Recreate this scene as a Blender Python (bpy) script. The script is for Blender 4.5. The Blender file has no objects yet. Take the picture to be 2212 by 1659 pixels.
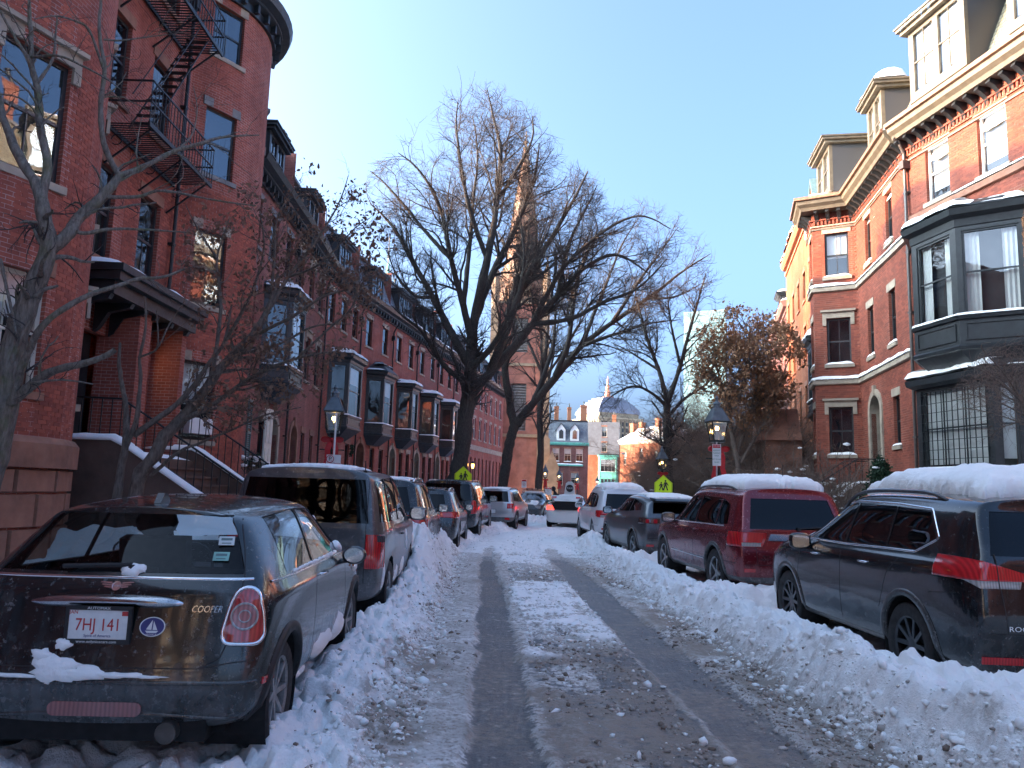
import bpy, bmesh, math, random
import numpy as np
from mathutils import Vector, Matrix
from mathutils.bvhtree import BVHTree
random.seed(7); RNG = np.random.default_rng(11)
scene = bpy.context.scene
COL = scene.collection
R_ = math.radians
# ------------------------------------------------------------------ camera, sky, sun, exposure
CAM_H, PITCH, ROLL, FPX = 1.62, R_(7.8), R_(1.7), 773.0
cd = bpy.data.cameras.new('camera'); cam = bpy.data.objects.new('camera', cd); COL.objects.link(cam)
cd.sensor_width = 36; cd.lens = 36 * FPX / 1024; cd.clip_start = 0.05; cd.clip_end = 3000
cam.matrix_world = Matrix.Translation((0, 0, CAM_H)) @ Matrix.Rotation(math.pi / 2 + PITCH, 4, 'X') @ Matrix.Rotation(ROLL, 4, 'Z')
scene.camera = cam
SUN_EL, SUN_AZ = 14.0, -91.0          # degrees; azimuth from +Y, minus = to the left
W = bpy.data.worlds.new('World'); scene.world = W; W.use_nodes = True
nt = W.node_tree; nt.nodes.clear()
sky = nt.nodes.new('ShaderNodeTexSky'); sky.sky_type = 'NISHITA'; sky.sun_disc = False
sky.sun_elevation = R_(SUN_EL); sky.sun_rotation = R_(SUN_AZ)
sky.air_density = 0.33; sky.dust_density = 10.0; sky.ozone_density = 4.0; sky.altitude = 10
bg = nt.nodes.new('ShaderNodeBackground'); bg.inputs[1].default_value = 0.15
wo = nt.nodes.new('ShaderNodeOutputWorld')
wb = nt.nodes.new('ShaderNodeMix'); wb.data_type = 'RGBA'; wb.blend_type = 'MULTIPLY'; wb.inputs[0].default_value = 1.0
wb.inputs[7].default_value = (0.97, 1.05, 0.96, 1)      # the photograph's white balance, set for the shade
nt.links.new(sky.outputs[0], wb.inputs[6]); nt.links.new(wb.outputs[2], bg.inputs[0]); nt.links.new(bg.outputs[0], wo.inputs[0])
sl = bpy.data.lights.new('sun', 'SUN'); sl.energy = 2.0; sl.angle = R_(0.5); sl.color = (1.0, 0.50, 0.19)
so = bpy.data.objects.new('sun', sl); COL.objects.link(so)
sd = Vector((math.sin(R_(SUN_AZ)) * math.cos(R_(SUN_EL)), math.cos(R_(SUN_AZ)) * math.cos(R_(SUN_EL)), math.sin(R_(SUN_EL))))
so.rotation_euler = sd.to_track_quat('Z', 'Y').to_euler(); so.location = (-60, 20, 60)
vs = scene.view_settings
vs.view_transform = 'Standard'; vs.look = 'None'; vs.gamma = 1; vs.use_curve_mapping = False; vs.exposure = 3.4
scene.cycles.max_bounces = 6; scene.cycles.diffuse_bounces = 3; scene.cycles.glossy_bounces = 4
scene.cycles.transparent_max_bounces = 12; scene.cycles.transmission_bounces = 2
scene.cycles.caustics_reflective = False; scene.cycles.caustics_refractive = False

# ------------------------------------------------------------------ helpers
_CM = (Matrix.Rotation(math.pi / 2 + PITCH, 4, 'X') @ Matrix.Rotation(ROLL, 4, 'Z')).to_3x3()
def at(px, py, Y):
    """world point seen at a survey coordinate (2212 wide) at distance Y up the street"""
    d = _CM @ Vector(((px - 1106) / 1670, -(py - 829.5) / 1670, -1))
    return Vector((0, 0, CAM_H)) + d * (Y / d.y)

def tag(o, label=None, cat=None, group=None, kind=None):
    if label: o['label'] = label
    if cat: o['category'] = cat
    if group: o['group'] = group
    if kind: o['kind'] = kind
    return o
def empty(name, loc=(0, 0, 0), rz=0, label=None, cat=None, group=None, parent=None):
    o = bpy.data.objects.new(name, None); COL.objects.link(o)
    o.location = loc; o.rotation_euler = (0, 0, rz); o.empty_display_size = .2
    if parent: o.parent = parent
    return tag(o, label, cat, group)
def link(name, me, parent=None, loc=None, rz=None):
    o = bpy.data.objects.new(name, me); COL.objects.link(o)
    if parent is not None: o.parent = parent
    if loc is not None: o.location = loc
    if rz is not None: o.rotation_euler = (0, 0, rz)
    return o
def copy_tree(o, parent=None):
    c = o.copy(); COL.objects.link(c); c.parent = parent
    for ch in list(o.children): copy_tree(ch, c)
    return c

class MB:
    """collects geometry; build() links it as one mesh object"""
    def __init__(s): s.v = []; s.f = []; s.m = []; s.uv = {}; s.mi = 0; s.T = None
    def add(s, vs_, fs, mi=None):
        b = len(s.v)
        if s.T is not None: vs_ = [tuple(s.T @ Vector(p)) for p in vs_]
        s.v.extend([tuple(p) for p in vs_])
        for f in fs: s.f.append(tuple(b + i for i in f)); s.m.append(s.mi if mi is None else mi)
    def quad(s, a, b, c, d, mi=None, uv=None):
        s.add([a, b, c, d], [(0, 1, 2, 3)], mi)
        if uv: s.uv[len(s.f) - 1] = uv
    def box(s, x0, x1, y0, y1, z0, z1, mi=None):
        s.add([(x0, y0, z0), (x1, y0, z0), (x1, y1, z0), (x0, y1, z0), (x0, y0, z1), (x1, y0, z1), (x1, y1, z1), (x0, y1, z1)],
              [(0, 3, 2, 1), (4, 5, 6, 7), (0, 1, 5, 4), (1, 2, 6, 5), (2, 3, 7, 6), (3, 0, 4, 7)], mi)
    def obox(s, M, sx, sy, sz, mi=None):
        """box centred on matrix M"""
        pts = [M @ Vector((x * sx / 2, y * sy / 2, z * sz / 2)) for z in (-1, 1) for x, y in ((-1, -1), (1, -1), (1, 1), (-1, 1))]
        s.add(pts, [(0, 3, 2, 1), (4, 5, 6, 7), (0, 1, 5, 4), (1, 2, 6, 5), (2, 3, 7, 6), (3, 0, 4, 7)], mi)
    def bar(s, a, b, w, t=None, mi=None):
        a, b = Vector(a), Vector(b); d = b - a
        if d.length < 1e-6: return
        q = d.to_track_quat('Z', 'Y').to_matrix().to_4x4()
        s.obox(Matrix.Translation((a + b) / 2) @ q, w, t or w, d.length, mi)
    def tube(s, pts, r, n=6, mi=None, cap=True):
        pts = [Vector(p) for p in pts]; k = len(pts)
        rs = r if isinstance(r, (list, tuple)) else [r] * k
        vs_, fs = [], []; up = None
        for i, p in enumerate(pts):
            t = (pts[min(i + 1, k - 1)] - pts[max(i - 1, 0)])
            t = t.normalized() if t.length > 1e-9 else Vector((0, 0, 1))
            if up is None: up = t.orthogonal().normalized()
            else:
                up = up - t * up.dot(t); up = up.normalized() if up.length > 1e-6 else t.orthogonal().normalized()
            bn = t.cross(up)
            for j in range(n):
                a = 2 * math.pi * j / n; vs_.append(p + (up * math.cos(a) + bn * math.sin(a)) * rs[i])
        for i in range(k - 1):
            for j in range(n): fs.append((i * n + j, i * n + (j + 1) % n, (i + 1) * n + (j + 1) % n, (i + 1) * n + j))
        if cap: fs.append(tuple(range(n))[::-1]); fs.append(tuple((k - 1) * n + j for j in range(n)))
        s.add(vs_, fs, mi)
    def prism(s, poly, a0, a1, axis='z', mi=None):
        """polygon extruded along an axis; poly in the other two axes (x,y / x,z / y,z)"""
        def P(u, v, w): return {'z': (u, v, w), 'y': (u, w, v), 'x': (w, u, v)}[axis]
        n = len(poly); vs_ = [P(u, v, a0) for u, v in poly] + [P(u, v, a1) for u, v in poly]
        s.add(vs_, [tuple(range(n))[::-1], tuple(range(n, 2 * n))] + [(i, (i + 1) % n, n + (i + 1) % n, n + i) for i in range(n)], mi)
    def lathe(s, prof, c=(0, 0, 0), n=16, axis='z', mi=None):
        vs_, fs = [], []; k = len(prof)
        for r, h in prof:
            for j in range(n):
                a = 2 * math.pi * j / n; u, v = r * math.cos(a), r * math.sin(a)
                p = {'z': (u, v, h), 'x': (h, u, v), 'y': (u, h, v)}[axis]
                vs_.append((c[0] + p[0], c[1] + p[1], c[2] + p[2]))
        for i in range(k - 1):
            for j in range(n): fs.append((i * n + j, i * n + (j + 1) % n, (i + 1) * n + (j + 1) % n, (i + 1) * n + j))
        fs.append(tuple(range(n))[::-1]); fs.append(tuple((k - 1) * n + j for j in range(n)))
        s.add(vs_, fs, mi)
    def mesh(s, name, mats, smooth=False, fixn=True):
        me = bpy.data.meshes.new(name); me.from_pydata(s.v, [], s.f)
        for m in (mats if isinstance(mats, (list, tuple)) else [mats]): me.materials.append(m)
        me.polygons.foreach_set('material_index', s.m)
        if s.uv:
            L = me.uv_layers.new(name='UVMap').data
            for fi, uv in s.uv.items():
                for k, li in enumerate(me.polygons[fi].loop_indices): L[li].uv = uv[k]
        if smooth: me.polygons.foreach_set('use_smooth', [True] * len(s.f))
        if fixn and len(s.f) < 200000:
            bm = bmesh.new(); bm.from_mesh(me); bmesh.ops.recalc_face_normals(bm, faces=bm.faces); bm.to_mesh(me); bm.free()
        me.update(); return me
    def build(s, name, mats, parent=None, smooth=False, loc=None, rz=None, fixn=True):
        return link(name, s.mesh(name, mats, smooth, fixn), parent, loc, rz)

def mesh_np(name, V, F, mats, smooth=False, mi=None, quads=True):
    me = bpy.data.meshes.new(name)
    V = np.ascontiguousarray(V, dtype=np.float32); F = np.ascontiguousarray(F, dtype=np.int32); k = F.shape[1]
    me.vertices.add(len(V)); me.vertices.foreach_set('co', V.ravel())
    me.loops.add(F.size); me.loops.foreach_set('vertex_index', F.ravel())
    me.polygons.add(len(F)); me.polygons.foreach_set('loop_start', np.arange(0, F.size, k, dtype=np.int32))
    for m in (mats if isinstance(mats, (list, tuple)) else [mats]): me.materials.append(m)
    if mi is not None: me.polygons.foreach_set('material_index', mi)
    if smooth: me.polygons.foreach_set('use_smooth', [True] * len(F))
    me.update(calc_edges=True); me.validate(); return me

# numpy value noise ------------------------------------------------------------
_P = RNG.random((64, 64, 64)).astype(np.float32)
def vnoise(x, y, z=0.0):
    x, y, z = np.broadcast_arrays(np.asarray(x, float), np.asarray(y, float), np.asarray(z, float))
    xi, yi, zi = np.floor(x).astype(int), np.floor(y).astype(int), np.floor(z).astype(int)
    u, v, w = x - xi, y - yi, z - zi
    u = u * u * (3 - 2 * u); v = v * v * (3 - 2 * v); w = w * w * (3 - 2 * w)
    g = lambda a, b, c: _P[(xi + a) & 63, (yi + b) & 63, (zi + c) & 63]
    c00 = g(0, 0, 0) * (1 - u) + g(1, 0, 0) * u; c10 = g(0, 1, 0) * (1 - u) + g(1, 1, 0) * u
    c01 = g(0, 0, 1) * (1 - u) + g(1, 0, 1) * u; c11 = g(0, 1, 1) * (1 - u) + g(1, 1, 1) * u
    return ((c00 * (1 - v) + c10 * v) * (1 - w) + (c01 * (1 - v) + c11 * v) * w) * 2 - 1
def fbm(x, y, z=0.0, o=4, g=.5):
    s = 0; a = 1; t = 0
    for i in range(o):
        s = s + a * vnoise(x * 2 ** i + 17.3 * i, y * 2 ** i + 5.1 * i, np.asarray(z) * 2 ** i + 3.7 * i); t += a; a *= g
    return s / t
def sstep(a, b, x):
    t = np.clip((x - a) / (b - a), 0, 1); return t * t * (3 - 2 * t)

# ------------------------------------------------------------------ materials
MATS = {}
class NT:
    def __init__(s, name):
        s.m = bpy.data.materials.new(name); s.m.use_nodes = True; s.t = s.m.node_tree; s.t.nodes.clear()
        s.out = s.t.nodes.new('ShaderNodeOutputMaterial')
    def n(s, typ, **kw):
        nd = s.t.nodes.new('ShaderNode' + typ)
        for k, v in kw.items():
            if k.startswith('i_'):
                key = k[2:]; key = int(key) if key.isdigit() else key.replace('_', ' ')
                s.set(nd, key, v)
            else: setattr(nd, k, v)
        return nd
    def set(s, nd, key, v):
        if isinstance(v, bpy.types.NodeSocket): s.t.links.new(v, nd.inputs[key])
        else:
            if isinstance(v, tuple) and len(v) == 3 and nd.inputs[key].type == 'RGBA': v = v + (1,)
            nd.inputs[key].default_value = v
    def mix(s, f, a, b, bt='MIX'):
        nd = s.t.nodes.new('ShaderNodeMix'); nd.data_type = 'RGBA'; nd.blend_type = bt
        for k, v in ((0, f), (6, a), (7, b)): s.set(nd, k, v)
        return nd.outputs[2]
    def math(s, op, a, b=0.0, clamp=False):
        nd = s.t.nodes.new('ShaderNodeMath'); nd.operation = op; nd.use_clamp = clamp
        s.set(nd, 0, a); s.set(nd, 1, b); return nd.outputs[0]
    def ramp(s, f, stops):
        nd = s.t.nodes.new('ShaderNodeValToRGB'); e = nd.color_ramp.elements
        while len(e) < len(stops): e.new(0.5)
        for el, (p, c) in zip(e, stops):
            el.position = p; el.color = (c, c, c, 1) if isinstance(c, (int, float)) else tuple(c) + (1,)
        s.t.links.new(f, nd.inputs[0]); return nd.outputs[0]
    def noise(s, scale, detail=4, rough=.55, vec=None, dist=0):
        nd = s.n('TexNoise'); s.set(nd, 'Scale', scale); s.set(nd, 'Detail', detail); s.set(nd, 'Roughness', rough); s.set(nd, 'Distortion', dist)
        if vec is not None: s.t.links.new(vec, nd.inputs['Vector'])
        return nd.outputs[0]
    def obj(s): return s.n('TexCoord').outputs['Object']
    def gen(s): return s.n('NewGeometry').outputs['Position']
    def bump(s, h, strength=.3, dist=.01, nrm=None):
        nd = s.n('Bump'); s.set(nd, 'Height', h); s.set(nd, 'Strength', strength); s.set(nd, 'Distance', dist)
        if nrm is not None: s.t.links.new(nrm, nd.inputs['Normal'])
        return nd.outputs[0]
    def pbr(s, col, rough=.6, metal=0., spec=.5, normal=None, **kw):
        nd = s.n('BsdfPrincipled')
        s.set(nd, 'Base Color', col); s.set(nd, 'Roughness', rough); s.set(nd, 'Metallic', metal); s.set(nd, 'Specular IOR Level', spec)
        if normal is not None: s.t.links.new(normal, nd.inputs['Normal'])
        for k, v in kw.items(): s.set(nd, k.replace('_', ' '), v)
        s.t.links.new(nd.outputs[0], s.out.inputs[0]); return nd
def simple(name, col, rough=.6, metal=0., var=.25, scale=8., bump=.0, spec=.5, **kw):
    """plain surface with mottled tone and fine relief"""
    if name in MATS: return MATS[name]
    t = NT(name); o = t.obj()
    n1 = t.noise(scale, 5, .6, o)
    f = t.ramp(n1, [(.3, 1 - var), (.7, 1 + var * .6)])
    c = t.mix(1.0, tuple(col), f, 'MULTIPLY')
    nb = t.bump(t.noise(scale * 6, 4, .6, o), bump, .01) if bump else None
    rr = t.ramp(t.noise(scale * 2.3, 3, .5, o), [(.3, max(.02, rough * .85)), (.7, min(1, rough * 1.15))])
    t.pbr(c, rr, metal, spec, nb, **kw); MATS[name] = t.m; return t.m

def brick_mat(name, c1, c2, mortar, patch=.35, bmp=.5):
    if name in MATS: return MATS[name]
    t = NT(name); uv = t.n('UVMap').outputs[0]
    b = t.n('TexBrick', offset=.5, squash=1.0)
    t.t.links.new(uv, b.inputs['Vector'])
    for k, v in (('Scale', 1.0), ('Brick Width', .215), ('Row Height', .075), ('Mortar Size', .006), ('Mortar Smooth', .3), ('Bias', -.1)): t.set(b, k, v)
    n = t.noise(.45, 5, .6, uv)
    mm = t.mix(t.ramp(n, [(.5 - patch * .3, 0.0), (.62, 1.0)]), tuple(x * 1.15 for x in c1), mortar)
    t.set(b, 'Color1', tuple(c1)); t.set(b, 'Color2', tuple(c2)); t.t.links.new(mm, b.inputs['Mortar'])
    big = t.ramp(t.noise(.9, 6, .65, uv), [(.25, .72), (.75, 1.2)])
    c = t.mix(1.0, b.outputs[0], big, 'MULTIPLY')
    streak = t.n('Mapping'); t.t.links.new(uv, streak.inputs[0]); streak.inputs['Scale'].default_value = (1.6, .12, 1)
    st = t.ramp(t.noise(1.0, 5, .6, streak.outputs[0]), [(.42, 1.0), (.8, .62)])
    c = t.mix(1.0, c, st, 'MULTIPLY')
    h = t.math('SUBTRACT', 1.0, b.outputs[1]); h2 = t.math('ADD', h, t.noise(40, 3, .6, uv))
    t.pbr(c, .85, 0, .3, t.bump(h2, bmp, .012)); MATS[name] = t.m; return t.m

def brick_piece_mat(name, c1, c2):
    if name in MATS: return MATS[name]
    t = NT(name); g = t.n('NewGeometry'); oi = t.n('ObjectInfo')
    r = t.math('FRACT', t.math('ADD', g.outputs['Random Per Island'], oi.outputs['Random']))
    c = t.mix(r, tuple(c1), tuple(c2))
    pos = g.outputs['Position']
    c = t.mix(1.0, c, t.ramp(t.noise(.8, 5, .6, pos), [(.3, .72), (.7, 1.18)]), 'MULTIPLY')
    c = t.mix(t.ramp(t.noise(2.2, 6, .7, pos), [(.66, 0.0), (.8, .35)]), c, (.38, .33, .3))
    t.pbr(c, .85, 0, .3, t.bump(t.noise(55, 4, .65, pos), .35, .006)); MATS[name] = t.m; return t.m

def glass_mat(name, tint=(.75, .8, .8), refl=.10, wav=.02, k=1.6):
    """window glass: clear view through, mirror reflection by angle"""
    if name in MATS: return MATS[name]
    t = NT(name); tr = t.n('BsdfTransparent'); t.set(tr, 0, tuple(tint))
    gl = t.n('BsdfGlossy'); t.set(gl, 0, (.95, .97, 1.0)); t.set(gl, 'Roughness', .015)
    oi = t.n('ObjectInfo'); vec = t.n('VectorMath', operation='ADD'); t.t.links.new(t.gen(), vec.inputs[0]); t.t.links.new(oi.outputs['Location'], vec.inputs[1])
    nb = t.bump(t.noise(.9, 2, .4, vec.outputs[0]), 1.0, wav)
    t.t.links.new(nb, gl.inputs['Normal'])
    lw = t.n('LayerWeight'); t.set(lw, 0, .5)
    f = t.math('ADD', t.math('MULTIPLY', t.math('POWER', lw.outputs[1], 5.0), .9), .04 * k + refl, True)
    mx = t.n('MixShader'); t.t.links.new(f, mx.inputs[0]); t.t.links.new(tr.outputs[0], mx.inputs[1]); t.t.links.new(gl.outputs[0], mx.inputs[2])
    t.t.links.new(mx.outputs[0], t.out.inputs[0]); MATS[name] = t.m; return t.m

def snow_mat(name='snow', col=(.95, .945, .915), dirt=.0):
    if name in MATS: return MATS[name]
    t = NT(name); p = t.gen()
    n = t.noise(3.0, 6, .6, p)
    c = t.mix(t.ramp(n, [(.35, 0.0), (.75, 1.0)]), tuple(col), tuple(x * .93 for x in col))
    if dirt: c = t.mix(t.ramp(t.noise(5., 8, .75, p), [(.60, 0.0), (.80, dirt)]), c, (.36, .30, .24))
    h = t.math('ADD', t.noise(26, 5, .7, p), t.math('MULTIPLY', t.noise(110, 3, .7, p), .35))
    t.pbr(c, .75, 0, .25, t.bump(h, .6, .02), Subsurface_Weight=0.0); MATS[name] = t.m; return t.m
# ------------------------------------------------------------------ street ground: road, snow banks
def cx(y):
    y = np.asarray(y, float)
    return np.where(y < 19, -.035 * y, np.where(y < 28, -.665 - .035 * (y - 19) + .235 / 18 * (y - 19) ** 2, .08 + .2 * (y - 28)))
def heading(y):  # street heading (radians, + = to the right)
    return math.atan(float(cx(y + .5) - cx(y - .5)))
LCARS = [(4.0, 7.9), (8.5, 13.0), (13.9, 18.8), (19.5, 24.1), (24.7, 30.0), (30.5, 34.8)]
RCARS = [(5.9, 10.8), (11.9, 17.0), (17.6, 22.2), (23.4, 28.4)]
def carmask(y, L, e=.35):
    m = 0
    for a, b in L: m = np.maximum(m, sstep(a - e, a + .1, y) * (1 - sstep(b - .1, b + e, y)))
    return m
def interp(y, pts): return np.interp(y, [p[0] for p in pts], [p[1] for p in pts])
def surf(u, y):
    """height, snow cover, dirt"""
    n1 = fbm(u * 1.3, y * 1.3, 1.0, 4); n2 = fbm(u * 5, y * 5, 4.0, 4, .6); n3 = fbm(u * 19, y * 19, 9.0, 3, .6); nl = fbm(u * 6, y * .7, 2.0, 4)
    # tracks
    wob = .05 * fbm(y * .5, 3.3, 0, 3)
    dl = np.abs(u - .20 - wob) - interp(y, [(3, .24), (8, .20), (14, .17), (19, .15), (24, .05)])
    dr = np.abs(u - 1.87 + wob) - interp(y, [(3, .24), (8, .27), (14, .27), (20, .16), (24, .04)])
    d = np.minimum(dl, dr) + .05 * fbm(u * 3.5, y * 3.5, 4.0, 3, .5) + .06 * n1
    tr = 1 - sstep(-.03, .06, d)                       # 1 in a bare wheel track
    fade = sstep(17, 24, y + n1 * 2)
    tr = tr * (1 - fade)
    mid = sstep(.42, .62, u + .16 * n2 + .12 * n1) * (1 - sstep(1.48, 1.66, u + .06 * n2))
    patch = mid * sstep(8.2, 9.0, y + 1.5 * n1 - .5 * (u - 1) + .7 * n2) * (1 - .8 * sstep(13.6, 14.4, y + n1) * (1 - sstep(16.2, 17.5, y + n1)))
    far = sstep(17.5, 21, y + 1.5 * n1)
    cover = np.clip(.50 + .42 * nl + .38 * n2 - .25 * mid * (1 - patch) - .55 * sstep(.4, .8, mid) * (y < 99) * sstep(.9, 1.5, u) * (1 - sstep(7, 9, y)), 0, .62)
    cover = np.maximum(cover, patch * np.clip(.78 + .75 * n2 + .5 * n3 + .3 * n1, .15, 1)); cover = np.maximum(cover, far * (.86 + .3 * n2))
    edgeL = 1 - sstep(-.75, -.1, u - .25 * n1); edgeR = sstep(2.2, 2.75, u + .2 * n1)
    side = np.maximum(edgeL, edgeR)
    lane = np.maximum(sstep(-.1, -.3, -u) * 0, 0)
    slushL = (1 - sstep(-.28, -.1, u)) * sstep(-.85, -.4, u)
    cover = np.maximum(cover, side * (.8 + .35 * n2))
    cover = np.maximum(cover, .58 * (u < .05) + .22 * n2)
    cover = cover * (1 - tr) + tr * np.clip(.04 + .12 * n2, 0, .2)
    dirt = np.clip(.45 - .5 * patch - .55 * far + .55 * n1 - .35 * side + .5 * n2, 0, 1)
    gut = np.exp(-((u - 2.42 - .12 * n1) / .2) ** 2) + np.exp(-((u + .62 - .15 * n1) / .22) ** 2) * (1 - sstep(7, 9, y))
    dirt = np.clip(dirt + gut * sstep(-.2, .45, n1 + n2 * .6 + .2) * (1 - sstep(12, 17, y)), 0, 1)
    dirt = np.clip(dirt + .38 * mid * (1 - patch) * (y < 16) * sstep(-.35, .3, n1 + n2) + .25 * slushL * sstep(0, .4, n2), 0, 1)
    rough = 1 - tr
    z = (.012 + .035 * np.clip(cover, 0, 1)) * rough + rough * (.016 * n2 + .012 * n3) * (.5 + side)
    z = z + patch * (.03 + .02 * n2) - .012 * tr
    # left bank
    t = -u
    A = interp(y, [(2, .06), (4.5, .12), (5.5, .18), (6.5, .23), (8, .25), (9.5, .28), (11, .33), (12.1, .52), (13, .86), (14.2, .92), (15.3, .78), (17, .66), (19, .60), (21, .48), (23, .35), (25, .24), (30, .28), (36, .25), (45, .2)])
    cm = carmask(y, LCARS)
    up = sstep(.42 + .12 * n1, 1.08 + .12 * n1, t)
    side_t = interp(y, [(2, 1.22), (8.2, 1.22), (9, 1.12), (20, 1.1), (60, 1.15)])
    drop = sstep(side_t - .12, side_t + .28, t + .05 * n2)
    hl = A * up * (1 - drop * cm * .86) * (1 + .12 * n1)
    inner = sstep(1.9, 2.6, t) * sstep(3.2, 2.7, t) if False else 0
    kerb = sstep(3.1, 3.7, t); hl = hl * (1 - kerb * .5) + kerb * (.22 + .12 * n1 + .25 * np.exp(-((t - 3.9) / .5) ** 2))
    # right bank
    B = interp(y, [(2, .42), (5, .42), (6.8, .42), (8, .36), (10, .30), (13.5, .29), (16, .31), (18.3, .32), (19.2, .14), (20.3, .30), (21.5, .46), (23, .36), (25, .2), (40, .22)])
    cr = carmask(y, RCARS)
    upr = sstep(2.5 + .10 * n1, 2.98 + .08 * n1, u)
    dr2 = sstep(3.18, 3.5, u + .05 * n2)
    hr = B * upr * (1 - dr2 * cr * .86) * (1 + .10 * n1)
    kr = sstep(5.5, 6.1, u); hr = hr * (1 - kr * .5) + kr * (.25 + .14 * n1)
    bank = np.maximum(up, upr)
    z = z + hl + hr
    cl = np.abs(vnoise(u * 7 + 3, y * 7, 5.0)); blk = sstep(.15, .5, cl)
    z = z + bank * (.06 * n2 + .085 * (blk - .5) * (1 - .6 * sstep(.85, 1, upr) * (u > 0)) + .05 * (sstep(.1, .25, np.abs(vnoise(u * 3.1, y * 2.6, 8.0))) - .5) + .024 * n3 + .008 * vnoise(u * 45, y * 45, 1.0))
    z = z + (1 - bank) * side * .02 * (blk)
    cover = np.maximum(cover, sstep(.25, .6, bank)); dirt = dirt * (1 - .9 * sstep(.4, .95, bank)) 
    dirt = np.maximum(dirt, .55 * sstep(.2, .5, n1 + .5 * n2) * bank * (1 - sstep(.9, 1.0, bank)) * (y < 13))
    return z, np.clip(cover, 0, 1), np.clip(dirt, 0, 1)
def ground_z(x, y):
    return float(surf(np.array([x - cx(y)]), np.array([float(y)]))[0][0])

def ground_mat():
    t = NT('street_surface')
    a = t.n('Attribute', attribute_name='cover'); sep = t.n('SeparateColor'); t.t.links.new(a.outputs['Color'], sep.inputs[0])
    cover, dirt = sep.outputs[0], sep.outputs[1]
    p = t.gen()
    f1 = t.noise(14, 6, .7, p); f2 = t.noise(60, 4, .7, p); f3 = t.noise(3.2, 5, .6, p)
    mp = t.n('Mapping'); t.t.links.new(p, mp.inputs[0]); mp.inputs['Scale'].default_value = (26, 2.2, 1)
    streak = t.noise(1.0, 4, .6, mp.outputs[0])
    asph = t.mix(t.ramp(f2, [(.3, 0.0), (.75, 1.0)]), (.065, .07, .073), (.14, .145, .15))
    asph = t.mix(t.ramp(streak, [(.42, 0.0), (.7, .6)]), asph, (.21, .21, .205))
    slush = t.mix(t.ramp(f1, [(.40, 0.0), (.58, 1.0)]), (.42, .385, .34), (.84, .82, .79))
    slush = t.mix(t.ramp(t.noise(30, 6, .8, p), [(.50, 0.0), (.60, .8)]), slush, (.20, .155, .12))
    snow = t.mix(t.ramp(f3, [(.3, 0.0), (.7, 1.0)]), (.91, .905, .885), (.96, .955, .93))
    cn = t.math('ADD', cover, t.math('MULTIPLY', t.math('SUBTRACT', f1, .5), .95))
    c = t.mix(t.ramp(cn, [(.10, 0.0), (.26, 1.0)]), asph, slush)
    c = t.mix(t.ramp(cn, [(.58, 0.0), (.74, 1.0)]), c, snow)
    dn = t.math('MULTIPLY', dirt, t.ramp(t.math('ADD', f1, t.math('MULTIPLY', dirt, .12)), [(.44, 0.0), (.62, 1.0)]))
    c = t.mix(t.math('MULTIPLY', dn, .9), c, t.mix(f2, (.15, .11, .08), (.34, .28, .22)))
    spk = t.noise(9, 8, .8, p)
    c = t.mix(t.ramp(spk, [(.69, 0.0), (.76, .5)]), c, (.25, .2, .17))
    h = t.math('ADD', t.math('MULTIPLY', f1, .8), t.math('ADD', t.math('MULTIPLY', f2, .5), t.math('MULTIPLY', t.noise(160, 2, .6, p), .2)))
    rgh = t.ramp(cn, [(.1, .38), (.35, .8)])
    t.pbr(c, rgh, 0, .35, t.bump(h, .75, .03)); MATS['street_surface'] = t.m; return t.m
def street():
    ys = [-12.0]
    while ys[-1] < 75:
        y = ys[-1]; ys.append(y + (.5 if y < 3.0 else .022 + .0042 * max(0, y - 4)))
    ys = np.array(ys)
    us = np.concatenate([np.linspace(-9.3, -4.2, 22), np.linspace(-4.05, -1.75, 30), np.arange(-1.7, 3.6, .018), np.linspace(3.65, 6.3, 30), np.linspace(6.6, 13.6, 26)])
    U, Y = np.meshgrid(us, ys); Z, C, D = surf(U, Y); X = U + cx(Y)
    V = np.stack([X, Y, Z], -1).reshape(-1, 3); nr, nc = U.shape
    m = ground_mat()
    def part(name, c0, c1, lab):
        sel = np.arange(c0, c1 + 1); idx = (np.arange(nr)[:, None] * nc + sel[None, :])
        vv = V[idx.ravel()]; w = len(sel)
        i = np.arange(nr - 1)[:, None] * w + np.arange(w - 1)[None, :]
        F = np.stack([i, i + 1, i + 1 + w, i + w], -1).reshape(-1, 4)
        me = mesh_np(name, vv, F, m, smooth=True)
        at_ = me.color_attributes.new('cover', 'FLOAT_COLOR', 'POINT')
        cc = np.ones((len(vv), 4), np.float32); cc[:, 0] = C.ravel()[idx.ravel()]; cc[:, 1] = D.ravel()[idx.ravel()]
        at_.data.foreach_set('color', cc.ravel())
        return tag(link(name, me), lab, kind='structure')
    a = int(np.searchsorted(us, -.55)); b = int(np.searchsorted(us, 2.55)); c = int(np.searchsorted(us, -3.6)); d = int(np.searchsorted(us, 6.0))
    part('road', a, b, 'slushy asphalt street with two bare wheel tracks')
    part('snow_bank', c, a, 'ploughed snow bank along the left parked cars')
    part('snow_bank', b, d, 'ploughed snow bank along the right parked cars')
    part('pavement', 0, c, 'snow covered pavement and gardens on the left')
    part('pavement', d, len(us) - 1, 'snow covered pavement and gardens on the right')
    g = MB(); g.quad((-1500, -1500, -.12), (1500, -1500, -.12), (1500, 2500, -.12), (-1500, 2500, -.12))
    tag(g.build('ground', snow_mat('snow_ground', (.6, .62, .66)), fixn=False), 'snow covered ground', kind='structure')
def icos():
    bm = bmesh.new(); bmesh.ops.create_icosphere(bm, subdivisions=1, radius=1.0)
    v = np.array([q.co[:] for q in bm.verts]); f = np.array([[q.index for q in fc.verts] for fc in bm.faces]); bm.free(); return v, f
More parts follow.
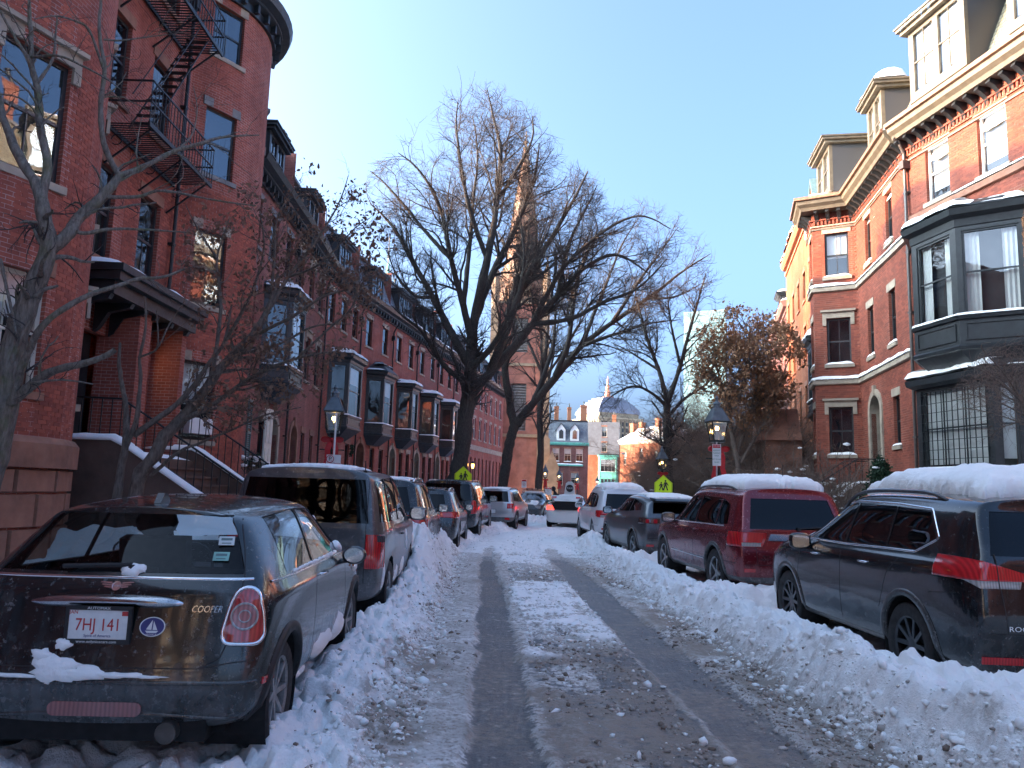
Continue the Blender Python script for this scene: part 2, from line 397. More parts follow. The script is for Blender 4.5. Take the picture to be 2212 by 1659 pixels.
def chunks():
    iv, jf = icos()
    def scatter(n, fn, name, m, s0, s1, lab):
        U, Y, S = fn(n); z = surf(U, Y)[0]
        n = len(U); sc = S[:, None, None] * (1 + .35 * RNG.standard_normal((n, 1, 3)).clip(-1.5, 1.5)) * np.array([1, 1, .75])
        jit = 1 + .28 * RNG.standard_normal((n, len(iv), 1)).clip(-1.3, 1.3)
        a = RNG.random(n) * 6.28; ca, sa = np.cos(a)[:, None], np.sin(a)[:, None]
        p = iv[None] * jit * sc; x = p[..., 0] * ca - p[..., 1] * sa; y = p[..., 0] * sa + p[..., 1] * ca
        V = np.stack([x + (U + cx(Y))[:, None], y + Y[:, None], p[..., 2] + (z + S * .12)[:, None]], -1).reshape(-1, 3)
        F = (jf[None] + (np.arange(n) * len(iv))[:, None, None]).reshape(-1, 3)
        tag(link(name, mesh_np(name, V, F, m, smooth=False)), lab, kind='stuff')
    def size(n, a, b): return a * (b / a) ** (RNG.random(n) ** 2.6)
    def dirty(n):
        k = RNG.random(n); y = 3.6 + 13 * RNG.random(n) ** 1.7
        u = np.where(k < .38, 2.36 + .17 * RNG.standard_normal(n), np.where(k < .62, -.52 + .2 * RNG.standard_normal(n), .55 + 1.0 * RNG.random(n)))
        keep = (fbm(u * 1.1, y * 1.1, 6.0, 3) > -.12) & ~((k >= .62) & (y > 8.6) & (fbm(u * 2, y * 2, 8.0, 2) < .25))
        return u[keep], y[keep], size(keep.sum(), .005, .026)
    def white(n):
        k = RNG.random(n); y = 3.4 + 26 * RNG.random(n) ** 1.8
        u = np.where(k < .36, 2.68 + .17 * RNG.standard_normal(n), np.where(k < .68, -.7 + .2 * RNG.standard_normal(n), .5 + 1.1 * RNG.random(n)))
        keep = ~((k >= .68) & (y < 8.2) & (RNG.random(n) < .9))
        return u[keep], y[keep], size(keep.sum(), .006, .038)
    t = NT('slush_chunk'); g = t.n('NewGeometry')
    c = t.mix(g.outputs['Random Per Island'], (.17, .125, .095), (.55, .50, .45)); t.pbr(c, .8, 0, .3, t.bump(t.noise(90, 3, .6, t.gen()), .5, .01))
    scatter(13000, dirty, 'slush_chunks', t.m, 0, 0, 'brown dirty lumps of frozen slush along the wheel tracks')
    scatter(9000, white, 'snow_lumps', snow_mat('snow_lump', (.94, .935, .91), .3), 0, 0, 'loose white snow lumps at the foot of the banks')
street(); chunks()
# ------------------------------------------------------------------ house kit (local frame: x along the facade, -y towards the street, z up)
SNOW = snow_mat()
BRICK_L = brick_mat('brick_left', (.36, .098, .062), (.25, .07, .048), (.42, .33, .30), .5)
BRICK_R = brick_mat('brick_right', (.27, .078, .048), (.19, .058, .04), (.30, .19, .14), .2)
BRICK_P = brick_mat('brick_plum', (.30, .105, .08), (.22, .08, .062), (.28, .2, .18), .3)
BRICK_O = brick_mat('brick_orange', (.33, .11, .05), (.26, .085, .04), (.4, .25, .16), .2)
BRICK_D = brick_mat('brick_dark', (.19, .075, .06), (.14, .055, .05), (.25, .2, .18), .3)
BRICK_T = brick_mat('brick_tan', (.30, .19, .11), (.25, .155, .09), (.45, .38, .3), .3)
PIECE_L = brick_piece_mat('brick_piece_left', (.39, .105, .064), (.235, .066, .046))
PIECE_R = brick_piece_mat('brick_piece_right', (.29, .082, .05), (.175, .054, .038))
MORTAR_L = simple('mortar_left', (.20, .085, .07), .9, var=.5, scale=1.2)
MORTAR_R = simple('mortar_right', (.26, .12, .08), .9, var=.4, scale=1.2)
BROWNST = simple('brownstone', (.27, .125, .078), .85, var=.35, scale=2.5, bump=.5)
LIMEST = simple('sandstone', (.34, .28, .21), .85, var=.3, scale=3, bump=.4)
GREYST = simple('grey_stone', (.19, .185, .175), .85, var=.3, scale=3, bump=.5)
BLACKP = simple('black_paint', (.018, .022, .024), .42, var=.5, scale=5, bump=.12)
OLIVEP = simple('olive_paint', (.125, .11, .078), .5, var=.3, scale=4, bump=.1)
DARKSASH = simple('dark_sash', (.03, .028, .028), .4, var=.4)
WHITEP = simple('white_paint', (.72, .71, .68), .5, var=.12, scale=4)
CREAMP = simple('cream_paint', (.55, .5, .4), .5, var=.15, scale=4)
COPPER = simple('copper_gutter', (.30, .17, .10), .45, metal=.4, var=.35)
VERDI = simple('verdigris', (.12, .42, .32), .6, var=.3, scale=3, bump=.2)
IRON = simple('black_iron', (.015, .016, .017), .45, var=.4, metal=.3)
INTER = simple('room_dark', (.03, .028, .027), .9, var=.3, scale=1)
BLIND = simple('window_blind', (.62, .60, .55), .8, var=.12, scale=1.5)
CURT = simple('curtain', (.42, .38, .30), .9, var=.25, scale=3)
GLASS = glass_mat('window_glass', (.82, .86, .88), .05, .012)
GLASSD = simple('far_window_glass', (.03, .035, .04), .06, var=.2, scale=1, spec=1.0)
def slate_mat():
    t = NT('slate'); uv = t.n('UVMap').outputs[0]; b = t.n('TexBrick', offset=.5); t.t.links.new(uv, b.inputs['Vector'])
    for k, v in (('Scale', 1.0), ('Brick Width', .26), ('Row Height', .2), ('Mortar Size', .012), ('Color1', (.13, .15, .17, 1)), ('Color2', (.20, .22, .24, 1)), ('Mortar', (.05, .055, .06, 1))): t.set(b, k, v)
    c = t.mix(1.0, b.outputs[0], t.ramp(t.noise(1.2, 5, .6, uv), [(.3, .75), (.7, 1.2)]), 'MULTIPLY')
    t.pbr(c, .5, 0, .5, t.bump(t.math('SUBTRACT', 1.0, b.outputs[1]), .5, .02)); return t.m
SLATE = slate_mat()

class Path:
    def __init__(s, pts):
        s.p = [Vector((a, b)) for a, b in pts]; s.s = [0.0]
        for i in range(1, len(s.p)): s.s.append(s.s[-1] + (s.p[i] - s.p[i - 1]).length)
        s.L = s.s[-1]
    def seg(s, t):
        for i in range(len(s.p) - 1):
            if t <= s.s[i + 1] + 1e-9: return i
        return len(s.p) - 2
    def P(s, t):
        i = s.seg(t); f = (t - s.s[i]) / max(1e-9, s.s[i + 1] - s.s[i]); return s.p[i].lerp(s.p[i + 1], f)
    def N(s, t):
        i = s.seg(t); d = (s.p[i + 1] - s.p[i]).normalized(); return Vector((d.y, -d.x))
    def frame(s, s0, s1):
        a, b = s.P(s0), s.P(s1); ex = (b - a).normalized(); w = (b - a).length
        M = Matrix(((ex.x, -ex.y, 0, a.x), (ex.y, ex.x, 0, a.y), (0, 0, 1, 0), (0, 0, 0, 1)))
        return M, w
def arc(x0, x1, sag, n=14):
    c = (x1 - x0) / 2; r = (c * c + sag * sag) / 2 / sag; a = math.asin(c / r)
    return [((x0 + x1) / 2 + r * math.sin(t), -(r * math.cos(t) - (r - sag))) for t in [(-1 + 2 * i / n) * a for i in range(n + 1)]]
def wall(mb, path, z0, z1, ops=(), mi=0, reveal=.17, rmi=None):
    ops = [o for o in ops if o[3] > z0 and o[2] < z1]
    S = sorted(set([round(v, 4) for v in path.s] + [round(v, 4) for o in ops for v in o[:2]]))
    Z = sorted(set([z0, z1] + [round(min(max(v, z0), z1), 4) for o in ops for v in o[2:4]]))
    for i in range(len(S) - 1):
        a, b = path.P(S[i] + 1e-6), path.P(S[i + 1] - 1e-6); m = (S[i] + S[i + 1]) / 2
        for j in range(len(Z) - 1):
            mz = (Z[j] + Z[j + 1]) / 2
            if any(o[0] < m < o[1] and o[2] < mz < o[3] for o in ops): continue
            mb.quad((a.x, a.y, Z[j]), (b.x, b.y, Z[j]), (b.x, b.y, Z[j + 1]), (a.x, a.y, Z[j + 1]), mi,
                    [(S[i], Z[j]), (S[i + 1], Z[j]), (S[i + 1], Z[j + 1]), (S[i], Z[j + 1])])
    for o in ops:
        a, b = path.P(o[0]), path.P(o[1]); n = -path.N((o[0] + o[1]) / 2) * reveal; q = rmi if rmi is not None else mi
        za, zb = max(o[2], z0), min(o[3], z1)
        for p in (a, b):
            mb.quad((p.x, p.y, za), (p.x + n.x, p.y + n.y, za), (p.x + n.x, p.y + n.y, zb), (p.x, p.y, zb), q, [(0, za), (.17, za), (.17, zb), (0, zb)])
        for z in (za, zb):
            mb.quad((a.x, a.y, z), (b.x, b.y, z), (b.x + n.x, b.y + n.y, z), (a.x + n.x, a.y + n.y, z), q, [(0, 0), (1, 0), (1, .17), (0, .17)])
def sweep(mb, pts, prof, mi=0, caps=True, closed=False):
    """pts plan polyline [(x,y)], prof closed list of (out,z)"""
    P = [Vector(p) for p in pts]; n = len(P); k = len(prof); vs_ = []
    for i in range(n):
        d0 = (P[i] - P[i - 1]).normalized() if i else (P[1] - P[0]).normalized()
        d1 = (P[i + 1] - P[i]).normalized() if i < n - 1 else d0
        if i == 0: d0 = d1
        n0 = Vector((d0.y, -d0.x)); n1 = Vector((d1.y, -d1.x)); m = n0 + n1; m = m / max(.35, m.dot(n0))
        for o, z in prof: vs_.append((P[i].x + m.x * o, P[i].y + m.y * o, z))
    fs = [(i * k + j, (i + 1) * k + j, (i + 1) * k + (j + 1) % k, i * k + (j + 1) % k) for i in range(n - 1) for j in range(k)]
    if caps: fs += [tuple(range(k))[::-1], tuple((n - 1) * k + j for j in range(k))]
    mb.add(vs_, fs, mi)
def snow_sweep(mb, pts, out0, out1, z, h, seed=0, step=.12, slope=0.0):
    """lumpy cushion of snow lying along a ledge"""
    p = Path(pts); n = max(3, int(p.L / step)); k = 7; vs_ = []
    for i in range(n + 1):
        t = p.L * i / n; a = p.P(min(t, p.L - 1e-6)); nn = p.N(min(t, p.L - 1e-6))
        e = min(1, min(i, n - i) / 1.5 + .15); hh = h * e * (1 + .35 * float(fbm(t * 2.5, seed, 1.0, 3)))
        oo = out1 + (out1 - out0) * .12 * float(fbm(t * 3.1, seed + 9, 2.0, 3)) * e
        for j in range(k):
            f = j / (k - 1); o = out0 + (oo - out0) * f; prof = math.sin(math.pi * (.12 + .88 * f) ** .9) if 0 < j < k - 1 else 0
            zz = z + hh * max(0, prof) ** .55 + slope * o
            vs_.append((a.x + nn.x * o, a.y + nn.y * o, zz))
    fs = [(i * k + j, (i + 1) * k + j, (i + 1) * k + j + 1, i * k + j + 1) for i in range(n) for j in range(k - 1)]
    mb.add(vs_, fs)
def snow_part(mb, root, name='snow_cap'):
    if not mb.f: return None
    return tag(mb.build(name, SNOW, root, smooth=True), kind='stuff')

_WC = {}
STY = dict(
    black=dict(sash=DARKSASH, trim=LIMEST, cols=1), brown=dict(sash=DARKSASH, trim=BROWNST, cols=2), two=dict(sash=BLACKP, trim=LIMEST, cols=2),
    blind=dict(sash=BLACKP, trim=LIMEST, cols=2, blind=.55), fullblind=dict(sash=BLACKP, trim=LIMEST, cols=2, blind=1.0), white=dict(sash=WHITEP, trim=LIMEST, cols=1),
    cream=dict(sash=CREAMP, trim=BROWNST, cols=2, blind=.4), whiteblind=dict(sash=WHITEP, trim=LIMEST, cols=1, blind=.8), plain=dict(sash=DARKSASH, trim=None, cols=1),
    olive=dict(sash=OLIVEP, trim=None, cols=2, blind=1.0), brownhood=dict(sash=DARKSASH, trim=LIMEST, cols=2, hood=True), curtain=dict(sash=BLACKP, trim=None, cols=1, blind=.9, cur=True),
    grey=dict(sash=DARKSASH, trim=GREYST, cols=1))
def win_mesh(w, h, sty, arch=False):
    key = (round(w, 2), round(h, 2), sty)
    if key in _WC: return _WC[key]
    S = STY[sty]; f = MB(); ft = .07; y0, y1 = .10, .17
    f.box(0, ft, y0, y1, 0, h); f.box(w - ft, w, y0, y1, 0, h); f.box(ft, w - ft, y0, y1, 0, ft * 1.2); f.box(ft, w - ft, y0, y1, h - ft, h)
    hm = h * .5; f.box(ft, w - ft, y0 + .01, y1 - .005, hm - .03, hm + .03)
    for (a, b) in ((ft * 1.2, hm - .03), (hm + .03, h - ft)):
        for c in range(1, S['cols']):
            x = ft + (w - 2 * ft) * c / S['cols']; f.box(x - .013, x + .013, y0 + .02, y1 - .02, a, b)
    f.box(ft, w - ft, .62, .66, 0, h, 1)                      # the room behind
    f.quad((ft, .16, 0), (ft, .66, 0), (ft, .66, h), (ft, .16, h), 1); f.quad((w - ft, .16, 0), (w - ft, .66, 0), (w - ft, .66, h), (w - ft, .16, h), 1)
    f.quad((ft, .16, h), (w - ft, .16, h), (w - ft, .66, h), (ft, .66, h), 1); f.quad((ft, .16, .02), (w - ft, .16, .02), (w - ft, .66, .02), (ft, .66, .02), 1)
    if 'blind' in S:
        if S.get('cur'):
            for xa, xb in ((ft, w * .3), (w * .7, w - ft)):
                k = 8
                for i in range(k):
                    xx0, xx1 = xa + (xb - xa) * i / k, xa + (xb - xa) * (i + 1) / k
                    f.quad((xx0, .24 + .02 * (i % 2), 0), (xx1, .24 + .02 * ((i + 1) % 2), 0), (xx1, .24 + .02 * ((i + 1) % 2), h), (xx0, .24 + .02 * (i % 2), h), 2)
        else: f.quad((ft, .22, h * (1 - S['blind'])), (w - ft, .22, h * (1 - S['blind'])), (w - ft, .22, h), (ft, .22, h), 2)
    fm = f.mesh('window_frame', [S['sash'], INTER, CURT if S.get('cur') else BLIND])
    g = MB(); g.quad((ft, .135, ft), (w - ft, .135, ft), (w - ft, .135, hm), (ft, .135, hm)); g.quad((ft, .115, hm), (w - ft, .115, hm), (w - ft, .115, h - ft), (ft, .115, h - ft))
    gm = g.mesh('pane', GLASS)
    sm = lm = None
    if S['trim']:
        s_ = MB(); s_.box(-.1, w + .1, -.07, .10, -.13, -.003); sm = s_.mesh('sill', S['trim'])
        l = MB()
        if S.get('hood'):
            l.box(-.14, w + .14, -.05, .10, h + .003, h + .24); l.box(-.2, w + .2, -.14, .10, h + .24, h + .32)
            for x in (-.14, w): l.box(x, x + .14, -.06, .0, h - .28, h)
        else: l.box(-.1, w + .1, -.025, .10, h + .003, h + .26)
        lm = l.mesh('lintel', S['trim'])
    _WC[key] = (fm, gm, sm, lm); return _WC[key]
def place(M):
    return M.to_translation(), M.to_euler()
def window(root, path, s0, s1, z0, z1, sty='black', snow=False, label=None):
    M, w = path.frame(s0, s1); fm, gm, sm, lm = win_mesh(w, z1 - z0, sty); M = M @ Matrix.Translation((0, 0, z0))
    o = link('window', fm, root); o.location, o.rotation_euler = place(M)
    if label: o['label'] = label
    link('pane', gm, o)
    if sm: link('sill', sm, o)
    if lm: link('lintel', lm, o)
    if snow:
        b = MB(); snow_sweep(b, [(-.08, 0), (w + .08, 0)], -.10, .085, -.003, .08 + .08 * random.random(), random.random() * 50); snow_part(b, o)
    return o
def window_simple(name, parent, M, w, h, sash, blind=None, cols=1, rows=2, depth=.05, glass=None):
    """frame and glass in one mesh, flush in a flat panel at M (x right, -y out)"""
    b = MB(); t = .055
    b.box(0, t, -depth * .4, depth, 0, h); b.box(w - t, w, -depth * .4, depth, 0, h); b.box(t, w - t, -depth * .4, depth, 0, t); b.box(t, w - t, -depth * .4, depth, h - t, h)
    for r in range(1, rows): b.box(t, w - t, -depth * .2, depth * .8, h * r / rows - .02, h * r / rows + .02)
    for c in range(1, cols): b.box(w * c / cols - .011, w * c / cols + .011, -depth * .1, depth * .6, t, h - t)
    b.quad((t, depth * .5, t), (w - t, depth * .5, t), (w - t, depth * .5, h - t), (t, depth * .5, h - t), 1)
    b.quad((0, depth + .2, 0), (w, depth + .2, 0), (w, depth + .2, h), (0, depth + .2, h), 2)
    if blind == 'cur':
        for xa, xb in ((t, w * .3), (w * .7, w - t)):
            for i in range(6): b.quad((xa + (xb - xa) * i / 6, depth + .06 + .03 * (i % 2), 0), (xa + (xb - xa) * (i + 1) / 6, depth + .06 + .03 * ((i + 1) % 2), 0), (xa + (xb - xa) * (i + 1) / 6, depth + .06 + .03 * ((i + 1) % 2), h), (xa + (xb - xa) * i / 6, depth + .06 + .03 * (i % 2), h), 3)
    elif blind: b.quad((t, depth + .06, h * (1 - blind)), (w - t, depth + .06, h * (1 - blind)), (w - t, depth + .06, h), (t, depth + .06, h), 3)
    o = b.build(name, [sash, glass or GLASS, INTER, BLIND], parent); o.location, o.rotation_euler = place(M); return o

def bricks(root, path, z0, z1, ops, m, lim=300, bw=.205, bh=.062, pitch=(.215, .075)):
    """each brick of the wall as a slab proud of its joints; the nearest are objects of their own"""
    Mw = root.matrix_basis.copy(); inv = _CM.inverted(); L = []
    r = 0; z = z0 + .006
    while z + bh < z1:
        s = -.1075 * (r % 2)
        while s < path.L:
            a, b = max(s, 0) + .004, min(s + bw, path.L) - .004
            if b - a > .05 and not any(a < o[1] + .02 and b > o[0] - .02 and z < o[3] + .02 and z + bh > o[2] - .02 for o in ops): L.append((a, b, z))
            s += pitch[0]
        z += pitch[1]; r += 1
    full = MB(); full.box(0, 1, -.007, .02, 0, bh); fm = full.mesh('brick', m)
    def vis(q):
        p = path.P((q[0] + q[1]) / 2); w = Mw @ Vector((p.x, p.y, q[2])); c = inv @ (w - Vector((0, 0, CAM_H)))
        n = path.N((q[0] + q[1]) / 2); nw = Mw.to_3x3() @ Vector((n.x, n.y, 0)); 
        if c.z > -1: return 1e9
        x, y = c.x / -c.z, c.y / -c.z
        if abs(x) > .66 or abs(y) > .5 or nw.dot(Vector((0, 0, CAM_H)) - w) < 0: return 1e9
        return w.length / max(.2, nw.dot((Vector((0, 0, CAM_H)) - w).normalized()))
    L.sort(key=vis); near, rest = [q for q in L[:lim] if vis(q) < 1e8], L[lim:]
    for a, b, z in near:
        M, w = path.frame(a, b); o = link('brick', fm, root); o.location = M.to_translation() + Vector((0, 0, z)); o.rotation_euler = M.to_euler(); o.scale = (w, 1, 1)
    B = MB()
    for a, b, z in rest:
        p, q = path.P(a), path.P(b); n = path.N((a + b) / 2) * .007
        v = [(p.x, p.y), (q.x, q.y), (q.x + n.x, q.y + n.y), (p.x + n.x, p.y + n.y)]
        B.add([(x, y, z) for x, y in v] + [(x, y, z + bh) for x, y in v], [(2, 3, 7, 6), (1, 2, 6, 5), (3, 0, 4, 7), (4, 5, 6, 7), (0, 1, 2, 3)])
    if B.f: tag(B.build('bricks', m, root, fixn=True), kind='stuff')

def cornice(root, pts, z, style='left', brick=True, near=False, snow=False):
    """projecting eaves with gutter; z = underside of the bed mould"""
    c = MB()
    if style == 'left':
        sweep(c, pts, [(.0, z), (.10, z), (.10, z + .25), (.30, z + .34), (.30, z + .42), (.52, z + .50), (.60, z + .72), (.0, z + .74)], 0)
    elif style == 'right':
        sweep(c, pts, [(.0, z + .28), (.42, z + .30), (.46, z + .42), (.58, z + .52), (.62, z + .74), (.0, z + .76)], 0)
        sweep(c, pts, [(.622, z + .66), (.70, z + .68), (.70, z + .80), (.622, z + .80)], 1)
        sweep(c, pts, [(.0, z - .42), (.05, z - .42), (.05, z - .36), (.0, z - .36)], 0)
    o = c.build('cornice', [BLACKP if style == 'left' else OLIVEP, COPPER], root)
    p = Path(pts); bm_ = MB(); sp = .42 if style == 'right' else .5; n = int(p.L / sp)
    if style == 'right': bm_.prism([(0, 0), (0, .27), (-.36, .27), (-.40, .17), (-.26, .10), (-.12, -.02), (-.05, -.16)], -.07, .07, 'x')
    else: bm_.prism([(0, 0), (0, .24), (-.24, .24), (-.22, .12), (-.06, -.05)], -.05, .05, 'x')
    m = bm_.mesh('bracket', BLACKP); J = MB()
    for i in range(n + 1):
        t = min(p.L - .08, .08 + i * (p.L - .16) / n); a = p.P(t); nn = p.N(t); ang = math.atan2(-nn.x, nn.y) + math.pi
        if near:
            b = link('bracket', m, root, (a.x, a.y, z + (.02 if style == 'right' else .1)), ang)
        else:
            J.T = Matrix.Translation((a.x, a.y, z + .05)) @ Matrix.Rotation(ang, 4, 'Z'); 
            J.box(-.05, .05, -.26, 0, 0, .26)
    J.T = None
    if J.f: tag(J.build('brackets', BLACKP, root), kind='stuff')
    if style == 'right' and near:      # dentil course of moulded brick
        d = MB(); k = int(p.L / .14)
        for i in range(k):
            t = (i + .5) * p.L / k; a = p.P(t); nn = p.N(t); ang = math.atan2(-nn.x, nn.y) + math.pi
            d.T = Matrix.Translation((a.x, a.y, z - .22)) @ Matrix.Rotation(ang, 4, 'Z'); d.box(-.035, .035, -.07, 0, 0, .16)
        d.T = None; sweep(d, pts, [(.0, z - .05), (.10, z - .05), (.10, z + .0), (0, z + .0)]); tag(d.build('dentils', PIECE_R, root), kind='stuff')
    if snow:
        s = MB(); snow_sweep(s, pts, .0, .64, z + .745, .22, random.random() * 40, .2); snow_part(s, root)
    return o
def mansard(root, W_, z, h, back=1.1, y0=0.0, D=10.0, mat=None, x0=0.0):
    """steep slate slope, flat deck, party walls"""
    b = MB(); n = 1
    b.quad((x0, y0 + .05, z), (W_, y0 + .05, z), (W_, y0 + back, z + h), (x0, y0 + back, z + h), 0, [(0, 0), (W_, 0), (W_, h), (0, h)])
    b.quad((x0, y0 + back, z + h), (W_, y0 + back, z + h), (W_, D, z + h + .3), (x0, D, z + h + .3), 1, [(0, 0), (W_, 0), (W_, 9), (0, 9)])
    for x in (x0, W_): b.add([(x, y0 + .05, z), (x, y0 + back, z + h), (x, D, z + h + .3), (x, D, z)], [(0, 1, 2, 3)], 0)
    b.quad((x0, D, z), (W_, D, z), (W_, D, z + h + .3), (x0, D, z + h + .3), 0)
    b.box(x0, W_, y0 + back - .16, y0 + back + .08, z + h - .02, z + h + .12, 2)
    return b.build('roof', [mat or SLATE, SLATE, BLACKP], root)
def dormer(root, xc, w, z0, h, y0, nwin=2, mat=None, snow=True, sty='black', back=1.2, drip=False):
    mat = mat or BLACKP; b = MB(); x0, x1 = xc - w / 2, xc + w / 2
    fr = .16; ww = (w - 2 * fr - .1 * (nwin - 1)) / nwin
    b.box(x0, x0 + fr, y0, y0 + .12, z0, z0 + h); b.box(x1 - fr, x1, y0, y0 + .12, z0, z0 + h)
    b.box(x0 + fr, x1 - fr, y0, y0 + .12, z0, z0 + .22); b.box(x0 + fr, x1 - fr, y0, y0 + .12, z0 + h - .2, z0 + h)
    for i in range(1, nwin): xx = x0 + fr + i * (ww + .1) - .1; b.box(xx, xx + .1, y0, y0 + .12, z0 + .22, z0 + h - .2)
    for x in (x0 + .003, x1 - .083): b.box(x, x + .08, y0 + .12, y0 + back + .4, z0 - .05, z0 + h, 1)
    b.box(x0 - .22, x1 + .22, y0 - .28, y0 + back + .5, z0 + h, z0 + h + .10); b.box(x0 - .14, x1 + .14, y0 - .18, y0 + back + .4, z0 + h - .12, z0 + h - .003)
    b.box(x0 - .26, x1 + .26, y0 - .32, y0 + back + .5, z0 + h + .10, z0 + h + .16)
    o = b.build('dormer', [mat, SLATE], root)
    for i in range(nwin):
        M = Matrix.Translation((x0 + fr + i * (ww + .1), y0 + .02, z0 + .22)); window_simple('window', o, M, ww, h - .42, mat if mat is not BLACKP else DARKSASH, blind={'olive': .9, 'black': None, 'b': .5}.get(sty), cols=2)
    if snow:
        s = MB(); hh = snow if isinstance(snow, float) else .16
        snow_sweep(s, [(x0 - .2, y0 + .3), (x1 + .2, y0 + .3)], -.6, .60, z0 + h + .16, hh, random.random() * 60, .15); snow_part(s, o)
    return o
def chimney(root, x, y, z0, h, w=.6, d=1.1, pots=3, m=None, snow=True):
    b = MB(); b.box(x - w / 2, x + w / 2, y, y + d, z0, z0 + h); b.box(x - w / 2 - .06, x + w / 2 + .06, y - .06, y + d + .06, z0 + h - .3, z0 + h - .12); b.box(x - w / 2 - .04, x + w / 2 + .04, y - .04, y + d + .04, z0 + h - .06, z0 + h + .04)
    uvw = b; o = b.build('chimney', m or BROWNST, root)
    for i in range(pots):
        p = MB(); p.lathe([(.11, 0), (.12, .08), (.09, .12), (.085, .5), (.11, .55), (.11, .6)], (x, y + d * (i + .5) / pots, z0 + h + .04), 10); p.build('chimney_pot', BLACKP, o, smooth=False)
    return o
def oriel(root, path_y, x0, x1, z0, z1, p=.85, a=.55, mat=None, hz=None, roof='flat', wz=None, snow=.1, blinds=(None, .4, None), cols=1, base=.55, side_light=False):
    """canted timber bay carried on the wall; three window faces"""
    mat = mat or BLACKP; y = path_y
    pl = [(x0, y), (x0 + a, y - p), (x1 - a, y - p), (x1, y)]
    wz = wz or (z0 + .75, z1 - .45); b = MB(); P = Path(pl)
    ops = []
    for i in range(3):
        L = P.s[i + 1] - P.s[i]; mrg = .14 if i != 1 else .2
        ops.append((P.s[i] + mrg, P.s[i + 1] - mrg, wz[0], wz[1]))
    wall(b, P, z0, z1, ops, 0, .08)
    b.add([(q[0], q[1], z0) for q in pl], [(0, 1, 2, 3)]); b.add([(q[0], q[1], z1) for q in pl], [(0, 1, 2, 3)])
    sweep(b, pl, [(0, z0), (.06, z0 + .02), (.08, z0 + .10), (.02, z0 + .16), (0, z0 + .16)]); sweep(b, pl, [(0, wz[0] - .14), (.06, wz[0] - .13), (.08, wz[0] - .05), (0, wz[0] - .02)])
    sweep(b, pl, [(0, wz[1] + .10), (.03, wz[1] + .12), (.05, z1 - .18), (.22, z1 - .10), (.26, z1 + .06), (0, z1 + .08)])
    for i in range(3):   # raised panels under the windows
        M, L = P.frame(P.s[i] + .12, P.s[i + 1] - .12); b.T = M
        if L > .2: b.box(0, L, -.03, .0, z0 + .26, z0 + .3); b.box(0, L, -.03, .0, wz[0] - .26, wz[0] - .22); b.box(0, .04, -.03, .0, z0 + .3, wz[0] - .26); b.box(L - .04, L, -.03, .0, z0 + .3, wz[0] - .26)
        b.T = None
    if base:   # corbelled underside
        c = [((x0 + x1) / 2 - (x1 - x0) * .3, y), ((x0 + x1) / 2 - (x1 - x0) * .2, y - p * .35), ((x0 + x1) / 2 + (x1 - x0) * .2, y - p * .35), ((x0 + x1) / 2 + (x1 - x0) * .3, y)]
        v = [(q[0], q[1], z0) for q in pl] + [(q[0], q[1], z0 - base) for q in c]
        b.add(v, [(0, 1, 5, 4), (1, 2, 6, 5), (2, 3, 7, 6), (4, 5, 6, 7)])
    o = b.build('oriel', mat, root)
    for i, (s0, s1, za, zb) in enumerate(ops):
        M, w = P.frame(s0, s1)
        window_simple('window', o, M @ Matrix.Translation((0, .05, za)), w, zb - za, mat if mat is not VERDI else WHITEP, blinds[i], cols=cols if i == 1 else 1)
    r = MB(); q = [(x0 - .2, y), (x0 + a - .14, y - p - .24), (x1 - a + .14, y - p - .24), (x1 + .2, y)]; zt = z1 + .09
    if roof == 'hip':
        v = [(k[0], k[1], zt) for k in q] + [((x0 + x1) / 2 - .12, y, zt + .75), ((x0 + x1) / 2 + .12, y, zt + .75), ((x0 + x1) / 2 - .1, y - p * .45, zt + .75), ((x0 + x1) / 2 + .1, y - p * .45, zt + .75)]
        r.add(v, [(0, 1, 6, 4), (1, 2, 7, 6), (2, 3, 5, 7), (4, 6, 7, 5), (0, 1, 2, 3)])
    else:
        v = [(k[0], k[1], zt) for k in q] + [(k[0] * .94 + (x0 + x1) * .03, k[1] * .8 + y * .2, zt + .2) for k in q]
        r.add(v, [(0, 1, 5, 4), (1, 2, 6, 5), (2, 3, 7, 6), (4, 5, 6, 7), (0, 1, 2, 3)])
    r.build('roof', SLATE if roof == 'hip' else BLACKP, o)
    if snow:
        s = MB(); zz = zt + (.21 if roof != 'hip' else .05)
        if roof == 'hip': snow_sweep(s, [(x0 - .1, y), (x0 + a * .6, y - p - .1)], -.2, .14, zz, snow, 3); snow_sweep(s, [(x0 + a * .9, y - p * .55), (x1 - a * .9, y - p * .55)], -.3, .3, zt + .5, snow, 5)
        else: snow_sweep(s, q, -.75, .02, zz - .16, snow * 1.6 + .1, 8, .12)
        snow_sweep(s, pl, -.04, .10, wz[0] - .03, .07, 13); snow_part(s, o)
    return o
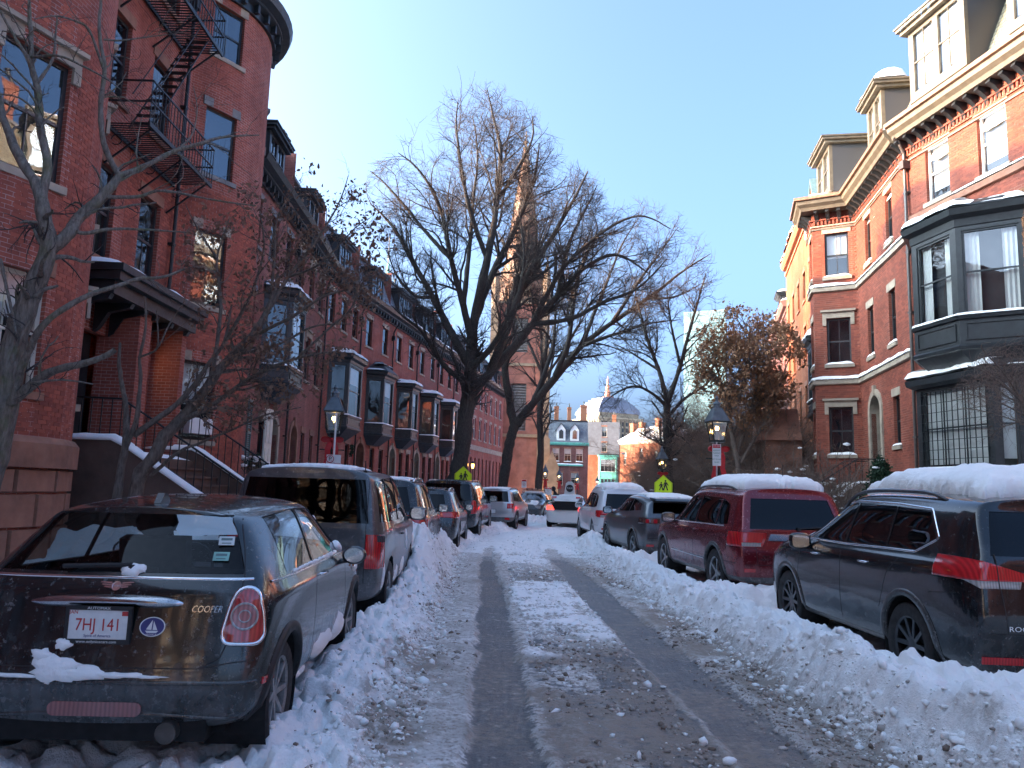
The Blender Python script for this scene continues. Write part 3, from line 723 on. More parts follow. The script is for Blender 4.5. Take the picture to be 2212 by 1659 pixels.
def arch_door(root, path, s0, s1, z0, z1, stone=LIMEST, leaf=None, depth=.6, light=False):
    """stone round-arched doorway: surround ring, deep reveal, panelled leaf with fanlight"""
    M, w = path.frame(s0, s1); r = w / 2; zc = z1 - r; k = 12
    b = MB(); b.T = M
    arcp = [(r - r * math.cos(math.pi * i / k), zc + r * math.sin(math.pi * i / k)) for i in range(k + 1)]
    outer = [(-.22, zc)] + [(r - (r + .22) * math.cos(math.pi * i / k), zc + (r + .22) * math.sin(math.pi * i / k)) for i in range(1, k)] + [(w + .22, zc)]
    for y in (-.06, ):
        for i in range(k): b.add([(arcp[i][0], y, arcp[i][1]), (arcp[i + 1][0], y, arcp[i + 1][1]), (outer[i + 1][0], y, outer[i + 1][1]), (outer[i][0], y, outer[i][1])], [(0, 1, 2, 3)])
        for i in range(k): b.add([(outer[i][0], y, outer[i][1]), (outer[i + 1][0], y, outer[i + 1][1]), (outer[i + 1][0], .02, outer[i + 1][1]), (outer[i][0], .02, outer[i][1])], [(0, 1, 2, 3)])
        for i in range(k): b.add([(arcp[i][0], y, arcp[i][1]), (arcp[i + 1][0], y, arcp[i + 1][1]), (arcp[i + 1][0], depth, arcp[i + 1][1]), (arcp[i][0], depth, arcp[i][1])], [(0, 1, 2, 3)])
    for xa, xb in ((-.22, 0), (w, w + .22)): b.box(xa, xb, -.06, .0, z0, zc)
    # fill between arch and the square opening
    for i in range(k):
        zt = z1 + .02; b.add([(arcp[i][0], .01, arcp[i][1]), (arcp[i + 1][0], .01, arcp[i + 1][1]), (arcp[i + 1][0], .01, zt), (arcp[i][0], .01, zt)], [(0, 1, 2, 3)])
    b.box(r - .1, r + .1, -.1, .0, z1 - .02, z1 + .34)
    b.quad((0, 0, z0), (0, depth, z0), (0, depth, zc), (0, 0, zc)); b.quad((w, 0, z0), (w, depth, z0), (w, depth, zc), (w, 0, zc)); b.box(0, w, -.02, depth, z0 - .12, z0)
    b.T = None; o = b.build('doorway', stone, root)
    d = MB(); d.T = M; d.box(.06, w - .06, depth - .06, depth, z0, zc); d.box(0, w, depth, depth + .05, z0, z1)
    for xa in (.16, w / 2 + .06):
        for za, zb in ((z0 + .2, z0 + .8), (z0 + .95, zc - .15)): d.box(xa, xa + w / 2 - .24, depth - .085, depth - .06, za, zb)
    d.T = None; d.build('door', leaf or BLACKP, o)
    return o
def stoop(root, x0, x1, z, y0=0.0, swept=False, run=.3, m=None, side=True, snow=True, n=None, rail=True, landing=.9):
    m = m or BROWNST; n = n or max(2, round(z / .185)); rs = z / n
    b = MB(); b.box(x0, x1, y0 - landing, y0 - .005, -.3, z)
    o = b.build('stoop', m, root); st = MB(); st.box(x0, x1, 0, run, -.3, rs); 
    for i in range(1, n):
        s = MB(); zz = z - i * rs; ya = y0 - landing - i * run; s.box(x0, x1, ya, ya + run, -.3, zz); s.box(x0 - .03, x1 + .03, ya - .03, ya + .02, zz - .05, zz + .002); s.build('step', m, o)
    L = y0 - landing - (n - 1) * run; sn = MB()
    for xa, xb in ((x0 - .26, x0 - .002), (x1 + .002, x1 + .26)):
        if side:
            w = MB(); w.prism([(y0 - .01, -.3), (y0 - .01, z + .28), (y0 - landing, z + .28), (L - .2, .38), (L - .5, .38), (L - .5, -.3)], xa, xb, 'x'); w.build('cheek_wall', m, o)
            if snow:
                k = 18
                pr = [(y0 - .05, z + .28), (y0 - landing, z + .28), (L - .2, .38), (L - .5, .38)]; pp = Path(pr)
                vs_ = []
                for i in range(k + 1):
                    q = pp.P(pp.L * i / k * .9999); hh = (.10 + .05 * float(fbm(i * .4, x0, 0, 3))) * min(1, (min(i, k - i) + .6) / 2)
                    for f, hz in ((0, .3), (.2, .9), (.5, 1.1), (.8, .9), (1, .3)): vs_.append((xa - .04 + (xb - xa + .08) * f, q[0], q[1] + hh * hz))
                    vs_.append((xb + .03, q[0], q[1] - .02)); vs_.append((xa - .03, q[0], q[1] - .02))
                fs = [(i * 7 + j, (i + 1) * 7 + j, (i + 1) * 7 + (j + 1) % 7, i * 7 + (j + 1) % 7) for i in range(k) for j in range(7)] + [tuple(range(7)), tuple(k * 7 + j for j in range(7))]
                sn.add(vs_, fs)
    if snow:
        snow_sweep(sn, [(x0 + .05, y0), (x1 - .05, y0)], .1, landing - .05, z + .003, .13, x0)
        for i in range(1, 1 if swept else n): snow_sweep(sn, [(x0 + .02, y0), (x1 - .02, y0)], landing + (i - 1) * run + .04, landing + i * run - .02, z - i * rs + .004, .07, i + x0)
        snow_part(sn, o)
    if rail:
        for xa in (x0 - .13, x1 + .13):
            r = MB(); top = [(xa, y0 - .1, z + 1.12), (xa, y0 - landing, z + 1.1), (xa, L - .3, 1.15)]
            r.tube(top, .022, 6); r.tube([(xa, y0 - landing, z + .36), (xa, L - .3, .46)], .014, 5); r.tube([(xa, L - .3, .3), (xa, L - .3, 1.3)], .035, 6)
            ro = r.build('railing', IRON, o if False else root); k = max(4, int((landing - L + y0) / .22)); pp = Path([(t[1], t[2]) for t in top])
            bal = MB(); bal.box(-.009, .009, -.009, .009, 0, .78); bm = bal.mesh('baluster', IRON)
            for i in range(1, k):
                q = pp.P(pp.L * i / k); link('baluster', bm, ro, (xa, q[0], q[1] - .78))
    return o
def shell(root, W_, D, z0, z1, m, x0=0.0, ya=.3):
    """side and back walls of the block"""
    b = MB()
    for x in (x0, W_): b.quad((x, ya, z0), (x, D, z0), (x, D, z1), (x, ya, z1), 0, [(0, z0), (D - ya, z0), (D - ya, z1), (0, z1)])
    b.quad((x0, D, z0), (W_, D, z0), (W_, D, z1), (x0, D, z1), 0, [(0, z0), (W_, z0), (W_, z1), (0, z1)])
    return b.build('wall', m, root)
def downpipe(root, x, y, z0, z1, m=None):
    b = MB(); b.tube([(x, y - .12, z0), (x, y - .12, z1 - .5), (x, y - .3, z1 - .1), (x, y - .45, z1)], .05, 8)
    for z in np.arange(z0 + 1, z1 - 1, 1.9): b.box(x - .08, x + .08, y - .16, y, z, z + .06)
    b.box(x - .11, x + .11, y - .24, y - .02, z1 - 1.0, z1 - .75)
    b.build('downpipe', m or IRON, root)
def fence(root_loc, rz, L, h=1.05, label='', snow=True, kind='iron', group=None):
    f = empty('iron_fence', root_loc, rz, label, 'fence', group); b = MB(); b.box(0, L, -.015, .015, h - .12, h - .09); b.box(0, L, -.015, .015, .12, .15)
    b.build('rail', IRON, f); m = MB(); m.box(-.009, .009, -.009, .009, 0, h); m.prism([(-.02, h), (.02, h), (0, h + .09)], -.008, .008, 'y'); me = m.mesh('picket', IRON)
    n = int(L / .14)
    for i in range(n + 1): link('picket', me, f, (i * L / n, 0, 0))
    if snow:
        s = MB(); snow_sweep(s, [(0, 0), (L, 0)], -.035, .035, h - .09, .05, L, .1); snow_part(s, f)
    return f
# ------------------------------------------------------------------ the houses
def house(name, label, P0, P1, group=None):
    P0, P1 = Vector(P0), Vector(P1); d = P1 - P0
    r = empty(name, (P0.x, P0.y, 0), math.atan2(d.y, d.x), label, 'house', group); r['w'] = d.length
    bpy.context.view_layer.update() if False else None
    return r, d.length
def wins(root, path, ops, sty, snow=False, styles=None):
    for i, o in enumerate(ops): window(root, path, o[0], o[1], o[2], o[3], (styles or {}).get(i, sty), snow)
def mini_block(root, path, s0, s1, z0, z1, w, h, m, name='stone_block'):
    """rusticated stone courses, each block a piece"""
    bmesh_ = {}; r = 0; z = z0
    while z < z1 - .05:
        hh = min(h, z1 - z); s = s0 - (w / 2 if r % 2 else 0)
        while s < s1:
            a, b = max(s, s0) + .006, min(s + w, s1) - .006
            if b - a > .08:
                M, ww = path.frame(a, b); k = (round(ww, 2), round(hh, 2))
                if k not in bmesh_:
                    q = MB(); e = .02; q.add([(0, .02, 0), (ww, .02, 0), (ww, .02, hh - .012), (0, .02, hh - .012), (e, -.085, e), (ww - e, -.085, e), (ww - e, -.085, hh - .012 - e), (e, -.085, hh - .012 - e)], [(4, 5, 6, 7), (0, 1, 5, 4), (1, 2, 6, 5), (2, 3, 7, 6), (3, 0, 4, 7)]); bmesh_[k] = q.mesh(name, m)
                o = link(name, bmesh_[k], root); o.location = M.to_translation() + Vector((0, 0, z)); o.rotation_euler = M.to_euler()
            s += w
        z += h; r += 1

# -- left house A (bow front nearest the camera) and B (second bow)
FL = [(6.4, 8.5), (10.1, 12.05), (13.65, 15.2)]
def bow_house_a():
    r, Wd = house('brick_house', 'red brick bow fronted house nearest on the left, on a brown stone base', (-9.1, 4.6), (-9.1, 17.25))
    pts = [(0, 0), (5.75, 0)] + arc(5.75, 10.55, 1.5)[1:] + [(12.65, 0)]; P = Path(pts); c = 5.75 + 2.983; off = 1.166
    ops = [(c - 1.62, c - .42, z0, z1) for z0, z1 in [(2.95, 4.85)] + FL] + [(c + 1.6, c + 2.6, z0, z1) for z0, z1 in [(2.95, 4.85)] + FL]
    ops += [(2, 3.1, z0, z1) for z0, z1 in [(2.95, 4.85)] + FL]
    rec = [(11.3 + off, 12.2 + off, z0, z1) for z0, z1 in FL]; door = (11.35 + off, 12.35 + off, 2.15, 4.75)
    b = MB(); wall(b, P, -.3, 15.7, ops + rec + [door], 0); b.build('wall', BRICK_L, r, fixn=False)
    bricks(r, Path([(P.P(t).x, P.P(t).y) for t in [c - 2.9 + .3625 * i for i in range(17)]]), 2.3, 9.6, [(o[0] - c + 2.9, o[1] - c + 2.9, o[2] - .13, o[3] + .3) for o in ops], PIECE_L)
    wins(r, P, ops, 'brownhood', styles={0: 'cream', 3: 'cream'}); wins(r, P, rec, 'brown')
    d = MB(); M, w = P.frame(door[0], door[1]); d.T = M; d.box(0, w, .3, .36, 2.15, 4.75); d.box(.12, w - .12, .27, .3, 2.4, 3.0); d.box(.12, w - .12, .27, .3, 3.15, 4.1); d.T = None; d.build('door', BLACKP, r)
    bd = MB(); sweep(bd, pts[1:-1], [(0, 1.75), (.13, 1.75), (.13, 2.14), (.05, 2.24), (0, 2.24)]); bd.build('base_course', BROWNST, r)
    mini_block(r, P, 5.75, c + 2.983, -.3, 1.74, .92, .55, BROWNST)
    cornice(r, pts, 15.55, 'left'); shell(r, Wd, 11, -.3, 16.2, BRICK_L)
    t = MB(); t.quad((0, 0, 16.2), (Wd, 0, 16.2), (Wd, 11, 16.2), (0, 11, 16.2)); t.add([(q[0], q[1], 16.2) for q in arc(5.75, 10.55, 1.5)], [tuple(range(15))]); t.build('roof', SLATE, r)
    return r
def bow_house_b():
    r, Wd = house('brick_house', 'red brick bow fronted house with iron fire escapes, behind the bare tree stems', (-9.1, 17.25), (-9.1, 25.2))
    A = arc(2.85, 7.65, 1.15); pts = [(0, 0)] + A + [(7.95, 0)]; P = Path(pts); c = 2.85 + 2.752
    fl = [(2.7, 4.82)] + FL
    ops = [(c - 2.3, c - 1.28, z0, z1) for z0, z1 in fl] + [(c + 1.28, c + 2.3, z0, z1) for z0, z1 in fl]
    rec = [(.7, 1.75, z0, z1) for z0, z1 in FL]; door = (.75, 1.75, 2.15, 4.75)
    b = MB(); wall(b, P, -.3, 15.7, ops + rec + [door], 0); b.build('wall', BRICK_L, r, fixn=False)
    bricks(r, P, 1.4, 9.7, [(o[0], o[1], o[2] - .13, o[3] + .26) for o in ops + rec + [door]] + [(0, 1.98, 0, 6.1)], PIECE_L)
    wins(r, P, ops, 'grey', styles={0: 'blind', 1: 'two', 2: 'grey', 3: 'two'}); wins(r, P, rec, 'brown')
    d = MB(); M, w = P.frame(door[0], door[1]); d.T = M; d.box(0, w, .3, .36, 2.15, 4.0); d.box(.12, w - .12, .27, .3, 2.4, 3.0); d.box(.12, w - .12, .27, .3, 3.15, 3.9); d.T = None; d.build('door', BLACKP, r)
    lt = MB(); lt.T = M; lt.box(.08, w - .08, .3, .34, 4.1, 4.7); lt.T = None; lt.build('fanlight', MATS['warm_window'], r)
    bs = MB(); sweep(bs, A, [(0, -.3), (.08, -.3), (.08, 1.2), (0, 1.32)]); bs.build('base_course', GREYST, r)
    cornice(r, pts, 15.45, 'left'); shell(r, Wd, 11, -.3, 16.15, BRICK_L)
    t = MB(); t.quad((0, 0, 16.15), (Wd, 0, 16.15), (Wd, 11, 16.15), (0, 11, 16.15)); t.add([(q[0], q[1], 16.15) for q in A], [tuple(range(15))]); t.build('roof', SLATE, r)
    downpipe(r, 2.35, 0, 1.0, 15.4)
    # porch: brick piers, heavy bracketed canopy, shared with the neighbour
    p = MB(); 
    for x0, x1 in ((-.28, .28), (1.95, 2.2)): wall(p, Path([(x0, -.003), (x0, -.75), (x1, -.75), (x1, -.003)]), 1.9, 5.35)
    p.build('porch_pier', BRICK_L, r)
    cn = MB(); cn.box(-1.9, 2.25, -.95, -.01, 5.35, 5.62); cn.box(-2.0, 2.35, -1.1, -.01, 5.62, 5.8); cn.box(-2.06, 2.4, -1.18, -.01, 5.8, 5.95); cn.build('porch_canopy', BLACKP, r)
    bk = MB(); bk.prism([(0, 0), (0, -.62), (-.1, -.55), (-.3, -.2), (-.75, -.1), (-.8, 0)], -.07, .07, 'x'); m = bk.mesh('porch_bracket', BLACKP)
    for x in (-1.8, -.9, -.25, .3, 1.1, 2.05): link('porch_bracket', m, r, (x, -.08, 5.35))
    s = MB(); snow_sweep(s, [(-2.0, 0), (2.35, 0)], .05, 1.12, 5.95, .2, 4, .15); snow_part(s, r)
    stoop(r, -1.7, 1.95, 2.1, run=.3, m=simple('dark_brownstone', (.11, .066, .048), .85, var=.3, scale=2, bump=.4), n=11, landing=1.3, swept=True)
    ac = MB(); M, w = P.frame(c - 2.2, c - 1.4); ac.T = M; ac.box(.05, w - .05, -.25, .12, 2.86, 3.28); ac.T = None; ac.build('air_conditioner', WHITEP, r)
    # fire escapes
    fe = MB()
    for z in (9.3, 13.0):
        for x in np.arange(-1.25, 2.2, .11): fe.box(x, x + .028, -1.02, -.03, z, z + .02)
        fe.box(-1.3, 2.25, -1.05, -1.0, z - .05, z + .05); fe.box(-1.3, 2.25, -.08, -.03, z - .05, z + .05)
        for h in (.5, .98): fe.box(-1.3, 2.25, -1.05, -1.02, z + h, z + h + .035); fe.box(-1.3, -1.27, -1.02, -.02, z + h, z + h + .035); fe.box(2.22, 2.25, -1.02, -.02, z + h, z + h + .035)
        for x in np.arange(-1.3, 2.26, .16): fe.box(x - .008, x + .008, -1.043, -1.027, z, z + .98)
        for x in (-1.1, .5, 2.0):
            fe.bar((x, -1.0, z - .03), (x, -.02, z - .85), .035)
            fe.tube([(x, -.25 + .12 * math.cos(a), z - .3 + .12 * math.sin(a)) for a in np.linspace(0, 5.5, 12)], .013, 5)
    for za, zb, xa, xb in ((9.33, 13.0, -1.0, 1.5), (13.03, 16.3, -1.0, 1.5)):
        for y in (-.95, -.45):
            fe.bar((xa, y, za), (xb, y, zb), .035, .02); fe.bar((xa, y, za + .8), (xb, y, zb + .8), .018)
        n = 13
        for i in range(n): f = (i + .5) / n; fe.box(xa + (xb - xa) * f - .07, xa + (xb - xa) * f + .07, -.95, -.45, za + (zb - za) * f, za + (zb - za) * f + .012)
    fe.build('fire_escape', IRON, r)
    return r

def row_house(P0, P1, label, brick=None, trim='black', zc=12.15, dentil=False, dw=2, oriel_=None, xw=(1.3, 3.0), wallx=None, far=False, mans=2.8, door_x=None, ground='arch', topw=None, group='brick row houses along the left side', snow=False, pots=2, arches=True):
    r, Wd = house('row_house', label, P0, P1, group); brick = brick or BRICK_P; P = Path([(0, 0), (Wd, 0)])
    n = topw or 2; w = 1.0; ops = []
    xs = [Wd * (i + .5) / n for i in range(n)]
    for x in xs: ops.append((x - w / 2, x + w / 2, 9.95, 11.65)); 
    second = []
    if oriel_: 
        for x in xs:
            if not (oriel_[0] - .3 < x < oriel_[1] + .3): second.append((x - w / 2, x + w / 2, 6.3, 8.3))
    else: second = [(x - w / 2, x + w / 2, 6.3, 8.3) for x in xs]
    ops += second; doors, gw = [], []
    if ground == 'arch':
        dx = door_x if door_x is not None else Wd * .2; doors = [(dx - .6, dx + .6, 1.1, 4.1)]
        gw = [(x - .38, x + .38, 1.5, 3.9) for x in (Wd * .52, Wd * .8) if abs(x - dx) > 1.1]
    b = MB(); wall(b, P, -.3, zc + .1, ops + doors + gw, 0); b.build('wall', brick, r, fixn=False)
    st = trim; wins(r, P, ops, st, styles={i: random.choice([st, st, 'blind', 'fullblind']) for i in range(len(ops))} if st == 'black' else None)
    for g in gw: window(r, P, g[0], g[1], g[2], g[3], 'plain')
    for g in gw:
        l = MB(); l.box(g[0] - .12, g[1] + .12, -.04, .02, g[3], g[3] + .28); l.build('lintel', LIMEST if arches else BROWNST, r)
    for d in doors: arch_door(r, P, d[0], d[1], d[2], d[3], LIMEST if arches else BROWNST); stoop(r, d[0] - .15, d[1] + .15, 1.08, m=BROWNST, n=6, landing=.5, rail=False, snow=not far)
    bc = MB(); sweep(bc, [(0, 0), (doors[0][0] - .25, 0)] if doors and doors[0][0] > .4 else [(0, 0), (Wd * .02 + .01, 0)], [(0, -.3), (.05, -.3), (.05, 1.0), (0, 1.05)])
    if doors: sweep(bc, [(doors[0][1] + .25, 0), (Wd, 0)], [(0, -.3), (.05, -.3), (.05, 1.0), (0, 1.05)])
    bc.build('base_course', BROWNST, r)
    if oriel_: oriel(r, 0, oriel_[0], oriel_[1], oriel_[2] if len(oriel_) > 2 else 4.35, oriel_[3] if len(oriel_) > 3 else 8.6, p=.95, a=.5, roof=oriel_[4] if len(oriel_) > 4 else 'flat', blinds=(None, .35, .3), mat=None)
    cornice(r, [(0, 0), (Wd, 0)], zc, 'left', snow=snow); mansard(r, Wd, zc + .7, mans)
    k = max(1, int(Wd / 3.2)) if dw == 0 else 1
    dormer(r, Wd * .5, 2.1 if dw == 2 else 2.9, zc + .95, 1.75, .12, dw or 2, snow=.07)
    chimney(r, .35, 1.9, zc + 2.2, 2.0, pots=3); shell(r, Wd, 10, -.3, zc + 3.6, brick); downpipe(r, Wd - .15, 0, .6, zc)
    return r
def left_row():
    Q = [(-9.15, 25.2), (-9.3, 31.8), (-9.6, 38.4), (-9.0, 44.6), (-7.95, 50.2), (-6.98, 55.5), (-5.97, 61), (-5.05, 66), (-4.2, 70.8), (-.9, 88)]
    r = row_house(Q[0], Q[1], 'brick row house with louvred shutters and a white door beside the second bow', BRICK_P, 'grey', oriel_=(2.6, 5.6, 5.2, 8.7), door_x=4.9, dw=2, ground='arch', topw=3)
    # shutters, white door, window box
    s = MB(); 
    for x in (.35, 1.65):
        s.box(x, x + .04, -.06, 0, 2.2, 4.5); s.box(x + .38, x + .42, -.06, 0, 2.2, 4.5); s.box(x, x + .42, -.06, 0, 2.2, 2.28); s.box(x, x + .42, -.06, 0, 4.42, 4.5); s.box(x, x + .42, -.06, 0, 3.3, 3.37)
        for z in np.arange(2.3, 4.4, .07): s.add([(x + .04, -.05, z), (x + .38, -.05, z), (x + .38, -.01, z + .05), (x + .04, -.01, z + .05)], [(0, 1, 2, 3)])
    s.build('shutter', simple('shutter_green', (.10, .16, .15), .5), r)
    wd = MB(); wd.box(3.6, 4.55, -.09, -.03, 2.0, 4.4); wd.box(3.7, 4.03, -.12, -.09, 2.2, 2.9); wd.box(4.12, 4.45, -.12, -.09, 2.2, 2.9); wd.box(3.7, 4.03, -.12, -.09, 3.1, 4.2); wd.box(4.12, 4.45, -.12, -.09, 3.1, 4.2); wd.build('door', simple('ivory_paint', (.62, .6, .5), .5, var=.08), r)
    row_house(Q[1], Q[2], 'plum brick row house half hidden by brown leaves, next to the shuttered house', BRICK_P, 'brownhood', oriel_=None, door_x=1.5, topw=3, arches=False)
    row_house(Q[2], Q[3], 'brick row house with the wide black timber bay just right of the street lamp', BRICK_L, 'black', oriel_=(1.1, 4.5, 4.5, 8.3), door_x=2.2, topw=3, dw=2, arches=False)
    row_house(Q[3], Q[4], 'brick row house with the hip roofed black bay, right of the wide timber bay', BRICK_L, 'black', oriel_=(1.4, 4.2, 4.6, 8.4, 'hip'), door_x=.9, dw=2, arches=False)
    labs = ['brick row house with the second narrow black bay and a stone arched door', 'brick row house with the third narrow black bay along the left row', 'brick row house whose black bay sits just left of the big elm trunk', 'brick row house behind the big elm trunk']
    for i, lb in enumerate(labs): row_house(Q[4 + i], Q[5 + i], lb, BRICK_P if i % 2 else BRICK_L, 'black', oriel_=(1.3, 3.7, 4.7, 8.4), door_x=.9, dw=3, dentil=True, snow=True)
    # long plain brick block at the end
    r, Wd = house('brick_block', 'long plain brick building with a pale stone belt ending the left row', Q[8], Q[9]); P = Path([(0, 0), (Wd, 0)])
    ops = []; gr = []
    for k in range(7): x = 1.3 + k * 2.4; ops += [(x - .5, x + .5, 6.4, 8.4), (x - .5, x + .5, 9.4, 11.2)]
    for k in range(10): x = 1.0 + k * 1.7; gr.append((x - .3, x + .3, 1.2, 4.6))
    b = MB(); wall(b, P, -.3, 12.3, ops + gr, 0); b.build('wall', BRICK_L, r, fixn=False); wins(r, P, ops, 'white'); wins(r, P, gr, 'plain')
    sb = MB(); sweep(sb, [(0, 0), (Wd, 0)], [(0, 5.3), (.07, 5.3), (.07, 5.75), (0, 5.8)]); sb.build('stone_belt', LIMEST, r)
    cornice(r, [(0, 0), (Wd, 0)], 12.0, 'left'); mansard(r, Wd, 12.7, 2.6); shell(r, Wd, 12, -.3, 15.3, BRICK_L)
    for k in range(4): dormer(r, 2.5 + k * 4.2, 1.6, 13.0, 1.5, .15, 1, snow=.06)

def right_one():
    r, Wd = house('brick_house', 'near right brick house with a large black timber bay', (12.15, 23.1), (14.45, 9.8)); P = Path([(0, 0), (Wd, 0)])
    ops = [(.9, 1.85, 10.5, 12.25), (2.95, 3.95, 10.5, 12.25), (5.2, 6.2, 10.5, 12.25), (7.6, 8.6, 10.5, 12.25), (10, 11, 10.5, 12.25), (6.2, 7.3, 6.4, 8.5), (9.2, 10.3, 6.4, 8.5), (6.0, 7.2, 2.2, 4.7), (9.2, 10.4, 2.2, 4.7)]
    b = MB(); wall(b, P, -.3, 13.0, ops, 0); b.build('wall', BRICK_R, r, fixn=False)
    bricks(r, P, 4.6, 12.3, [(o[0], o[1], o[2] - .13, o[3] + .32) for o in ops] + [(.35, 4.5, 4.0, 9.75)], PIECE_R)
    for i, o in enumerate(ops): window(r, P, *o, 'whiteblind' if i in (0, 1) else 'fullblind' if i < 5 else 'two', snow=i > 1)
    st = MB(); sweep(st, [(0, 0), (Wd, 0)], [(0, 10.12), (.10, 10.14), (.10, 10.32), (0, 10.36)]); sweep(st, [(0, 0), (Wd, 0)], [(0, 12.30), (.05, 12.30), (.05, 12.36), (0, 12.36)]); st.build('string_course', BROWNST, r)
    s = MB(); snow_sweep(s, [(1.9, 0), (Wd, 0)], .0, .12, 10.355, .07, 2); snow_part(s, r)
    oriel(r, 0, .45, 4.35, 5.55, 9.25, p=1.1, a=1.1, wz=(6.5, 8.75), blinds=('cur', 'cur', 'cur'), cols=1, snow=.10, base=.6)
    # curtains in the upper bay
    oriel(r, 0, .5, 4.0, 1.2, 5.0, p=.6, a=.35, wz=(2.55, 4.75), blinds=(.9, .95, .9), cols=3, snow=.09, base=0)
    lat = MB()
    for x in np.arange(1.05, 3.5, .2): lat.box(x - .008, x + .008, -.625, -.60, 2.6, 4.7)
    for z in np.arange(2.8, 4.7, .26): lat.box(.95, 3.55, -.625, -.60, z - .008, z + .008)
    lat.build('glazing_bars', BLACKP, r)
    cornice(r, [(0, 0), (Wd, 0)], 12.55, 'right', near=True, snow=True)
    mansard(r, Wd, 13.3, 3.0, back=1.3, mat=OLIVEP_SLATE)
    dormer(r, 1.85, 2.3, 13.75, 2.4, -.25, 2, mat=OLIVEP, sty='olive', snow=.3, back=1.5)
    dormer(r, 5.6, 2.3, 13.75, 2.4, -.25, 2, mat=OLIVEP, sty='olive', snow=.3, back=1.5)
    dormer(r, 10.0, 2.3, 13.75, 2.4, -.25, 2, mat=OLIVEP, sty='olive', snow=.3, back=1.5)
    ic = MB()
    for k in range(16): x = .6 + 2.5 * random.random(); h = .08 + .3 * random.random() ** 2; ic.tube([(x, -.57, 16.2), (x, -.57, 16.2 - h)], [.02, .002], 5)
    ic.build('icicles', glass_mat('ice', (.9, .95, 1), .15, .05), r)
    sr = MB(); snow_sweep(sr, [(0.1, 1.2), (Wd, 1.2)], .2, 1.15, 13.55, .34, 7, .15, -1.6); snow_part(sr, r)
    downpipe(r, .12, 0, .6, 12.9, simple('pipe_brown', (.06, .05, .045), .5)); shell(r, Wd, 11, -.3, 16.5, BRICK_R); chimney(r, 7.6, 2.5, 15, 3.5, pots=3, m=BRICK_R)
    iv = MB()   # dry creeper on the wall beside the bay
    for k in range(900):
        x = 4.25 + abs(random.gauss(0, .22)); z = 6.0 + 3.6 * random.random(); a = random.random() * 6.3; e = .03 + .03 * random.random()
        iv.add([(x + e * math.cos(a + q), -.02 - .05 * random.random(), z + e * math.sin(a + q)) for q in (0, 2.1, 4.2)], [(0, 1, 2)])
    for k in range(6): x = 4.3 + .1 * k; iv.tube([(x + .06 * math.sin(z * 3 + k), -.02, z) for z in np.arange(3, 9.4, .3)], .008, 4)
    tag(iv.build('creeper', simple('dry_leaf', (.23, .10, .045), .8, var=.5, scale=20), r, fixn=False), kind='stuff')
    return r
def right_two():
    r, Wd = house('brick_house', 'brick house with a three sided brick bay, left of the black timber bay', (13.6, 31.6), (12.15, 23.1)); 
    d = Wd - 5.73; pts = [(0, 0), (.35, 0), (1.0, -1.35), (2.35, -1.5), (d, 0), (Wd, 0)]; P = Path(pts)
    # d: where the canted near face meets the flat wall
    a, b_ = P.s[3], P.s[4]; L = b_ - a; F = P.s[4]
    fl = [(3.3, 5.1), (6.75, 8.55), (10.2, 11.95)]
    ops = []
    for z0, z1 in fl: ops += [(P.s[2] + .25, P.s[2] + 1.05, z0, z1), (a + L * .28, a + L * .28 + .86, z0, z1)]
    for z0, z1 in fl[1:]: ops += [(F + 1.15, F + 1.85, z0, z1), (F + 3.6, F + 4.3, z0, z1)]
    ops += [(F + 3.7, F + 4.35, 3.4, 5.0)]; door = (F + 1.2, F + 2.4, 1.9, 5.3)
    b = MB(); wall(b, P, -.3, 13.0, ops + [door], 0); b.build('wall', BRICK_R, r, fixn=False)
    bricks(r, P, 3.0, 12.3, [(o[0], o[1], o[2] - .13, o[3] + .32) for o in ops + [door]], PIECE_R, lim=120)
    for i, o in enumerate(ops): window(r, P, *o, 'brownhood' if i in (1, 3) else 'blind' if i == 5 else 'two', snow=True)
    arch_door(r, P, *door, stone=LIMEST, leaf=simple('door_green', (.03, .05, .035), .5))
    st = MB(); 
    for z in (5.95, 9.6): sweep(st, pts[1:], [(0, z), (.10, z + .03), (.10, z + .18), (0, z + .22)])
    sweep(st, pts[1:], [(0, 12.25), (.05, 12.25), (.05, 12.31), (0, 12.31)]); st.build('string_course', LIMEST, r)
    s = MB(); snow_sweep(s, pts[1:], .0, .14, 6.165, .13, 3); snow_sweep(s, pts[1:], .0, .14, 9.815, .11, 8); snow_part(s, r)
    cornice(r, pts, 12.55, 'right', near=True, snow=True)
    mansard(r, Wd, 13.3, 2.9, back=1.3, mat=OLIVEP_SLATE)
    bt = MB(); bt.add([(q[0], q[1], 13.31) for q in pts[1:5]], [(0, 1, 2, 3)]); bt.build('bay_roof', SNOW, r)
    dormer(r, 2.2, 2.2, 13.45, 2.0, -1.0, 2, mat=OLIVEP, sty='olive', snow=.10, back=2.6)
    dormer(r, 6.0, 1.7, 13.45, 2.3, -.1, 2, mat=OLIVEP, sty='olive', snow=.5, back=1.5)
    sr = MB(); snow_sweep(sr, [(0.1, 1.2), (Wd, 1.2)], .2, 1.15, 13.55, .28, 9, .15, -1.6); snow_part(sr, r)
    shell(r, Wd, 11, -.3, 16.3, BRICK_R); downpipe(r, .25, 0, .6, 12.7)
    stoop(r, P.P(door[0]).x - .1, P.P(door[1]).x + .1, 1.9, m=LIMEST, n=9, landing=.9)
    return r
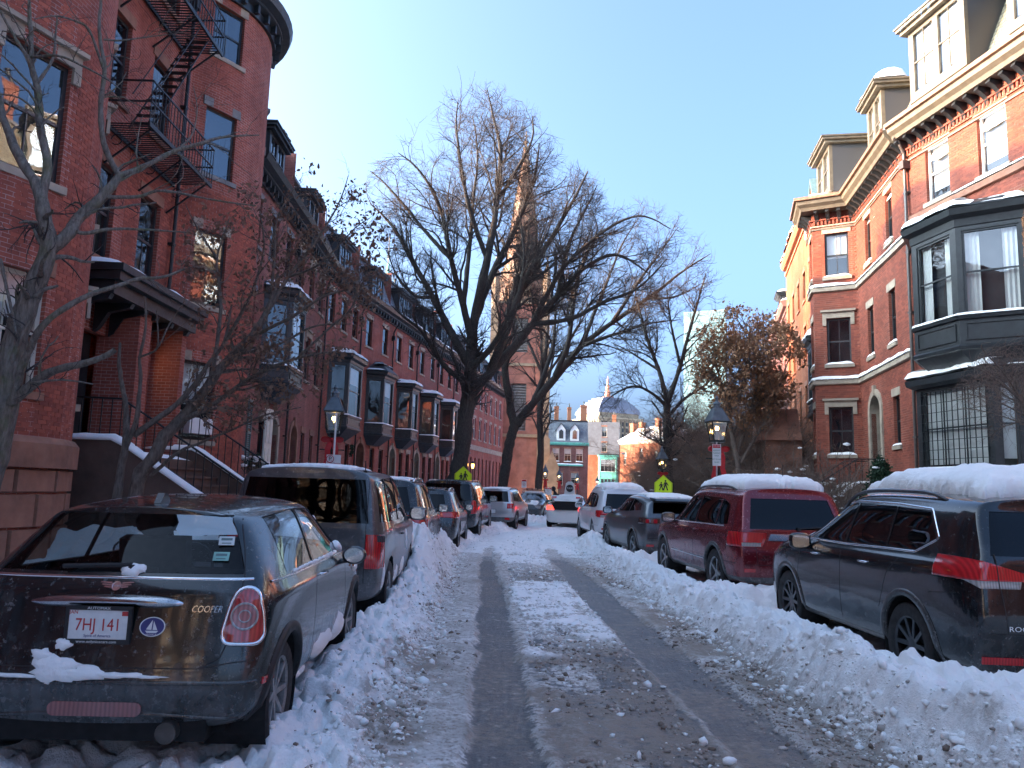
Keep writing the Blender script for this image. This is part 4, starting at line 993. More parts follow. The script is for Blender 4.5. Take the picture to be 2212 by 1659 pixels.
def right_far():
    """the sunlit taller houses beyond"""
    def H(P0, P1, label, top, brick, gable=None, mans=0, trim='brown', n=2, cor=True, group='tall brick houses along the right side', orl=None, snow=.4):
        r, Wd = house('tall_house', label, P0, P1, group); P = Path([(0, 0), (Wd, 0)]); ops = []
        lv = [(2.0, 4.2), (5.9, 7.8), (9.3, 11.1), (12.6, 14.2)] + ([(15.2, 16.6)] if top > 17 else [])
        lv = [l for l in lv if l[1] < top - .9]
        for z0, z1 in lv:
            for k in range(n):
                x = Wd * (k + .5) / n
                if orl and orl[0] - .3 < x < orl[1] + .3 and orl[2] - .5 < z0 < orl[3]: continue
                ops.append((x - .5, x + .5, z0, z1))
        b = MB(); wall(b, P, -.3, top, ops, 0)
        if gable:
            g = gable; b.add([(g[0], 0, top), (g[1], 0, top), ((g[0] + g[1]) / 2, 0, g[2])], [(0, 1, 2)]); b.uv[len(b.f) - 1] = [(g[0], top), (g[1], top), ((g[0] + g[1]) / 2, g[2])]
        b.build('wall', brick, r, fixn=False); wins(r, P, ops, trim, snow=Wd < 7)
        if gable:
            gm = (g[0] + g[1]) / 2; q = MB()
            for x in (g[0], g[1]): q.add([(x, -.08, top), (gm, -.08, g[2]), (gm, -.08, g[2] + .25), (x, -.08, top + .25), (x, 4, top), (gm, 4, g[2]), (gm, 4, g[2] + .25), (x, 4, top + .25)], [(0, 1, 2, 3), (4, 5, 6, 7), (2, 3, 7, 6), (0, 1, 5, 4)])
            q.build('roof_slope', simple('roof_green_grey', (.12, .2, .2), .5), r)
            s = MB(); 
            for x in (g[0], g[1]): s.tube([(x, -.02, top + .3), ((x + gm) / 2, -.02, (top + g[2]) / 2 + .33)], [.16, .1], 7)
            snow_part(s, r)
            ci = MB(); ci.lathe([(.34, -.03), (.34, .02)], (gm, 0, g[2] - 1.6), 14, 'y'); ci.build('round_window', DARKSASH, r)
        t = MB(); t.quad((0, 0, top), (Wd, 0, top), (Wd, 10, top), (0, 10, top)); t.build('roof', SLATE, r)
        if cor:
            c = MB(); sweep(c, [(0, 0), (Wd, 0)], [(0, top - .7), (.08, top - .7), (.08, top - .55), (.0, top - .5)]); sweep(c, [(0, 0), (Wd, 0)], [(0, top - .35), (.2, top - .3), (.34, top - .1), (.36, top + .1), (0, top + .12)]); c.build('cornice', brick, r, fixn=True)
        if mans: mansard(r, Wd, top, mans); dormer(r, Wd / 2, 1.8, top + .3, 1.7, .1, 1, snow=.3)
        if snow:
            s = MB(); snow_sweep(s, [(0.1, 0), (Wd - .1, 0)], -.9, .42, top + .11, snow, Wd * 3, .3); snow_part(s, r)
        if orl: oriel(r, 0, *orl, p=.9, a=.5, snow=.16)
        shell(r, Wd, 10, -.3, top, brick); chimney(r, .5, .4, top, 1.6, w=.9, pots=2, m=brick); return r
    Q = [(13.6, 31.6), (14.75, 36.2), (15.95, 41), (18.4, 51), (21.8, 64)]
    H(Q[1], Q[0], 'brick house with a snow capped dark bay, just left of the three sided brick bay', 13.2, BRICK_R, orl=(1.2, 3.6, 5.2, 8.6), snow=.3)
    H(Q[2], Q[1], 'orange brick house with the steep pointed gable', 15.3, BRICK_O, gable=(.5, 4.4, 18.0), cor=False, snow=0)
    H(Q[3], Q[2], 'long sunlit orange brick house with lumps of snow overhanging its eaves', 17.2, BRICK_O, n=4, snow=.7)
    H(Q[4], Q[3], 'dark brick house with a mansard roof at the far end of the right row', 14.8, BRICK_D, n=4, mans=2.4, snow=.3)
    H((28.0, 86), Q[4], 'low dark brick house beyond the mansard one, at the far right bend', 13.2, BRICK_D, n=6, snow=.4); H((35.5, 112), (28.0, 86), 'last brick house of the right row, beyond the bend', 12.5, BRICK_R, n=7, snow=.4)
    # porch canopy that steps down the row (brown stone, snow on top)
    r = empty('entrance_porch', (12.2, 33.2, 0), R_(-104), 'brown stone arched entrance porch with a snowy sloping roof on the right side', 'porch')
    b = MB(); b.box(0, 2.6, -1.4, 0, 0, 3.9); b.prism([(-.2, 3.9), (2.8, 3.9), (1.3, 5.3)], -1.7, 0, 'y'); b.build('wall', BROWNST, r)
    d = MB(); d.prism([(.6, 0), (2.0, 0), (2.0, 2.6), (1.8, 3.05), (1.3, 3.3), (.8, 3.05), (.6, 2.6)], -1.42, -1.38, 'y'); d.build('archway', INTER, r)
    s = MB(); s.bar((-.25, -1.6, 3.97), (1.3, -1.6, 5.37), .2, .07); snow_part(s, r)

def end_buildings():
    # brick mansard house closing the street
    r, Wd = house('mansard_house', 'dark red brick house with two white dormers closing the street at the end', (6.0, 125), (12.6, 125)); P = Path([(0, 0), (Wd, 0)])
    ops = [(x - .55, x + .55, 6.4, 8.5) for x in (1.4, 3.3, 5.2)] + [(x - .6, x + .6, 2.6, 4.6) for x in (2.0, 4.5)]
    b = MB(); wall(b, P, -.3, 9.2, ops, 0); b.build('wall', BRICK_D, r, fixn=False)
    for i, o in enumerate(ops): window(r, P, *o, 'cream', snow=i < 3)
    c = MB(); sweep(c, [(-.1, 0), (Wd + .1, 0)], [(0, 9.0), (.3, 9.1), (.4, 9.4), (0, 9.5)]); c.box(.9, 5.8, -.2, 0, 5.7, 5.95); c.build('cornice', VERDI, r)
    s = MB(); snow_sweep(s, [(.9, 0), (5.8, 0)], 0, .2, 5.95, .16, 2, .3); snow_part(s, r)
    mansard(r, Wd, 9.5, 3.6, back=1.6, D=3.4)
    for x in (2.2, 4.4):
        d = MB(); d.prism([(x - .7, 9.8), (x + .7, 9.8), (x + .7, 11.6), (x, 12.5), (x - .7, 11.6)], .15, 1.9, 'y'); o = d.build('dormer', WHITEP, r)
        g = MB(); g.prism([(x - .34, 10.1), (x + .34, 10.1), (x + .34, 11.3), (x, 11.6), (x - .34, 11.3)], .1, .16, 'y'); g.build('window', GLASSD, o)
        q = MB(); 
        for sx in (-1, 1): q.bar((x + sx * .9, 1.0, 11.35), (x, 1.0, 12.6), 1.9, .1)
        q.build('roof', SLATE, o)
    for x, w in ((1.5, .7), (3.6, .6), (6.0, 1.0)): chimney(r, x, 2.0, 12.6, 2.2 + w, w=w, d=.7, pots=2, m=BRICK_O)
    shell(r, Wd, 3.4, -.3, 9.6, BRICK_D)
    # narrow tall building with green copper bay
    r, Wd = house('corner_building', 'tall narrow slate sided building with a green copper bay at the street end', (14.8, 150), (21.0, 149)); P = Path([(0, 0), (Wd, 0)])
    ops = [(2.9, 3.9, 9.4, 11.2)] + [(2.9, 3.9, 12.3, 14.3)]
    b = MB(); wall(b, P, -.3, 8.8, [], 1); wall(b, P, 8.8, 15.2, ops, 0); b.build('wall', [simple('slate_side', (.15, .16, .17), .7, var=.25, scale=1.5), BRICK_O], r, fixn=False)
    for o in ops: window(r, P, *o, 'cream')
    oriel(r, 0, 2.3, 6.1, .9, 8.7, p=.8, a=.3, mat=VERDI, wz=(5.6, 7.9), cols=4, base=0, snow=0)
    g = MB()
    for k in range(4): g.box(2.9 + k * .66, 3.4 + k * .66, -.84, -.80, 1.9, 4.2)
    g.build('lower_window', GLASSD, r)
    b = MB(); b.quad((0, 0, -.3), (0, 9, -.3), (0, 9, 15.2), (0, 0, 15.2)); b.quad((Wd, 0, -.3), (Wd, 9, -.3), (Wd, 9, 15.2), (Wd, 0, 15.2)); b.quad((0, 9, -.3), (Wd, 9, -.3), (Wd, 9, 15.2), (0, 9, 15.2)); b.quad((0, 0, 15.2), (Wd, 0, 15.2), (Wd, 9, 15.2), (0, 9, 15.2)); b.build('side_wall', simple('pale_render', (.34, .3, .24), .8), r)
    chimney(r, 5.2, 2, 15.2, 1.6, w=.8, d=.7, pots=1, m=BRICK_O)
    r, Wd = house('brick_block', 'dark brick building squeezed between the copper bay and the sunlit house', (21.0, 152), (24.4, 151)); P = Path([(0, 0), (Wd, 0)])
    ops = [(1.0, 2.1, z, z + 1.8) for z in (1.6, 5.0, 8.6)]; b = MB(); wall(b, P, -.3, 12.0, ops, 0); b.build('wall', BRICK_D, r, fixn=False); wins(r, P, ops, 'brown'); shell(r, Wd, 8, -.3, 12, BRICK_D)
    s = MB(); snow_sweep(s, [(0, 0), (Wd, 0)], -1.5, .2, 12.0, .3, 6, .4); snow_part(s, r)
    # sunlit orange house, turned to the sun
    r, Wd = house('sunlit_house', 'sunlit orange brick house with a small hexagonal bay and snowy hipped roof', (19.6, 138), (25.7, 127.5)); P = Path([(0, 0), (Wd, 0)])
    ops = [(1.0, 1.8, 6.6, 8.8), (5.4, 6.2, 7.4, 9.4), (1.0, 1.8, 1.6, 3.6), (9.3, 10.1, 6.6, 8.8)]; b = MB(); wall(b, P, -.3, 10.4, ops, 0); b.build('wall', BRICK_O, r, fixn=False); wins(r, P, ops, 'cream')
    c = MB(); sweep(c, [(0, 0), (Wd, 0)], [(0, 10.1), (.25, 10.2), (.5, 10.7), (0, 10.8)]); c.build('cornice', CREAMP, r)
    oriel(r, 0, 3.9, 7.3, 1.4, 4.6, p=1.2, a=.8, mat=CREAMP, wz=(1.9, 4.2), roof='hip', snow=.25, base=0)
    m = MB(); m.add([(-.4, -.4, 10.8), (Wd + .4, -.4, 10.8), (Wd + .4, 8, 10.8), (-.4, 8, 10.8), (2, 3, 13.4), (Wd - 2, 3, 13.4)], [(0, 1, 5, 4), (1, 2, 5), (2, 3, 4, 5), (3, 0, 4)]); m.build('roof', snow_mat('roof_snow', (.5, .5, .53), .5), r)
    shell(r, Wd, 8, -.3, 10.8, BRICK_O)
    for x in (1.2, 3.6, 8.0, 10.5): chimney(r, x, 1.6, 11, 3.0 + .5 * (x > 7), w=.9, d=.8, pots=2, m=BRICK_O)
    for x in (5.4, 9.2): dormer(r, x, 1.3, 11.0, 1.6, .5, 1, mat=CREAMP, snow=.15, back=1.4)
    # stone office tower with stepped pyramid roof and red lantern
    r = empty('office_tower', (50, 400, 0), R_(24), 'far stone office tower with a blue stepped pyramid roof and red spire', 'tower')
    lm = simple('tower_stone', (.30, .26, .19), .8, var=.1, scale=.1); b = MB(); b.box(-13, 13, -13, 13, 0, 38.5); b.box(-13.4, 13.4, -13.4, 13.4, 38.5, 39.4); b.box(-11.6, 11.6, -11.6, 11.6, 39.4, 41.6); b.box(-20, 22, -15, 10, 0, 28); b.build('wall', lm, r)
    f = MB()
    for sgn in (-1, 1):
        for k in range(11):
            x = -12 + k * 2.4; f.box(x - .35, x + .35, -13.5, -13, 2, 38); f.box(-13.5, -13, x - .35, x + .35, 2, 38)
    f.build('pilasters', lm, r)
    w = MB()
    for k in range(10):
        x = -10.8 + k * 2.4
        for z in np.arange(29, 38, 3): w.box(x - .6, x + .6, -13.1, -13.0, z, z + 2); w.box(-13.1, -13.0, x - .6, x + .6, z, z + 2)
    tag(w.build('windows', GLASSD, r), kind='stuff')
    rf = MB(); n = 9
    for i in range(n):
        t0 = i / n; a = 12.3 - 7.3 * t0 ** 1.5; rf.box(-a, a, -a, a, 41.6 + i * .95, 41.6 + (i + 1) * .95 - .003)
    rf.build('roof', simple('lead_blue', (.16, .19, .26), .5), r)
    sp = MB(); sp.box(-2.2, 2.2, -2.2, 2.2, 50.1, 51.2); sp.lathe([(1.5, 51.2), (1.5, 54), (1.0, 54.2), (1.0, 57), (.5, 57.3), (.45, 60), (.1, 62)], (0, 0, 0), 8); sp.build('lantern', simple('lantern_stone', (.62, .24, .14), .6), r)
    # green glass skyscraper
    r = empty('glass_tower', (101, 400, 0), R_(-16), 'pale green glass skyscraper standing behind the bare branches', 'tower'); b = MB()
    b.prism([(-10.5, -9), (10.5, -13), (11, 9), (-10, 13)], 0, 96, 'z'); b.build('wall', simple('green_glass', (.13, .23, .24), .35, var=.1, scale=.2, spec=.8), r)
    f = MB()
    for z in np.arange(2, 96, 3.6): sweep(f, [(-10.5, -9), (10.5, -13)], [(0, z), (.12, z), (.12, z + .3), (0, z + .3)])
    f.build('mullions', simple('mullion', (.25, .42, .4), .4), r)
    # low lit building between
    r, Wd = house('stone_block', 'sunlit pale yellow stone building far behind the right hand trees', (46, 260), (92, 250)); P = Path([(0, 0), (Wd, 0)]); ops = [(x - .8, x + .8, z, z + 2) for x in np.arange(2, Wd - 2, 3.2) for z in (14, 18)]
    b = MB(); wall(b, P, -.3, 23, [], 0); b.build('wall', simple('yellow_stone', (.28, .24, .17), .8), r, fixn=False); shell(r, Wd, 12, -.3, 23, MATS['yellow_stone'])
    w = MB(); 
    for o in ops: w.box(o[0], o[1], -.05, .02, o[2], o[3])
    tag(w.build('windows', GLASSD, r), kind='stuff')
    s = MB(); snow_sweep(s, [(0, 0), (Wd, 0)], -3, .3, 23, .5, 3, 1.0); snow_part(s, r)

def church():
    st = BRICK_Ch; r = empty('church', (.95, 100, 0), R_(-2), 'brown stone church with a tall crocketed spire behind the elm', 'church')
    b = MB(); P = Path([(-3.2, -3.2), (3.2, -3.2), (3.2, 3.2), (-3.2, 3.2), (-3.2, -3.2)])
    ops = [(2.2, 4.2, 9, 15), (8.6, 10.6, 9, 15), (21.4, 23.4, 9, 15), (2.2, 4.2, 19, 23.5), (8.6, 10.6, 19, 23.5), (21.4, 23.4, 19, 23.5)]
    wall(b, P, -.3, 25.5, ops, 0, .5); b.build('tower', st, r, fixn=False)
    lv = MB()
    for z in np.arange(9, 15, .35): lv.box(-1.0, 1.0, -2.95, -2.8, z, z + .1); lv.box(-2.95, -2.8, -1, 1, z, z + .1); lv.box(2.8, 2.95, -1, 1, z, z + .1)
    for z in np.arange(19, 23.5, .35): lv.box(-1.0, 1.0, -2.95, -2.8, z, z + .1); lv.box(-2.95, -2.8, -1, 1, z, z + .1); lv.box(2.8, 2.95, -1, 1, z, z + .1)
    lv.box(-2.7, 2.7, -2.7, 2.7, 8.5, 24); lv.build('louvres', GREYST, r)
    bt = MB()
    for x in (-3.3, 3.3):
        for y in (-3.3, 3.3):
            for z0, z1, w in ((-.3, 8, .8), (8, 17, .62), (17, 24.5, .46)): bt.box(x - w, x + w, y - w, y + w, z0, z1); bt.prism([(x - w, z1), (x + w, z1), (x, z1 + .9)], y - w, y + w, 'y')
            bt.lathe([(.5, 24.5), (.5, 27.5), (.62, 27.6), (.05, 31.5)], (x, y, 0), 8)
    bt.build('buttress', SANDST_CH, r)
    for z in (8.2, 17.2, 25.3): q = MB(); sweep(q, [(-3.2, -3.2), (3.2, -3.2), (3.2, 3.2), (-3.2, 3.2), (-3.2, -3.2)], [(0, z), (.2, z), (.2, z + .35), (0, z + .4)]); q.build('string_course', SANDST_CH, r)
    sp = MB(); k = 8; H0, H1 = 25.6, 48.6
    n = 26
    for i in range(n):
        f0, f1 = i / n, (i + 1) / n; a0, a1 = 3.05 * (1 - f0) + .12 * f0, 3.05 * (1 - f1) + .12 * f1; z0, z1 = H0 + (H1 - H0) * f0, H0 + (H1 - H0) * f1
        v = []
        for a, z in ((a0, z0), (a1 * 1.0, z1)): v += [(a * 1.08 * math.cos(math.pi / 8 + math.pi * j / 4), a * 1.08 * math.sin(math.pi / 8 + math.pi * j / 4), z) for j in range(8)]
        sp.add(v, [(j, (j + 1) % 8, 8 + (j + 1) % 8, 8 + j) for j in range(8)], i % 2 if i % 5 == 0 else 0)
    sp.build('spire', [simple('spire_stone', (.21, .115, .072), .85, var=.35, scale=.8, bump=.4), SANDST_CH], r)
    cr = MB()
    for i in range(1, 24):
        f = i / 24; a = 3.05 * (1 - f) + .12 * f; z = H0 + (H1 - H0) * f
        for j in range(8): an = math.pi / 8 + math.pi * j / 4; cr.box(a * 1.1 * math.cos(an) - .13, a * 1.1 * math.cos(an) + .13, a * 1.1 * math.sin(an) - .13, a * 1.1 * math.sin(an) + .13, z - .15, z + .2)
    cr.build('crockets', SANDST_CH, r)
    fi = MB(); fi.tube([(0, 0, 48.4), (0, 0, 50.2)], .07, 6); fi.box(-.35, .35, -.05, .05, 49.5, 49.62); fi.lathe([(.25, 48.5), (.3, 48.7), (.1, 48.9)], (0, 0, 0), 8); fi.build('finial', SANDST_CH, r)
    for s in (0, 1):
        for k in range(4):
            a = k * math.pi / 2; g = MB(); g.T = Matrix.Rotation(a, 4, 'Z'); g.prism([(-.9, 26), (.9, 26), (0, 30.5)], -2.9, -1.2, 'y'); g.T = None
            if s == 0: g.build('spire_gable', SANDST_CH, r)
    nv = MB(); nv.box(-13, -3.3, -1, 22, -.3, 7); nv.build('nave_wall', st, r)
    nr = MB(); nr.prism([(-13.6, 6.8), (-2.9, 6.8), (-8.2, 13.5)], -1.4, 22, 'y'); nr.build('nave_roof', simple('nave_slate', (.07, .11, .14), .5), r)
    pc = MB(); pc.prism([(3.4, -.3), (5.4, -.3), (5.4, 4.2), (4.4, 6.6), (3.4, 4.2)], -4.6, 2, 'y'); pc.build('porch', SANDST_CH, r)
    # distant copper spire
    r = empty('copper_spire', (-21.2, 125, 0), 0, 'thin pale green copper spire poking above the left roofs', 'spire'); b = MB(); b.lathe([(3.2, 0), (3.2, 22), (2.4, 22.3), (.12, 38.5)], (0, 0, 0), 8); b.build('spire', simple('copper_green', (.22, .5, .36), .6, var=.15, scale=.4), r)
    f = MB(); f.tube([(0, 0, 38), (0, 0, 43)], .09, 5); f.box(-.7, .7, -.05, .05, 40.9, 41.1); f.lathe([(.3, 39.4), (.3, 39.8)], (0, 0, 0), 8); f.build('finial', IRON, r)

def behind():
    """what stands behind the camera and shows in the car windows: flats with balconies, more of the rows"""
    r = empty('apartment_block', (-13.5, -50, 0), R_(28), 'sunlit tan brick apartment block with balconies behind the camera', 'building'); b = MB(); P = Path([(6, 0), (-6, 0)]); ops = [(x - .9, x + .9, z, z + 1.7) for x in np.arange(2, 11, 3.4) for z in np.arange(2, 25, 3.1)]
    wall(b, P, -.3, 27, ops, 0, .2); b.build('wall', BRICK_T, r, fixn=False)
    w = MB(); w.box(-6, 6, -.5, -.3, 0, 27); w.box(-6, 6, -12, -.5, -.3, 27); w.build('window_glass', GLASSD, r)
    bl = MB(); 
    for z in np.arange(4.8, 25, 3.1):
        for x in (-5.5, .8): bl.box(x, x + 4, .05, 1.5, z - .2, z); bl.box(x, x + 4, 1.42, 1.5, z, z + 1.0)
    bl.build('balconies', simple('balcony', (.55, .45, .32), .8), r)
    for (p0, p1, lab, m, top) in (((-9.1, -22), (-9.1, 4.599), 'brick row continuing behind the camera on the left', BRICK_L, 17), ((14.5, 9.6), (14.0, -22), 'brick row continuing behind the camera on the right', BRICK_R, 10.5)):
        r, Wd = house('brick_row', lab, p0, p1); P = Path([(0, 0), (Wd, 0)]); ops = [(x - .5, x + .5, z, z + 1.9) for x in np.arange(1.6, Wd - 1, 2.5) for z in (2.7, 6.4, 10)]
        b = MB(); wall(b, P, -.3, top, ops, 0); b.build('wall', m, r, fixn=False); w = MB(); w.quad((0, .15, 0), (Wd, .15, 0), (Wd, .15, top), (0, .15, top)); w.build('window_glass', GLASSD, r); shell(r, Wd, 10, -.3, top, m); t = MB(); t.quad((0, 0, top), (Wd, 0, top), (Wd, 10, top), (0, 10, top)); t.build('roof', SLATE, r)
def warm():
    t = NT('warm_window'); e = t.n('Emission'); t.set(e, 0, (1.0, .62, .2, 1)); t.set(e, 1, .35); t.t.links.new(e.outputs[0], t.out.inputs[0]); MATS['warm_window'] = t.m
warm()
def olive_slate():
    t = NT('olive_shingle'); uv = t.n('UVMap').outputs[0]; b = t.n('TexBrick', offset=.5); t.t.links.new(uv, b.inputs['Vector'])
    for k, v in (('Scale', 1.0), ('Brick Width', .2), ('Row Height', .14), ('Mortar Size', .012), ('Color1', (.21, .18, .12, 1)), ('Color2', (.27, .24, .17, 1)), ('Mortar', (.08, .07, .05, 1))): t.set(b, k, v)
    t.pbr(b.outputs[0], .7, 0, .4, t.bump(t.math('SUBTRACT', 1.0, b.outputs[1]), .5, .02)); return t.m
OLIVEP_SLATE = olive_slate()
BRICK_Ch = simple('church_stone', (.26, .10, .07), .85, var=.35, scale=.9, bump=.5)
SANDST_CH = simple('church_trim', (.24, .165, .105), .85, var=.3, scale=1.2, bump=.4)
bow_house_a(); bow_house_b(); left_row(); right_one(); right_two(); right_far(); end_buildings(); church(); behind()
# ------------------------------------------------------------------ car kit (local: y forward from the rear bumper, x right, z up)
def paint(name, col, metal=.35, rough=.28, salt=.5, top=.9, film=(.50, .50, .49)):
    if name in MATS: return MATS[name]
    t = NT(name); o = t.obj(); sp = t.n('SeparateXYZ'); t.t.links.new(o, sp.inputs[0])
    low = t.math('SUBTRACT', 1.0, t.math('DIVIDE', sp.outputs[2], top), True)         # road spray builds up towards the sills
    n = t.noise(5.5, 8, .72, o); n2 = t.noise(28, 5, .7, o)
    mp = t.n('Mapping'); t.t.links.new(o, mp.inputs[0]); mp.inputs['Scale'].default_value = (6, 3, 1.2); st = t.noise(1.5, 5, .65, mp.outputs[0])
    m = t.math('ADD', t.math('MULTIPLY', low, .22), t.math('ADD', t.math('MULTIPLY', n, .5), t.math('MULTIPLY', st, .35)))
    f = t.math('MULTIPLY', t.ramp(m, [(.44, 0.0), (.72, 1.0)]), salt, True)
    spk = t.math('MULTIPLY', t.ramp(t.math('ADD', n2, t.math('MULTIPLY', low, .10)), [(.59, 0.0), (.68, 1.0)]), salt, True)
    f = t.math('MAXIMUM', f, spk)
    c = t.mix(t.math('MULTIPLY', f, .55), tuple(col), film)
    r = t.math('ADD', rough, t.math('MULTIPLY', f, .45), True)
    b = t.pbr(c, r, metal, .5, t.bump(n2, .05, .002)); t.set(b, 'Coat Weight', t.math('MULTIPLY', t.math('SUBTRACT', 1.0, f, True), .7)); t.set(b, 'Coat Roughness', .05)
    MATS[name] = t.m; return t.m
TYRE = simple('tyre_rubber', (.022, .022, .023), .8, var=.5, scale=9, bump=.3)
RIMM = simple('alloy', (.42, .43, .44), .35, metal=.85, var=.4, scale=9)
RIMD = simple('dark_alloy', (.10, .105, .11), .35, metal=.8, var=.4, scale=9)
CHROME = simple('chrome', (.75, .76, .78), .12, metal=1.0, var=.15, scale=5)
TRIM = paint('black_plastic', (.022, .023, .025), 0, .5, .55)
WELL = simple('wheel_well', (.008, .008, .008), .95, var=.2)
SEAL = simple('rubber_seal', (.012, .012, .013), .6, var=.2)
CABIN = simple('cabin_trim', (.025, .026, .03), .8, var=.3)
PLATEW = simple('plate_white', (.68, .68, .66), .4, var=.1, scale=20); PLRED = simple('plate_red', (.45, .03, .03), .5, var=.1)
def lamp_mat(name, col, emit=0.0):
    if name in MATS: return MATS[name]
    t = NT(name); o = t.obj(); w = t.n('TexWave', wave_type='BANDS'); t.t.links.new(o, w.inputs[0]); t.set(w, 'Scale', 14.0); t.set(w, 'Distortion', 1.5)
    c = t.mix(w.outputs[1], tuple(col), tuple(x * .6 for x in col)); b = t.pbr(c, .15, 0, .6, t.bump(w.outputs[1], .06, .002))
    t.set(b, 'Coat Weight', 1.0)
    if emit: t.set(b, 'Emission Color', (1.0, .03, .02, 1)); t.set(b, 'Emission Strength', emit)
    MATS[name] = t.m; return t.m
REDL = lamp_mat('red_lens', (.62, .015, .022)); CLEARL = lamp_mat('clear_lens', (.45, .42, .40)); SMOKEL = lamp_mat('smoked_lens', (.06, .03, .03)); AMBER = lamp_mat('amber_lens', (.6, .18, .03)); BRAKE = lamp_mat('lit_brake_lens', (.7, .02, .02), .8)
def cglass(name, tint, refl=.06):
    return glass_mat(name, tint, refl, .0)
GL_CLEAR = glass_mat('car_glass', (.45, .50, .50), .06, .0); GL_MINI = glass_mat('clear_car_glass', (.80, .88, .88), -.02, .0, 1.1); GL_TINT = glass_mat('privacy_glass', (.05, .055, .055), -.025, .0, 1.3)
def open_lathe(mb, prof, n, axis, mi=None):
    k = len(mb.f); mb.lathe(prof, (0, 0, 0), n, axis, mi); del mb.f[-2:]; del mb.m[-2:]
def text_mesh(s, size, ext, m, align='CENTER', shear=0.0, sx=1.0):
    cu = bpy.data.curves.new('t', 'FONT'); cu.body = s; cu.size = size; cu.extrude = ext; cu.align_x = align; cu.align_y = 'CENTER'; cu.shear = shear; cu.resolution_u = 2
    o = bpy.data.objects.new('t', cu); COL.objects.link(o); dg = bpy.context.evaluated_depsgraph_get(); me = bpy.data.meshes.new_from_object(o.evaluated_get(dg))
    bpy.data.objects.remove(o); me.materials.clear(); me.materials.append(m)
    if sx != 1: me.transform(Matrix.Scale(sx, 4, (1, 0, 0)))
    return me
def lettering(parent, s, size, M, m, ext=.002, sx=1.0, shear=0.0, name='lettering', align='CENTER'):
    o = link(name, text_mesh(s, size, ext, m, align, shear, sx), parent); o.location, o.rotation_euler = place(M); return o
def body_text(c, txt, size, x, z, m, sx=1.0, shear=0.0, side='b', lift=.003, name='lettering'):
    me = text_mesh(txt, size, .0015, m, 'CENTER', shear, sx)
    for v in me.vertices:
        p, n = c.ray((x + v.co.x, 0, z + v.co.y), 'b')
        if p is None: p = Vector((x + v.co.x, 0, z + v.co.y))
        v.co = p + Vector((0, -lift - v.co.z, 0))
    me.update(); return link(name, me, c.root)
def rearM(x, y, z, yaw=0.0, tilt=0.0):   # a plane facing backwards (-y), text upright
    return Matrix.Translation((x, y, z)) @ Matrix.Rotation(yaw, 4, 'Z') @ Matrix.Rotation(math.pi / 2 + tilt, 4, 'X')

